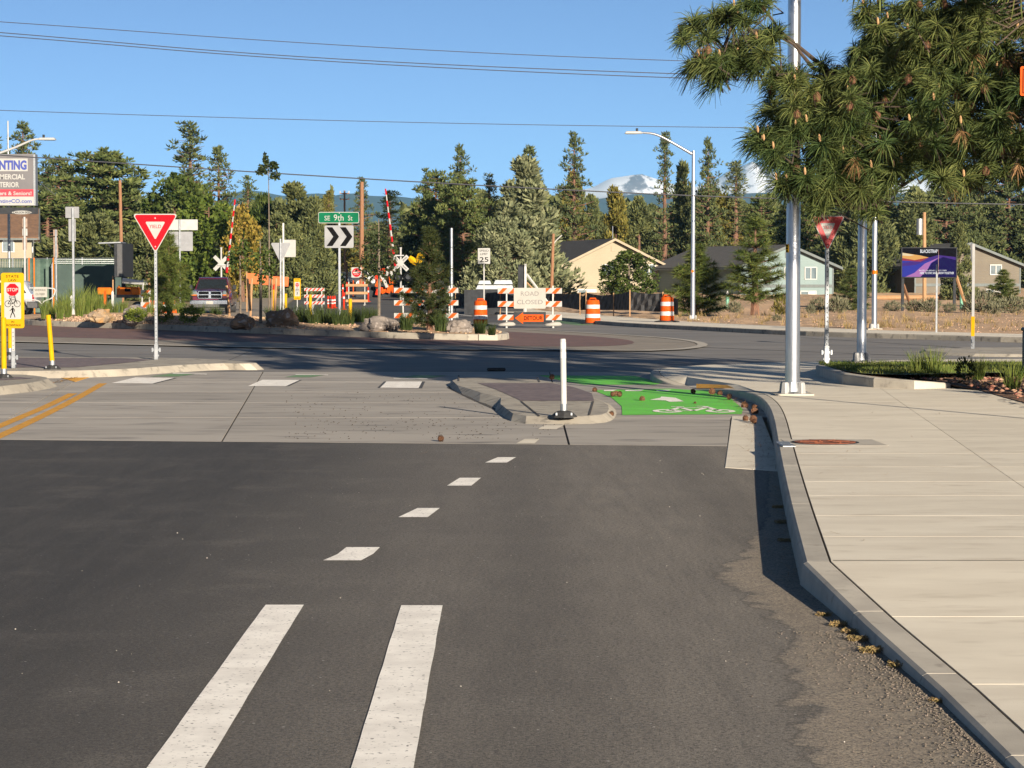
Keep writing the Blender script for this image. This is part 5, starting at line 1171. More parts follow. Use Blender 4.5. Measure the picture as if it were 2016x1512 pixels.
# ---- the tree line: (centre u, top v, half-width px, depth, kind, material, label)
TL = [(-20, 262, 60, 215, 'pond2', 'pine', 'broad pine at the far left edge behind the billboard'),
      (48, 243, 58, 205, 'pond0', 'pine', 'tall pine rising just right of the left billboard'),
      (118, 312, 66, 190, 'dense0', 'pine', 'dark bushy pine behind the green fence, left of the round one'),
      (205, 296, 108, 175, 'dense1', 'pine2', 'large round topped pine behind the leaning wooden pole'),
      (95, 380, 85, 168, 'dense0', 'pine2', 'low bushy pine behind the gate in the green fence'),
      (180, 420, 90, 160, 'dome1', 'juniper', 'low spreading juniper behind the trailer fence'),
      (376, 245, 68, 190, 'pond1', 'pine', 'tallest open pine above the yield sign'),
      (432, 292, 44, 196, 'pond3', 'pine', 'shorter pine leaning against the tallest one, on its right'),
      (345, 340, 62, 160, 'leaf0', 'greenleaf', 'leafy green tree right of the yield sign'),
      (412, 385, 58, 155, 'leaf0', 'brightleaf', 'bright green leafy tree above the maroon pickup'),
      (290, 445, 58, 158, 'dome0', 'juniper', 'dark juniper behind the yield sign'),
      (489, 350, 22, 200, 'slim1', 'pine2', 'narrow pointed pine right of the bright green tree'),
      (478, 402, 30, 150, 'leaf1', 'yellowleaf', 'yellow leaved tree around the left crossing gate'),
      (520, 385, 40, 182, 'dome0', 'greenleaf', 'dark green tree behind the thin young tree'),
      (577, 370, 64, 176, 'jun0', 'juniper', 'broad pointed juniper left of the street name sign'),
      (615, 392, 42, 172, 'jun1', 'juniper', 'dense juniper close behind the chevron sign, left part'),
      (545, 420, 55, 165, 'dome1', 'juniper', 'low juniper mass behind the reversed yield sign'),
      (648, 378, 18, 260, 'slim1', 'juniper_olive', 'thin far pine above the street name sign'),
      (713, 352, 32, 230, 'pond3', 'pine', 'pine standing behind the tall wooden pole by the street sign'),
      (768, 378, 34, 205, 'slim0', 'darkleaf', 'dark open tree around the right crossing gate'),
      (670, 430, 48, 240, 'jun2', 'juniper_olive', 'low tree behind the street name sign post'),
      (745, 440, 50, 250, 'dome0', 'juniper', 'low dark tree closing the end of the closed street'),
      (820, 415, 40, 180, 'jun1', 'juniper', 'pointed juniper left of the first big clump behind the dark pine'),
      (858, 338, 55, 178, 'dense0', 'pine2', 'dense pine left of the tallest one behind the speed sign'),
      (906, 288, 42, 186, 'pond0', 'pine', 'tall round headed pine left of the grey green juniper'),
      (912, 350, 55, 172, 'dense1', 'pine2', 'broad pine directly behind the slim grey pole'),
      (964, 345, 22, 200, 'slim1', 'juniper', 'small pine top between two tall pines'),
      (1030, 322, 78, 158, 'jun0', 'juniper_grey', 'big grey green juniper left of the tan house'),
      (985, 430, 60, 150, 'dome0', 'juniper_grey', 'lower grey green juniper behind the speed limit sign'),
      (1042, 290, 42, 192, 'pond2', 'pine', 'dark pine top peeking over the grey green juniper'),
      (1130, 266, 42, 196, 'pond1', 'pine', 'tallest pine left of the snowy dome'),
      (1128, 350, 40, 206, 'jun2', 'juniper_olive', 'olive juniper above the left roof end of the tan house'),
      (1212, 372, 36, 206, 'jun1', 'juniper_olive', 'olive juniper in front of the snowy dome'),
      (1165, 392, 36, 206, 'jun0', 'juniper', 'green juniper behind the ridge of the tan house'),
      (1258, 396, 38, 206, 'jun2', 'juniper', 'pointed juniper behind the right slope of the tan roof'),
      (1308, 264, 24, 205, 'slim0', 'pine', 'slender spire shaped pine left of the street lamp'),
      (1345, 330, 36, 208, 'jun0', 'juniper', 'juniper right behind the street lamp pole'),
      (1393, 274, 36, 202, 'pond0', 'pine', 'tall pine right of the street lamp'),
      (1448, 320, 30, 205, 'slim0', 'juniper', 'slim pine before the jagged snow peak'),
      (1425, 385, 40, 206, 'jun1', 'juniper_olive', 'olive juniper above the blue house roof'),
      (1498, 386, 44, 206, 'dense1', 'pine2', 'bushy pine left of the thick silver pole'),
      (1552, 382, 40, 206, 'pond2', 'pine', 'pine hidden behind the thick silver pole'),
      (1605, 380, 50, 206, 'dense0', 'pine2', 'dark pine behind the smaller yield sign'),
      (1668, 350, 60, 196, 'pond2', 'pine', 'pine between the smaller yield sign and the thin silver pole'),
      (1745, 345, 62, 190, 'pond1', 'pine', 'tall pine left of the lit billboard'),
      (1700, 400, 60, 180, 'dome1', 'juniper', 'low juniper behind the two silver poles'),
      (1800, 390, 58, 186, 'jun2', 'juniper', 'juniper above the lit billboard'),
      (1862, 345, 60, 192, 'dense1', 'pine', 'dark pine right behind the lit billboard'),
      (1888, 446, 30, 150, 'jun2', 'juniper', 'pointed juniper between the lit billboard and the brown house'),
      (1925, 360, 50, 206, 'jun0', 'juniper', 'juniper above the brown house at the right'),
      (1985, 330, 60, 206, 'dense0', 'pine', 'dark dense pine near the right edge'),
      (2050, 350, 60, 206, 'jun1', 'juniper', 'juniper cut off by the right edge')]
for i, (u, v, hw, d, k, mt, lab) in enumerate(TL):
    meshes, H0, W0 = PR[k]; g = GND(d) - .1
    tree('pine_tree' if k[:4] in ('pond', 'dens', 'slim') else 'juniper_tree' if k[:3] in ('jun', 'dom') else 'leafy_tree', lab, 'tree', meshes, H0, W0, (X(u, d), d, g), Z(v, d) - g, 2 * hw * PXM(d) * 1.42, (i * 2.4) % 6.28, (MT[mt], MT['bark']), 'trees along the back of the junction')
# far wood that closes every gap low down
c = []; dd = []
r_ = np.random.default_rng(5)
n = 150000; uu = r_.uniform(-150, 2200, n); d = r_.uniform(275, 330, n); top = 402 + 15 * np.sin(uu / 60) + 14 * np.sin(uu / 23 + 1) + 10 * np.sin(uu / 9); top = np.where((uu > 655) & (uu < 790), top + 64, top)
base_v = 552; f_ = r_.uniform(0, 1, n) ** .8; vv = base_v + (top - base_v) * f_
cc = np.stack([(uu - CX) * d / FPX, d, HC + (557 - vv) * d / FPX], 1)
rng = np.random.default_rng(9); v, f = leaves(cc, rng.normal(size=cc.shape) + np.array([0, 0, .6]), rng.uniform(.7, 1.3, n), .5)
o = link('distant_woods', np_mesh('distant_woods', v, f), MT['juniper']); tag(o, 'unbroken dark wood far behind the houses and trees', 'woods', kind='stuff')
# ---- young pines and shrubs
YP = [(young_pine(100, 4.0, 1.5, .04, .34, 40, .24, .026), 4.0, 3.4), (young_pine(101, 4.0, 1.25, .04, .30, 44, .24, .026), 4.0, 2.9), (young_pine(102, 4.5, 1.2, .16, .32, 34, .34, .024), 4.5, 2.8)]
def ypine(k, label, u, v, top, hw, z, mat='youngpine', d=None, bark='bark', cat='tree'):
    p = G(u, v, z) if d is None else GP(u, d, z); (ms, H0, W0) = YP[k]
    return tree('young_pine', label, cat, ms, H0, W0, (p.x, p.y, p.z - .04), Z(top, p.y) - p.z, 2 * hw * PXM(p.y) * (1.3 if u < 500 else 1.6), u * .7, (MT[mat], MT[bark]), 'young pines')
ypine(0, 'bushy young pine on the island between the yield sign and the pickup', 333, 617, 458, 56, .45)
MT['shadepine'] = fol('shaded_young_pine', (.026, .036, .012), (.042, .052, .016), scale=1.5)  # young pine needles again, with the shade put into a darker colour
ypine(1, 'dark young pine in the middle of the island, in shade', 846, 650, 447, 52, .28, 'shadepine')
ypine(0, 'bushy young pine right of the street lamp on the dirt lot', 1372, 0, 480, 62, None, 'youngpine', 104)
ypine(2, 'open young pine with a bare lower trunk in front of the blue house', 1486, 0, 428, 72, None, 'youngpine', 101)
ypine(1, 'low dark young pine between the blue house and the thin silver pole', 1675, 0, 528, 42, None, 'pine2', 122)
ypine(1, 'small young pine in front of the brown house at the right', 1975, 0, 530, 38, None, 'youngpine', 128)
# deciduous tree in front of the tan house
ms, H0, W0 = PR['leaf0']; d = 150; tree('leafy_tree', 'round bright green leafy tree in front of the tan house', 'tree', ms, H0, W0, (X(1238, d), d, GND(d) - .4), Z(492, d) - GND(d) + .4, 2 * 58 * PXM(d), 1.0, (MT['greenleaf'], MT['greybark']))
# slim staked street trees on the island
def staked(label, u, v, z, top, clumps, stakes, r=.035, mat='darkleaf', mid=None):
    p = G(u, v, z); t = thing('staked_tree', label, 'tree', p); s = PXM(p.y); h = Z(top, p.y) - z
    MB().tube([(0, 0, -.05), (.01, .01, h * .5), (0, 0, h * .97)], [r, r * .8, r * .25], 7).build('trunk', MT['greybark'], t, smooth=True)
    global rng; rng = np.random.default_rng(int(u)); V = []; Fc = []; nv = 0
    for cu, cv, ru, rv, n in clumps:
        a = rng.uniform(0, 6.283, n); q = np.sqrt(rng.uniform(0, 1, n)); yy = rng.uniform(-1, 1, n) * ru * s
        c = np.stack([(cu - u) * s + q * np.cos(a) * ru * s, yy, HC + (557 - cv) * s - z + q * np.sin(a) * rv * s], 1)
        v_, f_ = leaves(c, rng.normal(size=c.shape), rng.uniform(.10, .17, n), .085); V.append(v_); Fc.append(f_ + nv); nv += len(v_)
        MB().tube([(0, 0, min(h * .9, max(.5, HC + (557 - cv - rv) * s - z))), ((cu - u) * s, 0, HC + (557 - cv) * s - z)], [.012, .006], 5).build('branch', MT['greybark'], t)
    if V: link('crown', np_mesh('crown', np.concatenate(V), np.concatenate(Fc)), MT[mat], t)
    for k, (u0, v0, u1, v1) in enumerate(stakes):
        yy = -.12 if k % 2 else .12
        MB().tube([((u0 - u) * s, yy, HC + (557 - v0) * s - z), ((u1 - u) * s, yy, HC + (557 - v1) * s - z)], .04, 6).build('stake', MT['lumber'], t)
    return t
staked('very thin tall young tree with a small dark crown against the sky', 530, 634, .36, 306, ((530, 330, 18, 10, 90), (524, 315, 5, 14, 60), (540, 326, 8, 8, 60), (516, 340, 10, 6, 40), (544, 347, 10, 8, 50)), (), .03)
staked('staked young tree left of the very thin tall one', 473, 632, .40, 470, ((473, 505, 26, 34, 200),), ((446, 562, 451, 622), (497, 548, 494, 622)), .04, 'greenleaf')
staked('staked young tree with dark trunk just left of the reversed yield sign', 513, 640, .34, 470, ((520, 520, 24, 36, 190),), ((487, 548, 492, 612), (545, 548, 541, 628)), .05, 'greenleaf')
staked('leafy young tree with a brown stake right of the chevron sign', 746, 626, .30, 425, ((745, 500, 34, 44, 420), (722, 530, 22, 24, 130), (770, 535, 18, 26, 120)), ((748, 545, 746, 626),), .06, 'darkleaf')
# shrubs, grasses, sage
def shrub_mesh(seed, n=900, leaf=(.085, .05), h=.8, r=.45, up=.5):
    global rng; rng = np.random.default_rng(seed); off = unit(rng.normal(size=(n, 3))); k = rng.uniform(.35, 1, (n, 1)) ** .5
    lob = 1 + .22 * np.sin(3 * np.arctan2(off[:, 1], off[:, 0]) + 5 * off[:, 2])[:, None]
    c = off * k * lob * np.array([r, r, h / 2]) + np.array([0, 0, h * .5]); c[:, 2] = np.maximum(c[:, 2], .02)
    v, f = leaves(c, off + np.array([0, 0, up]), leaf[0] * rng.uniform(.7, 1.3, n), leaf[1]); return np_mesh('foliage', v, f)
def grass_mesh(seed, n=110, h=.6, r=.28, w=.012, out=.35):
    global rng; rng = np.random.default_rng(seed); a = rng.uniform(0, 6.283, n); q = np.sqrt(rng.uniform(0, 1, n)) * r * .55
    b = np.stack([q * np.cos(a), q * np.sin(a), np.zeros(n)], 1); ln = rng.uniform(.55, 1.05, n)[:, None] * h; dr = np.stack([np.cos(a), np.sin(a), np.zeros(n)], 1) * (rng.uniform(0, 1, n)[:, None] * out) + rng.normal(size=(n, 3)) * .08
    mid = b + np.array([0, 0, .6]) * ln + dr * ln * .4; tip = b + np.array([0, 0, .95]) * ln + dr * ln * 1.1; s = unit(np.cross(np.array([0, 0, 1.0]) + dr, unit(rng.normal(size=(n, 3))))) * w / 2
    v = np.stack([b - s, b + s, mid + s * .9, mid - s * .9, tip + s * .2, tip - s * .2], 1).reshape(-1, 3); k = np.arange(n)[:, None] * 6
    return np_mesh('blades', v, np.concatenate([k + [0, 1, 2, 3], k + [3, 2, 4, 5]], 0))
SH = [shrub_mesh(1, 1500), shrub_mesh(2, 1400), shrub_mesh(3, 1300)]; GR = [grass_mesh(i, 230) for i in range(4)]
SG = [shrub_mesh(10, 620, (.16, .035), .7, .5, 1.2), shrub_mesh(11, 560, (.17, .035), .65, .5, 1.3)]
def plant(name, label, cat, part, m, mat, loc, sx, sz, rz=0, group=None, stem=True):
    t = thing(name, label, cat, loc, rz, group); t.scale = (sx, sx, sz); o = link(part, m, None, t)
    if not m.materials: m.materials.append(mat)
    if m.materials[0] != mat: o.material_slots[0].link = 'OBJECT'; o.material_slots[0].material = mat
    if stem: MB().tube([(0, 0, -.05), (.01, 0, .3)], [.02, .01], 5).build('stem', MT['greybark'], t)
    return t
MT['shrubleaf'] = fol('fresh_shrub_leaves', (.095, .135, .020), (.15, .18, .03), trans=.25, scale=3)
for k, (u, v, hw, top, z, lab) in enumerate(((268, 633, 20, 606, .42, 'round green shrub left of the yield sign post'), (321, 634, 19, 602, .40, 'yellowish green shrub just right of the yield sign post'), (373, 636, 20, 602, .38, 'leafy green shrub below the maroon pickup'))):
    p = G(u, v, z); s = PXM(p.y); plant('shrub', lab, 'shrub', 'foliage', SH[k], MT['shrubleaf'], p, 2 * hw * s / .85, (Z(top, p.y) - z) / .8, k, 'green shrubs on the island')
gi = 0
def gclump(u, v, z, top, hw, mat, where, grp='grasses on the central island', d=None):
    global gi; p = G(u, v, z); s = PXM(p.y)
    plant('grass_clump', where, 'ornamental grass', 'blades', GR[gi % 4], MT[mat], p, 2 * hw * s / .55, (Z(top, p.y) - z) / .58, gi * 1.3, grp, False); gi += 1
MT['shadegrass'] = fol('shaded_grass', (.032, .052, .014), (.050, .068, .018), scale=2)  # shaded copy of the grass: its colour is darkened to stand for shade
lit = [(88, 628, 586, 12), (102, 627, 590, 12), (118, 628, 592, 12), (134, 627, 588, 12), (156, 627, 585, 13), (174, 624, 578, 14), (192, 622, 580, 14), (210, 620, 588, 13), (226, 620, 592, 12), (243, 619, 590, 12), (150, 615, 560, 20), (178, 613, 566, 18), (126, 618, 575, 18), (200, 613, 572, 16), (296, 622, 592, 10), (355, 622, 595, 10)]
nth = ('first', 'second', 'third', 'fourth', 'fifth', 'sixth', 'seventh', 'eighth', 'ninth', 'tenth')
for i, (u, v, top, hw) in enumerate(lit):
    lab = ('sunlit green grass clump, %s from the left in the front row left of the boulders' % nth[i]) if i < 10 else ('tall sunlit grass clump behind the front row, at the tall grey post', 'tall sunlit grass clump behind the front row, right of the tall grey post', 'tall sunlit grass clump behind the front row, left of the tall grey post', 'sunlit grass clump in front of the trailer fender', 'small sunlit grass tuft beside the grey boulder', 'small sunlit grass tuft left of the pickup')[i - 10]
    gclump(u, v, .42, top, hw, 'grass', lab)
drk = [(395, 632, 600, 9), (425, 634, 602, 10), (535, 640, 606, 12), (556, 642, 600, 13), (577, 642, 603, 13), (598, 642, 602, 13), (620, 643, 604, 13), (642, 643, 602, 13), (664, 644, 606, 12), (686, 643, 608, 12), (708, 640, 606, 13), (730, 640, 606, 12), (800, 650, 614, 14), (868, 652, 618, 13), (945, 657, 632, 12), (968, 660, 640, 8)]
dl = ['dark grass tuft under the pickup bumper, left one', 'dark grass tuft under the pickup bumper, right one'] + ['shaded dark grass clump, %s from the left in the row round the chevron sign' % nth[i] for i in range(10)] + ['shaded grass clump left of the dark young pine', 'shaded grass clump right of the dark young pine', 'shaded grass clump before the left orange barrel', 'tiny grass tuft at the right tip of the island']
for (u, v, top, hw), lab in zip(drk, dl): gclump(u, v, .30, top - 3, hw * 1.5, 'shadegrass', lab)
# sagebrush on the lot
sg = [(1415, 116, 585, 14, 'beside the pine right of the street lamp'), (1446, 112, 590, 16, 'left of the open young pine'), (1540, 104, 578, 20, 'dry orange brush right of the open young pine'), (1530, 88, 618, 10, 'small one out on the bare dirt'), (1610, 116, 585, 20, 'just right of the thick silver pole'), (1650, 114, 580, 24, 'right of the smaller yield sign post'), (1757, 118, 592, 18, 'left of the lit billboard'), (1800, 116, 588, 20, 'under the left half of the lit billboard'), (1832, 115, 586, 22, 'under the middle of the lit billboard'), (1870, 118, 594, 14, 'by the right leg of the lit billboard'), (1932, 114, 572, 36, 'large one right of the lit billboard'), (1955, 108, 592, 18, 'low one in front of the large one at the right'), (1990, 112, 582, 28, 'at the right edge of the dirt lot'), (1596, 110, 598, 10, 'tiny one left of the smaller yield sign post'), (1903, 116, 596, 14, 'behind the billboard brace'), (2035, 112, 580, 26, 'cut off by the right edge')]
for k, (u, d, top, hw, lab) in enumerate(sg):
    p = GP(u, d, GND(d) + .1); s = PXM(d); plant('sagebrush', 'grey green sagebrush ' + lab if k != 2 else lab, 'bush', 'foliage', SG[k % 2], MT['sage'] if k != 2 else MT['juniper_olive'], p, 2 * hw * s / 1.0, (Z(top, d) - p.z) / .72, k, 'sagebrush on the dirt lot')
# boulders
def boulder(label, u, v, z, hw, top, mat, seed, deep=1.0, tilt=0):
    p = G(u, v, z); s = PXM(p.y); bm = bmesh.new(); bmesh.ops.create_icosphere(bm, subdivisions=4, radius=1.0)
    from mathutils import noise as ns
    for vv in bm.verts:
        q = vv.co.copy(); n1 = ns.noise(q * 1.1 + Vector((seed, 0, 0))); n2 = ns.noise(q * 3.1 + Vector((0, seed, 0))); n3 = ns.noise(q * 8 + Vector((0, 0, seed)))
        cr = ns.cell(q * 1.4 + Vector((seed, seed, 0))); vv.co = q * (1 + .34 * n1 + .14 * n2 + .05 * n3 + .10 * (cr - .5))
    hh = Z(top, p.y) - z; w = 2 * hw * s
    for vv in bm.verts: vv.co = Vector((vv.co.x * w / 2, vv.co.y * w / 2 * deep, vv.co.z * hh * .62 + hh * .36))
    m = bpy.data.meshes.new('boulder'); bm.to_mesh(m); bm.free(); m.polygons.foreach_set('use_smooth', [True] * len(m.polygons)); m.set_sharp_from_angle(angle=R(28))
    o = link('boulder', m, MT[mat], None, p); o.rotation_euler = (0, R(tilt), seed); tag(o, label, 'boulder', 'boulders on the central island')
MT['rock_tan'] = M('tan_rock', (.30, .20, .10), (.20, .155, .115), scale=2.2, rough=.92, bump=.7, bscale=9, bdist=.05, c3=(.35, .19, .07), s3=3, lo3=.52, hi3=.64)
MT['rock_grey'] = M('grey_rock', (.17, .145, .125), (.115, .10, .09), scale=2.5, rough=.92, bump=.7, bscale=9, bdist=.05, c3=(.24, .21, .19), s3=9, lo3=.58, hi3=.68)
MT['rock_brown'] = M('brown_rock', (.16, .10, .06), (.10, .075, .055), scale=2.2, rough=.92, bump=.7, bscale=9, bdist=.05, c3=(.20, .185, .175), s3=6, lo3=.56, hi3=.66)
boulder('long low tan boulder left of the yield sign', 199, 632, .40, 38, 606, 'rock_tan', 1.3, .5)
boulder('grey rounded boulder behind the round green shrub', 266, 632, .42, 31, 601, 'rock_grey', 4.1, .7)
boulder('flat brown boulder below the staked trees', 476, 643, .34, 36, 617, 'rock_brown', 7.7, .6)
boulder('dark boulder half hidden by grass left of the chevron sign', 555, 643, .32, 34, 607, 'rock_brown', 9.2, .6)
boulder('grey and brown boulder right of the chevron sign', 745, 651, .26, 38, 620, 'rock_grey', 3.3, .7)
boulder('dark rounded boulder right of the dark young pine', 906, 655, .22, 28, 626, 'rock_grey', 6.6, .7)
# pebbles and bark bits on the island soil
rng = np.random.default_rng(3); n = 2600; V = []; Fc = []
oct_v = np.array([(1, 0, 0), (-1, 0, 0), (0, 1, 0), (0, -1, 0), (0, 0, 1), (0, 0, -1)], float); oct_f = np.array([(0, 2, 4), (2, 1, 4), (1, 3, 4), (3, 0, 4), (2, 0, 5), (1, 2, 5), (3, 1, 5), (0, 3, 5)])
def scatter(name, pts, size, mat, label, cat, parent=None, flat=.6):
    n = len(pts); s = rng.uniform(.5, 1.2, (n, 1, 1)) * size; jit = rng.uniform(.6, 1.3, (n, 6, 1)); v = oct_v[None] * jit * s; a = rng.uniform(0, 6.28, n); c_, s_ = np.cos(a)[:, None], np.sin(a)[:, None]
    x, y = v[:, :, 0] * c_ - v[:, :, 1] * s_, v[:, :, 0] * s_ + v[:, :, 1] * c_; v = np.stack([x, y, v[:, :, 2] * flat], 2) + np.asarray(pts)[:, None, :]
    f = (oct_f[None] + (np.arange(n) * 6)[:, None, None]).reshape(-1, 3); o = link(name, np_mesh(name, v.reshape(-1, 3), f), mat, parent); o['kind'] = 'stuff'
    if parent is None: tag(o, label, cat)
    return o
pts = []
while len(pts) < n:
    k = rng.integers(0, len(AI)); f = 1 - rng.uniform(0, 1) ** 1.6 * .45
    e = AI[k].lerp(AI[(k + 1) % len(AI)], rng.uniform()); q = Vector((acen.x, acen.y, 0)).lerp(Vector((e.x, e.y, 0)), f * .975)
    if q.y < 76: pts.append((q.x, q.y, isle_z(q.x, q.y) + .015))
scatter('gravel', pts, .05, MT['pebble'], 'tan gravel strewn over the soil of the central island', 'gravel')
pts = []
for _ in range(1500):
    u = rng.uniform(1290, 2080); v_ = rng.uniform(600, 655); p = G(u, v_, .14)
    j = min(range(len(lot_front)), key=lambda i: abs(lot_front[i].x / lot_front[i].y - p.x / p.y))
    if p.y > lot_front[j].y + .3: pts.append((p.x, p.y, .15))
scatter('loose_stones', pts, .035, MT['pebble'], 'loose pale stones on the bare dirt lot', 'stones')
V = []; Fc = []; nv = 0
wm = []
for _ in range(230):
    u = rng.uniform(1290, 2080); v_ = rng.uniform(598, 650); p = G(u, v_, .14)
    j = min(range(len(lot_front)), key=lambda i: abs(lot_front[i].x / lot_front[i].y - p.x / p.y))
    if p.y > lot_front[j].y + .15:
        k = 14; a = rng.uniform(0, 6.28, k); b = np.repeat(np.array([[p.x, p.y, .12]]), k, 0) + rng.normal(size=(k, 3)) * np.array([.08, .08, 0]); t_ = b + np.stack([np.cos(a) * .12, np.sin(a) * .12, rng.uniform(.12, .32, k)], 1); s = np.stack([-np.sin(a), np.cos(a), 0 * a], 1) * .012
        V.append(np.stack([b - s, b + s, t_], 1).reshape(-1, 3)); Fc.append(np.arange(3 * k).reshape(k, 3) + nv); nv += 3 * k
o = link('dry_weeds', np_mesh('dry_weeds', np.concatenate(V), np.concatenate(Fc)), MT['drygrass']); tag(o, 'sparse dry weeds over the dirt lot', 'weeds', kind='stuff')
# ================================================================ houses
def siding(name, c1, c2, pitch=.2):
    m = M(name, c1, c2, scale=.6, rough=.8, coord='obj'); N = m.node_tree.nodes; L = m.node_tree.links; b = N['Principled BSDF']
    tc = N.new('ShaderNodeTexCoord'); sp = N.new('ShaderNodeSeparateXYZ'); L.new(tc.outputs['Object'], sp.inputs[0])
    md = N.new('ShaderNodeMath'); md.operation = 'WRAP'; md.inputs[1].default_value = 0; md.inputs[2].default_value = pitch; L.new(sp.outputs['Z'], md.inputs[0])
    bp = N.new('ShaderNodeBump'); bp.inputs['Strength'].default_value = .6; bp.inputs['Distance'].default_value = .08; L.new(md.outputs[0], bp.inputs['Height']); L.new(bp.outputs[0], b.inputs['Normal']); return m
MT['tanwall'] = siding('tan_siding', (.255, .225, .16), (.235, .205, .145))
MT['bluewall'] = siding('grey_blue_siding', (.155, .205, .205), (.14, .19, .19))
MT['brownwall'] = siding('grey_brown_siding', (.12, .105, .08), (.105, .09, .07))
MT['tantrim'] = M('tan_trim', (.26, .215, .15), (.23, .19, .13), scale=3, rough=.7, coord='obj')
MT['bluetrim'] = M('slate_trim', (.10, .115, .115), (.085, .10, .10), scale=3, rough=.7, coord='obj')
MT['shingle'] = M('dark_shingles', (.035, .034, .036), (.05, .048, .05), scale=3, rough=.95, coord='obj', bump=.5, bscale=14, bdist=.03)
MT['greyshingle'] = M('grey_shingles', (.085, .08, .075), (.065, .062, .06), scale=3, rough=.95, coord='obj', bump=.5, bscale=14, bdist=.03)
MT['brownshingle'] = M('brown_shingles', (.15, .085, .05), (.105, .062, .04), scale=3, rough=.95, coord='obj', bump=.5, bscale=10, bdist=.03)
MT['frame'] = M('white_window_frame', (.38, .38, .36), rough=.5)
def house(label, loc, rz, W, Dp, hw, hr, wall, roof, trim, wins, ov=.5, chimney=None):
    t = thing('house', label, 'house', loc, rz)
    MB().prism([(-W / 2, -.6), (W / 2, -.6), (W / 2, hw), (0, hr), (-W / 2, hw)], 0, Dp).build('wall', MT[wall], t)
    sl = (hr - hw) / (W / 2); th = .16
    for s in (-1, 1):
        a, b = (0.0, hr + .02), (s * (W / 2 + ov), hw - sl * ov + .02)
        r = MB().prism([a, b, (b[0], b[1] + th), (a[0], a[1] + th)], -.45, Dp + .45).build('roof', MT[roof], t)
        MB().prism([(a[0], a[1] - .02), (b[0], b[1] - .02), (b[0], b[1] + th + .015), (a[0], a[1] + th + .015)], -.52, -.452).build('barge_board', MT[trim], r)
        MB().box((s * (W / 2 + ov + .05), Dp / 2, b[1] + .02), (.1, Dp + .8, .12)).build('gutter', MT[trim], r)
        MB().box((s * (W / 2 - .06), -.012, hw / 2 - .3), (.12, .03, hw + .6)).build('corner_board', MT[trim], t)
    MB().box((0, -.02, .75), (W - .02, .05, .22)).build('belt_board', MT[trim], t)
    MB().box((0, -.015, hr - .62), (.36, .04, .42)).build('gable_vent', MT[trim], t)
    for (x, z, w, h, k) in wins:
        f = MB(); e = .07
        for c_, s_ in (((x, z + h / 2), (w + e, e)), ((x, z - h / 2), (w + e, e)), ((x - w / 2, z), (e, h)), ((x + w / 2, z), (e, h)), ((x, z), (e, h))): f.box((c_[0], -.035, c_[1]), (s_[0], .07, s_[1]))
        wd = f.build('window', MT['frame'], t)
        for s in (-1, 1): MB().box((x + s * w / 4, -.012, z), (w / 2 - e, .02, h - e)).build('pane', MT['paleglass'] if (s < 0 or k) else MT['frame'], wd)
    return t
d = 180; g = GND(d)
house('tan gabled house with a dark shingle roof', (X(1207, d), d, g), R(17), 8.3, 12, Z(523, d) - g, Z(474, d) - g, 'tanwall', 'shingle', 'tantrim', ((-.4, Z(531, d) - g, 1.05, .8, 1), (3.0, Z(531, d) - g, 1.0, .8, 1), (-2.2, .1, 1.5, .5, 0), (.6, .1, 1.3, .5, 0)))
d = 172; g = GND(d)
house('grey blue gabled house behind the open young pine', (X(1549, d), d, g), R(26), 8.4, 13, Z(526, d) - g, Z(486, d) - g, 'bluewall', 'greyshingle', 'bluetrim', ((2.1, Z(538, d) - g, 1.05, .9, 1), (-2.0, Z(538, d) - g, 1.05, .9, 1), (.2, Z(538, d) - g, .9, .9, 1), (1.9, .15, 1.4, .4, 0)))
d = 178; g = GND(d)
house('grey brown house at the right edge behind small pines', (X(1905, d), d, g), R(14), 9.0, 11, Z(524, d) - g, Z(482, d) - g, 'brownwall', 'greyshingle', 'bluetrim', ((2.35, Z(531, d) - g, .95, .75, 1), (2.2, .2, 1.3, .4, 0)))
d = 150; g = GND(d)
house('tan house with a brown roof at the left edge under the billboard', (X(40, d), d + 4, g), R(101), 8.4, 12, Z(466, d) - g, Z(412, d) - g, 'tanwall', 'brownshingle', 'bluetrim', ((-2.6, Z(482, d) - g, .8, .95, 1),))
hl = bpy.data.objects['house.003']
for x_, w_ in ((1.5, .8), (4.5, 1.0)):
    f_ = MB().box((-4.235, x_, Z(482, 150) - g), (.07, w_, 1.0)).build('window', MT['frame'], hl); MB().box((-4.275, x_, Z(482, 150) - g), (.02, w_ - .14, .86)).build('pane', MT['paleglass'], f_)
MB().tube([(X(1206, 180), 180.2, Z(474, 180)), (X(1206, 180), 180.2, Z(445, 180))], .04, 6).build('aerial_mast', MT['galv'], None); tag(bpy.data.objects['aerial_mast'], 'thin aerial mast on the ridge of the tan house', 'aerial')
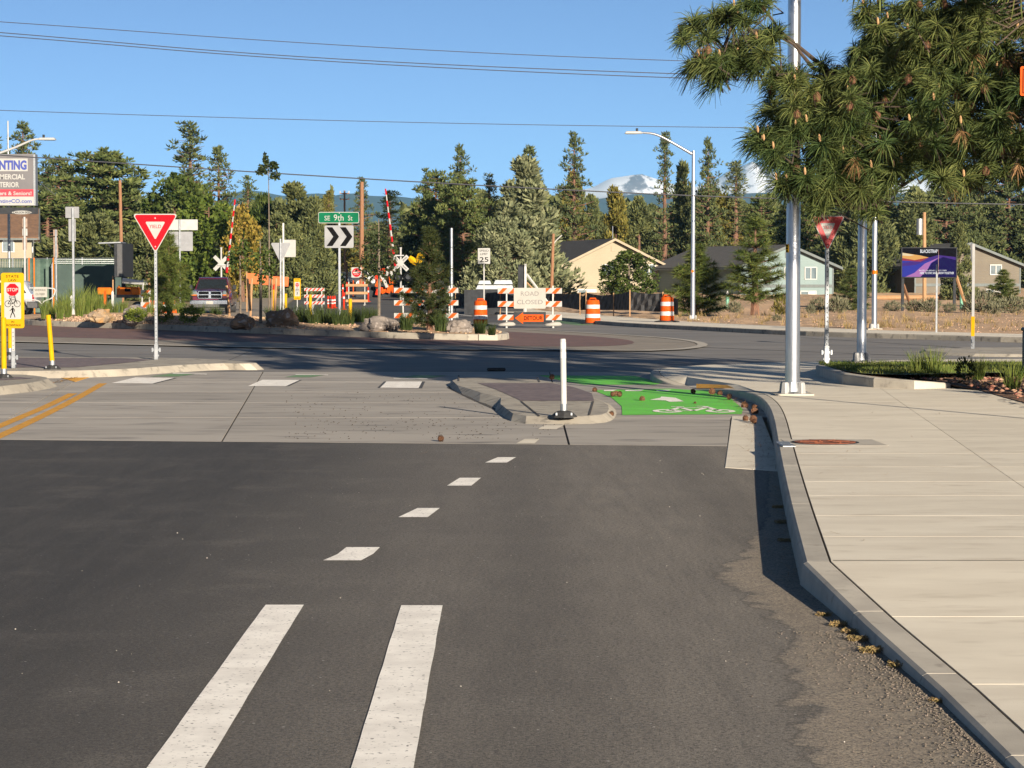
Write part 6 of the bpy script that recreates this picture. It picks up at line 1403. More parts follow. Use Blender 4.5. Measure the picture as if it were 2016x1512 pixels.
# ================================================================ fences
def fence_run(name, label, pts, hgt, mat, cap=True, arms=True, slat=False, posts='galv'):
    t = thing(name, label, 'fence', (0, 0, 0)); pts = [Vector(p) for p in pts]; L_ = 0
    for a, b in zip(pts, pts[1:]):
        n = max(1, round((b - a).length / 2.5))
        for i in range(n):
            p, q = a.lerp(b, i / n), a.lerp(b, (i + 1) / n); d_ = (q - p); nr = Vector((-d_.y, d_.x, 0)).normalized()
            MB().tube([p, p + Vector((0, 0, hgt + .05))], .035, 6).build('post', MT[posts], t)
            if arms: MB().tube([p + Vector((0, 0, hgt)), p + Vector((.16, 0, hgt)) + Vector((0, 0, .32)) - nr * .12], .03, 5).build('barbed_wire_arm', MT['silverpaint'], t)
            if slat:
                mb = MB(); k = int(d_.length / .11)
                for j in range(k): c_ = p.lerp(q, (j + .5) / k); mb.box((c_.x, c_.y, hgt / 2 + .1 + .02 * (j % 3)), (.075, .012, hgt - .15), Matrix.Rotation(math.atan2(d_.y, d_.x), 3, 'Z'))
                mb.build('slats', MT[mat], t)['kind'] = 'stuff'
                MB().tube([p + Vector((0, 0, hgt)), q + Vector((0, 0, hgt))], .025, 5).build('top_rail', MT[posts], t)
            else:
                mb = MB(); k = 8
                V = [(p.lerp(q, j / k) + nr * .03 * math.sin(j * 1.9 + i) * (1 if 0 < j < k else 0) + Vector((0, 0, z_))) for z_ in (.05, hgt * .5, hgt) for j in range(k + 1)]
                mb.add(V, [(r * (k + 1) + j, r * (k + 1) + j + 1, (r + 1) * (k + 1) + j + 1, (r + 1) * (k + 1) + j) for r in range(2) for j in range(k)]); mb.build('screen_panel', MT[mat], t)
    if arms:
        for k in range(3):
            MB().tube([p + Vector((.05 * k + .04, 0, hgt + .08 + .1 * k)) for p in pts], .012, 4).build('barbed_wire', MT['galv'], t)
    return t
MT['greenscreen'] = M('dark_green_screen', (.030, .052, .045), (.024, .042, .037), scale=2, rough=.8, coord='obj')
MT['greenslat'] = M('green_fence_slats', (.05, .085, .065), (.035, .065, .05), scale=6, rough=.7, coord='obj', island=.3)
d = 119; h = Z(521, d) - GND(d)
fence_run('screened_fence', 'dark green screened fence with barbed wire arms behind the trailer', [(X(103, d), d, 0), (X(234, d), d + 1, 0)], h, 'greenscreen')
fence_run('screened_fence', 'dark green screened fence section left of the slatted gate', [(X(-120, d), d, 0), (X(48, d), d, 0)], h - .15, 'greenscreen')
fence_run('slatted_gate', 'green slatted chain link gate between two screened fences', [(X(52, d), d + .6, 0), (X(98, d), d + .6, 0)], Z(510, d), 'greenslat', arms=False)
fence_run('slatted_fence', 'taller green slatted fence line further back on the left', [(X(-60, 128), 128, 0.05), (X(26, 127), 127, .05), (X(232, 124), 124, .05)], Z(507, 126) - .1, 'greenslat', arms=False, slat=True)
for u, lab in ((58, 'left'), (68, 'middle'), (106, 'right')):
    o = MB().box((0, 0, 1.45), (.06, .05, 2.9)).build('marker_stick', MT['orange2'], None, (X(u, 117.5), 117.5, 0)); tag(o, lab + ' of three orange tipped sticks by the slatted gate', 'stick', 'orange sticks by the gate')
# orange construction fence and site bits beyond the island
MT['orangemesh'] = M('orange_plastic_fence', (.42, .10, .02), (.34, .08, .018), scale=3, rough=.7, coord='obj')
t = thing('plastic_fence', 'orange plastic fencing on posts right of the maroon pickup', 'fence', GP(530, 122)); s = PXM(122)
for a, b, v0, v1 in ((486, 510, 539, 560), (513, 533, 543, 562), (536, 552, 545, 563), (554, 568, 546, 565)):
    MB().box((((a + b) / 2 - 530) * s, .05 * (a % 3), (Z(v0, 122) + Z(v1, 122)) / 2), ((b - a) * s, .03, Z(v0, 122) - Z(v1, 122)), Matrix.Rotation(R(3), 3, 'Y')).build('mesh_panel', MT['orangemesh'], t)
    MB().tube([((a - 530) * s, 0, 0), ((a - 530) * s, 0, Z(v0, 122) + .1)], .04, 5).build('post', MT['lumber'], t)
t = thing('fire_hydrant', 'small red fire hydrant left of the closed street', 'hydrant', GP(637, 200))
MB().lathe([(.16, 0), (.16, .08), (.11, .1), (.11, .55), (.16, .57), (.16, .62), (.12, .7), (.03, .78)], 10).build('barrel', MT['redorange'], t, smooth=True)
for sgn in (-1, 1): MB().tube([(0, 0, .45), (sgn * .2, 0, .45)], .06, 8).build('outlet', MT['redorange'], t)
for k, (u, d, hw, top, mt, lab) in enumerate(((648, 205, 14, 540, 'greenleaf', 'round clipped green bush left of the closed street'), (669, 203, 13, 537, 'brightleaf', 'yellow green bush right of the clipped one'), (628, 180, 9, 550, 'grass', 'pale grassy bush on the verge of the closed street'))):
    p = GP(u, d); s = PXM(d); plant('bush', lab, 'bush', 'foliage', SH[k], MT[mt], p, 2 * hw * s / .95, (Z(top, d) - p.z) / .85, k, 'bushes beside the closed street')
t = thing('excavator', 'yellow excavator arm showing above the dark young pine', 'excavator', GP(835, 150)); s = PXM(150); g = GND(150)
def e_(u, v): return ((u - 835) * s, 0, Z(v, 150) - g)
MB().tube([e_(806, 506), e_(812, 512), e_(822, 519)], [.16, .24, .2], 6).build('boom', MT['yellowpost'], t); MB().tube([e_(822, 519), e_(829, 504), e_(832, 501)], [.2, .3, .2], 6).build('boom', MT['yellowpost'], t)
MB().box(e_(852, 545), (1.5, 1.8, 1.2)).build('cab', MT['darkmetal'], t, bev=.1); MB().box(e_(852, 572), (2.2, 2.6, .8)).build('tracks', MT['rubber'], t, bev=.2)
t = thing('site_worker', 'orange striped signs and gear heaped on the closed street', 'equipment', GP(757, 165)); s = PXM(165); g = GND(165); t.name = 'road_work_gear'
rw = random.Random(4)
for k in range(16):
    x, z = rw.uniform(-16, 16) * s, rw.uniform(.3, 2.0); MB().box((x, rw.uniform(-1, 1), z), (rw.uniform(.12, .4), .06, rw.uniform(.3, .7)), Matrix.Rotation(rw.uniform(-.4, .4), 3, 'Y')).build(('striped_board', 'folded_sign')[k % 2], MT[('orange', 'signwhite', 'redorange')[k % 3]], t)
MB().box((0, .6, .4), (4.2, 1.2, .8)).build('trailer_bed', MT['darkmetal'], t, bev=.05)
t = thing('concrete_barrier', 'grey barrier sections stacked behind the silt fence', 'barrier', GP(972, 116)); s = PXM(116)
def cb(u0, u1, v0, v1, y, nm): MB().prism([((u0 - 972) * s, Z(v1, 116)), ((u1 - 972) * s, Z(v1, 116)), ((u1 - 975) * s, Z(v0, 116)), ((u0 - 968) * s, Z(v0, 116))], y, y + .5).build(nm, MT['galv'], t, bev=.02)
cb(936, 1012, 561, 570, 0, 'lower_section'); cb(940, 968, 552, 560, .05, 'upper_section'); cb(971, 1010, 551, 560, .05, 'upper_section'); MB().box((0, .25, Z(570, 116) / 2), (3.0, .4, Z(571, 116))).build('support', MT['darkmetal'], t)
# silt fence
MT['silt'] = M('black_silt_cloth', (.012, .012, .014), (.022, .022, .024), scale=5, rough=.75, coord='obj')
sp = [(878, 572, 604, 126), (897, 575, 604, 122), (925, 572, 600, 120), (945, 576, 603, 117), (985, 574, 602, 114), (1035, 578, 604, 110), (1090, 577, 597, 108), (1142, 578, 606, 105), (1154, 576, 606, 104.5), (1208, 579, 606, 102), (1240, 573, 606, 100), (1305, 577, 610, 99), (1335, 588, 616, 97)]
t = thing('silt_fence', 'black sagging silt fence cloth along the edge of the dirt lot', 'silt fence', (0, 0, 0))
for k, ((u0, t0, b0, d0), (u1, t1, b1, d1)) in enumerate(zip(sp, sp[1:])):
    n = 9; V = []
    for j in range(n + 1):
        f = j / n; u = u0 + (u1 - u0) * f; d_ = d0 + (d1 - d0) * f; sag = math.sin(math.pi * f) * (6 if k % 3 else 2)
        zt = Z(t0 + (t1 - t0) * f + sag * (.5 + .5 * ((k * 37) % 5) / 4), d_); zb = max(.05, Z(b0 + (b1 - b0) * f, d_) - .1)
        for q in range(4): V.append((X(u, d_), d_ + .08 * math.sin(j * 2.3 + q * 1.7 + k), zb + (zt - zb) * q / 3))
    MB().add(V, [(j * 4 + q, (j + 1) * 4 + q, (j + 1) * 4 + q + 1, j * 4 + q + 1) for j in range(n) for q in range(3)]).build('cloth_panel', MT['silt'], t)
    MB().box((X(u0, d0), d0 - .05, Z(t0 - 2, d0) / 2), (.05, .04, Z(t0 - 3, d0))).build('stake', MT['lumber'], t)
# timber rail beyond the lot
o = MB().tube([(X(1726, 150), 150, Z(586, 150)), (X(1882, 150), 150, Z(585, 150))], .16, 8).build('log_rail', MT['lumber']); tag(o, 'long orange brown log lying behind the lit billboard', 'log')
for u, lab in ((1432, 'green capped pipe marker left of the open young pine'), (1893, 'pale green utility marker right of the lit billboard')):
    t = thing('utility_marker', lab, 'marker', GP(u, 125)); MB().tube([(0, 0, 0), (0, 0, .9)], .1, 8).build('post', M('mint_green_' + str(u), (.10, .26, .18), rough=.5), t); MB().tube([(0, 0, .9), (0, 0, 1.1)], [.1, .03], 8).build('cap', MT['white_post'], t)
# ================================================================ billboards
d = 120; p = GP(1829, d); t = thing('lit_billboard', 'lit screen billboard with a purple dune picture on two dark posts', 'billboard', p); s = PXM(d)
def b_(u, v): return ((u - 1829) * s, Z(v, d))
for u in (1778, 1880): MB().box((b_(u, 0)[0], .2, Z(548, d) / 2), (5.2 * s, .16, Z(546, d) + .2)).build('post', MT['wood'] if False else MT['darkmetal'], t)
MB().tube([(b_(1884, 0)[0], .3, Z(543, d)), (b_(1914, 0)[0], 1.6, Z(606, d))], .09, 6).build('brace', MT['lumber'], t); MB().tube([(b_(1780, 0)[0], .3, Z(560, d)), (b_(1806, 0)[0], 2.2, Z(600, d))], .08, 6).build('brace', MT['wood'], t)
MB().box((0, .12, (Z(487, d) + Z(547, d)) / 2), (110 * s, .18, 60 * s)).build('cabinet', MT['darkmetal'], t, bev=.01)
def screen_mat(name, col, e):
    m = M(name, (.003, .003, .0035), rough=.6, spec=.0); b = m.node_tree.nodes['Principled BSDF']; b.inputs['Emission Color'].default_value = (*col, 1); b.inputs['Emission Strength'].default_value = e; return m
def scr(name, pix, col, y, e=.34): return plate(t, name, [b_(*q) for q in pix], y, screen_mat('screen_' + name, col, e), .002)
scr('screen', ((1776, 545.5), (1882, 545.5), (1882, 488.5), (1776, 488.5)), (.006, .005, .010), .026)
scr('blue_haze', ((1776, 545), (1790, 545), (1830, 528), (1856, 505), (1820, 507), (1776, 508)), (.05, .06, .45), .0235)
scr('purple_ridge', ((1776, 518), (1812, 512), (1846, 502), (1881, 506), (1881, 516), (1830, 512), (1800, 522), (1776, 524)), (.09, .04, .28), .021)
scr('sunset', ((1776, 497.5), (1812, 503), (1828, 507), (1800, 512), (1776, 508)), (.95, .48, .14), .0185); scr('glow', ((1776, 497.5), (1800, 502), (1790, 504), (1776, 503)), (1.0, .8, .5), .016)
scr('red_glow', ((1776, 508), (1800, 512), (1828, 507), (1812, 515), (1776, 513)), (.45, .06, .08), .0175)
scr('pink_dune', ((1782, 545), (1800, 537), (1820, 519), (1850, 506), (1832, 518), (1826, 530), (1812, 545)), (.55, .22, .55), .014); scr('dark_dune', ((1812, 545), (1826, 531), (1834, 517), (1856, 506), (1881, 512), (1881, 545)), (.012, .008, .10), .0115)
MT['screenwhite'] = screen_mat('screen_white', (.8, .8, .8), .45)
(x, z) = b_(1828, 494.5); text('BLACKSTRAP', 34 * s, 7 * s, MT['screenwhite'], t, x, z, .008, bold=.02)
(x, z) = b_(1836, 532.5); text('BASED IN BEND SINCE 2009', 54 * s, 2.4 * s, MT['screenwhite'], t, x, z, .008)
(x, z) = b_(1844, 537.5); text('HERE TO STAY AND GROW TOGETHER', 67 * s, 4.4 * s, MT['screenwhite'], t, x, z, .008, bold=.02, shear=.2)
d = 132; p = GP(-40, d); t = thing('billboard', 'grey painting company billboard cut off by the left edge', 'billboard', p); s = PXM(d)
def b_(u, v): return ((u + 40) * s, Z(v, d) - p.z)
def pl(name, u0, v0, u1, v1, y, mat): (x0, z1), (x1, z0) = b_(u0, v0), b_(u1, v1); return plate(t, name, [(x0, z0), (x1, z0), (x1, z1), (x0, z1)], y, MT[mat], .003)
MT['bbgrey'] = M('billboard_grey', (.105, .10, .105), (.085, .082, .088), scale=.6, rough=.6, coord='obj'); MT['bbblue'] = M('billboard_blue', (.025, .04, .20), rough=.6); MT['bbred'] = M('billboard_red', (.32, .02, .035), rough=.6)
(x0, z1), (x1, z0) = b_(-150, 303), b_(72, 405); MB().box(((x0 + x1) / 2, .35, (z0 + z1) / 2), (x1 - x0, .66, z1 - z0)).build('cabinet', MT['galv'], t, bev=.02)
pl('grey_field', -149, 304, 68, 374, .012, 'bbgrey'); pl('red_band', -149, 372.5, 68, 387, .008, 'bbred'); pl('white_band', -149, 387, 68.5, 404, .008, 'signwhite')
def bt(txt, ur, v, w, h, mat, bold=.02, y=.004, **k): (x, z) = b_(ur, v); return text(txt, w * s, h * s, MT[mat], t, x, z, y, bold=bold, align='r', **k)
pl('white_headline_outline', -4, 312, 57, 337, .0085, 'signwhite'); bt('NTING', 55, 325, 54, 19, 'bbblue', .05); bt('MERCIAL', 51.5, 348, 49.5, 10.5, 'signwhite', .03); bt('TERIOR', 40, 363.5, 39, 10.5, 'signwhite', .03)
bt('ers & Seniors!', 64, 380.5, 63, 7.5, 'signwhite'); bt('ntingCO.com', 64, 397, 63, 10, 'bbblue')
pl('maker_beam', -149, 408, 75, 421, .3, 'darkmetal'); (x, z) = b_(42.5, 418); plate(t, 'maker_plate', disc(19.5 * s, x, z, 20, 0, 3.6 * s), .26, MT['signwhite']); text('CARLSON SIGN', 34 * s, 4.2 * s, MT['black'], t, x, z, .256, bold=.02)
MB().box((b_(-60, 0)[0], .6, Z(405, d) / 2), (.5, .5, Z(405, d))).build('post', MT['darkmetal'], t)
# ================================================================ wooden poles and wires
def wpole(label, u, top, d, r=.14, lean=0, mat='wood', extra=None):
    p = GP(u, d); t = thing('utility_pole', label, 'utility pole', p, 0, 'wooden utility poles'); h = Z(top, d) - p.z
    MB().tube([(0, 0, -.2), (lean * .5, 0, h * .5), (lean, 0, h)], [r, r * .9, r * .75], 8).build('pole', MT[mat], t, smooth=True)
    if extra == 'arms':
        for q in (.3, .9): MB().box((lean, 0, h - q), (1.0, .1, .1)).build('crossarm', MT['wood'], t); [MB().tube([(lean + x, 0, h - q + .05), (lean + x, 0, h - q + .25)], .06, 6).build('insulator', MT['white_post'], t) for x in (-.45, 0, .45)]
    if extra == 'can': MB().tube([(-.35, -.05, h - 1.4), (-.35, -.05, h - .4)], .2, 10).build('transformer', MT['galv'], t, smooth=True); MB().box((-.15, 0, h - .7), (.3, .06, .06)).build('bracket', MT['galv'], t)
    if extra == 'pipe': MB().tube(smooth([(.1, 0, h - 1.2), (.15, 0, h - .6), (.7, 0, h - .1)], 2), .035, 5).build('conduit', MT['white_post'], t)
    return t
wpole('brown wooden pole standing behind the green fence', 241, 355, 152, .13, -.1)
wpole('tall brown wooden pole right of the street name sign', 712, 358, 185, .2, .05)
wpole('far wooden pole with white insulators above the street name sign', 679, 375, 235, .13, 0, 'wood', 'arms')
wpole('brown wooden pole left of the tan house', 1085, 460, 150, .12, .15, 'wood', 'pipe')
wpole('wooden pole with a grey transformer behind the lit billboard', 1820, 418, 142, .13, -.05, 'lumber', 'can')
wpole('pale slim pole among the yellow leaves', 472, 402, 155, .07, .0, 'lumber'); wpole('short brown pole left of the chevron sign', 644, 486, 190, .13); wpole('short orange brown pole right of the chevron sign', 683, 515, 195, .1)
MT['wire'] = M('dark_wire', (.03, .032, .04), rough=.6)
for pts, d, r, lab in (([(-250, 28), (0, 42), (700, 93), (1400, 124), (2300, 140)], 95, .016, 'topmost thin wire across the sky'), ([(-250, 46), (0, 63), (600, 116), (1420, 150), (2300, 168)], 90, .018, 'second wire across the sky, upper of the close pair'), ([(-250, 55), (0, 69), (600, 121), (1400, 158), (2300, 178)], 90.5, .018, 'third wire across the sky, lower of the close pair'), ([(-250, 206), (0, 218), (800, 242), (1480, 252), (2300, 258)], 110, .016, 'single faint wire midway down the sky'), ([(-250, 287), (80, 311), (800, 358), (1500, 393), (2300, 408)], 88, .024, 'dark lowest wire running across the tree tops')):
    o = MB().tube(smooth([P(u, v, d) for u, v in pts], 3), r, 5).build('power_line', MT['wire'], smooth=True); tag(o, lab, 'wire', 'power lines')
o = MB().tube([P(30, 285, 138), P(45, 318, 136), P(62, 345, 134), P(110, 385, 134)], .02, 4).build('guy_wire', MT['wire']); tag(o, 'short slack wire crossing the left billboard', 'wire')
# ================================================================ planted corner at right
pf = [G(*q) for q in ((1606, 721, .25), (1625, 728, .26), (1660, 738, .26), (1720, 746, .24), (1800, 752, .22), (1872, 757, .17))]
pback = [G(*q) for q in ((1930, 768, .13), (2016, 792, .13), (2200, 850, .13), (2300, 716, .24), (2016, 712, .24), (1640, 713, .24))]
bed = thing('planter_bed', None, None); tag(bed, 'raised planted corner with lawn and bark mulch at the right', kind='structure')
sheet('mulch', pf + pback, None, MT['mulch'], bed)
kerb('kerb_stone', [Vector((p.x, p.y, p.z)) for p in pf], .12, .02, -.22, 1.6, MT['kerb'], bed, +1, zfun=lambda p: p.z, lean=.0)
lawn_px = ((1612, 718.5, .262), (1645, 713.5, .262), (2016, 713, .262), (2200, 714, .262), (2200, 732, .262), (2016, 733, .262), (1880, 735, .262), (1780, 738, .262), (1700, 735, .262), (1650, 728, .262))
lawn_out = [G(*q) for q in lawn_px]; MT['lawn'] = M('lawn_ground', (.055, .075, .018), (.08, .09, .024), scale=3, rough=.95)
sheet('lawn', lawn_out, None, MT['lawn'], bed)
rng = np.random.default_rng(21); B = []
while len(B) < 9000:
    u, v = rng.uniform(1612, 2100), rng.uniform(713, 737); lim = np.interp(u, [1612, 1650, 1700, 1780, 1880, 2016, 2200], [719, 728, 735, 738, 735, 733, 732])
    if v < lim: p = G(u, v, .26); B.append((p.x, p.y, .255))
B = np.array(B); n = len(B); tip = B + np.stack([rng.normal(0, .02, n), rng.normal(0, .02, n), rng.uniform(.03, .075, n)], 1); sd = unit(rng.normal(size=(n, 3)) * np.array([1, 1, 0])) * .006
o = link('grass_blades', np_mesh('grass_blades', np.stack([B - sd, B + sd, tip], 1).reshape(-1, 3), np.arange(3 * n).reshape(n, 3)), MT['grass'], bed); o['kind'] = 'stuff'
pts = []
for _ in range(900):
    u, v = rng.uniform(1700, 2120), rng.uniform(738, 800); lo = np.interp(u, [1700, 1800, 1872, 1930, 2016, 2120], [744, 750, 756, 766, 790, 820])
    if v < lo: p = G(u, v, .17); pts.append((p.x, p.y, .17 + rng.uniform(0, .05)))
bk_ = scatter('bark_chips', pts, .045, M('bark_chip', (.15, .06, .035), (.30, .20, .13), scale=3, rough=.95, island=.5), '', '', bed, .5)
for u, v, top, hw, mat, lab in ((1808, 741, 688, 28, 'grass', 'tall green grass clump in the planter, left of the pair'), (1838, 742, 683, 26, 'grass', 'tall green grass clump in the planter, right of the pair'), (1925, 748, 700, 22, 'grass', 'thin grass clump behind the dark shrub in the planter'), (1993, 766, 712, 30, 'grass', 'wide green grass clump near the right edge of the planter'), (2050, 770, 716, 28, 'grass', 'grass clump cut off by the right edge')):
    p = G(u, v, .20); s = PXM(p.y); plant('grass_clump', lab, 'ornamental grass', 'blades', grass_mesh(int(u), 150, .6, .28, .011, .45), MT[mat], p, 2 * hw * s / .62, (Z(top, p.y) - .2) / .58, u, 'grasses in the right planter', False)
p = G(1900, 753, .2); s = PXM(p.y); plant('shrub', 'dark leaved shrub between the grasses in the planter', 'shrub', 'foliage', shrub_mesh(77, 420, (.12, .055), .8, .4, .3), MT['darkleaf'], p, 2 * 24 * s / .95, (Z(702, p.y) - .2) / .85, 1)
# ================================================================ the big pine at right
PT = Vector((7.7, 29.0, .1)); pine = thing('ponderosa_pine', 'large long needled pine whose branches hang in from the upper right', 'tree', PT)
def loc_(p): return np.array([p[0] - PT.x, p[1] - PT.y, p[2] - PT.z])
rng = np.random.default_rng(77); rnd = random.Random(77)
CL = [(1532, 148, 44, 28, 12), (1592, 205, 34, 38, 10), (1366, 58, 32, 28, 8), (1432, 32, 34, 22, 8), (1400, 125, 46, 30, 13), (1470, 105, 48, 36, 17), (1512, 62, 20, 20, 4), (1495, 4, 30, 12, 4), (1548, 205, 40, 36, 13), (1560, 255, 40, 36, 12), (1500, 275, 30, 22, 8), (1548, 357, 26, 19, 7), (1540, 310, 28, 24, 6),
      (1645, 150, 48, 40, 22), (1690, 200, 70, 56, 38), (1640, 235, 60, 46, 22), (1725, 110, 56, 42, 24), (1780, 120, 80, 62, 40), (1862, 90, 86, 70, 45), (1952, 95, 80, 80, 43), (1800, 225, 86, 56, 40), (1900, 215, 86, 64, 43), (1990, 225, 56, 70, 27), (1620, 320, 56, 50, 22), (1700, 312, 66, 50, 27), (1742, 334, 42, 27, 16), (1700, 358, 62, 24, 19), (1800, 290, 66, 34, 18), (1900, 300, 66, 40, 20), (1985, 310, 56, 44, 18), (1890, 347, 46, 25, 11), (1632, 358, 46, 19, 12), (1850, 10, 90, 26, 18), (1960, 15, 80, 30, 18), (1725, 30, 50, 30, 12), (1612, 405, 10, 8, 2), (1710, 407, 22, 12, 4), (2060, 100, 60, 90, 29), (2060, 260, 60, 90, 25), (1845, 322, 30, 20, 6)]
MT['branchbark'] = M('grey_brown_branch', (.065, .045, .032), (.035, .027, .022), scale=12, rough=.95, coord='obj')
TB = []; TA = []; limbs = []; cents = []
MT['deadneedle'] = fol('dead_brown_needles', (.17, .095, .04), (.24, .15, .07), scale=2)
for (cu, cv, ru, rv, n) in CL:
    dc = 28.0 if cu < 1620 else 28.6
    cc = loc_(P(cu, cv, dc + rnd.uniform(-.3, .6))); cents.append(cc)
    for _ in range(n):
        a, q = rnd.uniform(0, 6.283), math.sqrt(rnd.random()); dd_ = rnd.uniform(27.0, 28.9) if cu < 1640 else rnd.uniform(26.8, 30.6)
        b = loc_(P(cu + ru * q * math.cos(a), cv + rv * q * math.sin(a), dd_)); TB.append(b)
        out = b - np.array([0, 0, b[2] - .6]); out = out / np.linalg.norm(out); TA.append(out * .55 + np.array([0, -.25, .75]) + np.array([rnd.gauss(0, .3), rnd.gauss(0, .3), rnd.gauss(0, .2)]))
vis = len(TB)
cents.sort(key=lambda q: np.linalg.norm(q[:2]))
for i, cc in enumerate(cents):
    inner = [q for q in cents[:i] if np.linalg.norm(q[:2]) < np.linalg.norm(cc[:2]) - .25 and np.linalg.norm(q - cc) < 1.9]
    if inner: a_ = min(inner, key=lambda q: np.linalg.norm(q - cc))
    else: a_ = (0, 0, max(3.0, cc[2] + rnd.uniform(-.8, .5)))
    limbs.append((tuple(a_), tuple(cc)))
# the rest of the crown, above and beyond the frame
while len(TB) < vis + 1150:
    h = rnd.uniform(2.6, 12.5); t_ = (h - 2.6) / 9.9; rr = 5.4 * (1 - t_) ** .7 + .5; a = rnd.uniform(0, 6.283); q = rr * rnd.uniform(.35, 1) ; b = np.array([q * math.cos(a), q * math.sin(a), h])
    w = Vector(b) + PT; dv = w - Vector((0, 0, HC)); yy = dv.y * math.cos(PITCH) - dv.z * math.sin(PITCH); uu_ = CX + FPX * dv.x / yy; vv_ = CY - FPX * (dv.z * math.cos(PITCH) + dv.y * math.sin(PITCH)) / yy
    if uu_ < 2090 and vv_ > -40: continue
    TB.append(b); out = np.array([b[0], b[1], 1.2]); TA.append(out / np.linalg.norm(out) + np.array([rnd.gauss(0, .3), rnd.gauss(0, .3), rnd.gauss(.2, .2)]))
    if len(TB) % 28 == 0: limbs.append(((0, 0, max(1.8, h - .3 * q)), tuple(b)))
TB = np.array(TB); TA = np.array(TA)
dead = rng.random(vis) < .03; lv = np.nonzero(~dead)[0]; dv_ = np.nonzero(dead)[0]
v0, f0 = needles(TB[dv_] + np.array([0, 0, -.12]), TA[dv_] * np.array([1, 1, -.8]), 38, .20, .007, 1.3, .9, True)
link('dead_needles', np_mesh('dead_needles', v0, f0), MT['deadneedle'], pine)
v1, f1 = needles(TB[lv], TA[lv], 140, .28, .0088, 1.85, .5, True); v2, f2 = needles(TB[vis:], TA[vis:], 60, .38, .03, 1.9, .6, True)
cr = link('crown', np_mesh('crown', np.concatenate([v1, v2]), np.concatenate([f1, f2 + len(v1)])), MT['nearpine'], pine)
MB().tube([(0, 0, -.2), (.05, 0, .4), (0, 0, 3), (.1, .05, 8), (.0, 0, 12.6)], [.42, .34, .28, .15, .03], 14).build('trunk', MT['bark'], pine, smooth=True)
for a, b in limbs:
    a, b = Vector(a), Vector(b); L_ = (b - a).length; m1 = a.lerp(b, .35) + Vector((rnd.uniform(-.1, .1), rnd.uniform(-.2, .2), rnd.uniform(-.14, .06) * L_)); m2 = a.lerp(b, .72) + Vector((rnd.uniform(-.08, .08), rnd.uniform(-.12, .12), rnd.uniform(-.10, .04) * L_))
    MB().tube([a, m1, m2, b], [.02 + .011 * L_, .018 + .008 * L_, .014 + .003 * L_, .012], 6).build('branch', MT['branchbark'], pine, smooth=True)
tw = MB(); cd = MB(); cn = MB()
for i in range(vis):
    b, a = Vector(TB[i]), Vector(TA[i]).normalized(); lim = min(limbs, key=lambda q: (Vector(q[1]) - b).length); j = Vector(lim[1]).lerp(Vector(lim[0]), .08 + .1 * rnd.random())
    m = b - a * .35
    if (j - b).length < 1.6: tw.tube([j, m.lerp(j, .2), b], [.012, .011, .008], 4)
    else: tw.tube([m, b], [.010, .008], 4)
    r = rnd.random()
    if r < .24: up = Vector((a.x * .3, a.y * .3, 1)).normalized(); cd.tube([b, b + up * .03, b + up * .075, b + up * .09], [.010, .016, .012, .004], 6)
    elif r < .40:
        c0 = b - a * .10 + Vector((rnd.uniform(-.06, .06), -.05, rnd.uniform(-.05, .02)))
        cn.tube([c0 + Vector((0, 0, -.07)), c0 + Vector((0, 0, -.05)), c0, c0 + Vector((0, 0, .05))], [.012, .042, .050, .012], 7)
tw.build('twigs', MT['branchbark'], pine, fix=False)['kind'] = 'stuff'; cd.build('candles', MT['candle'], pine, fix=False)['kind'] = 'stuff'; cn.build('hanging_cones', MT['cone'], pine, fix=False)['kind'] = 'stuff'
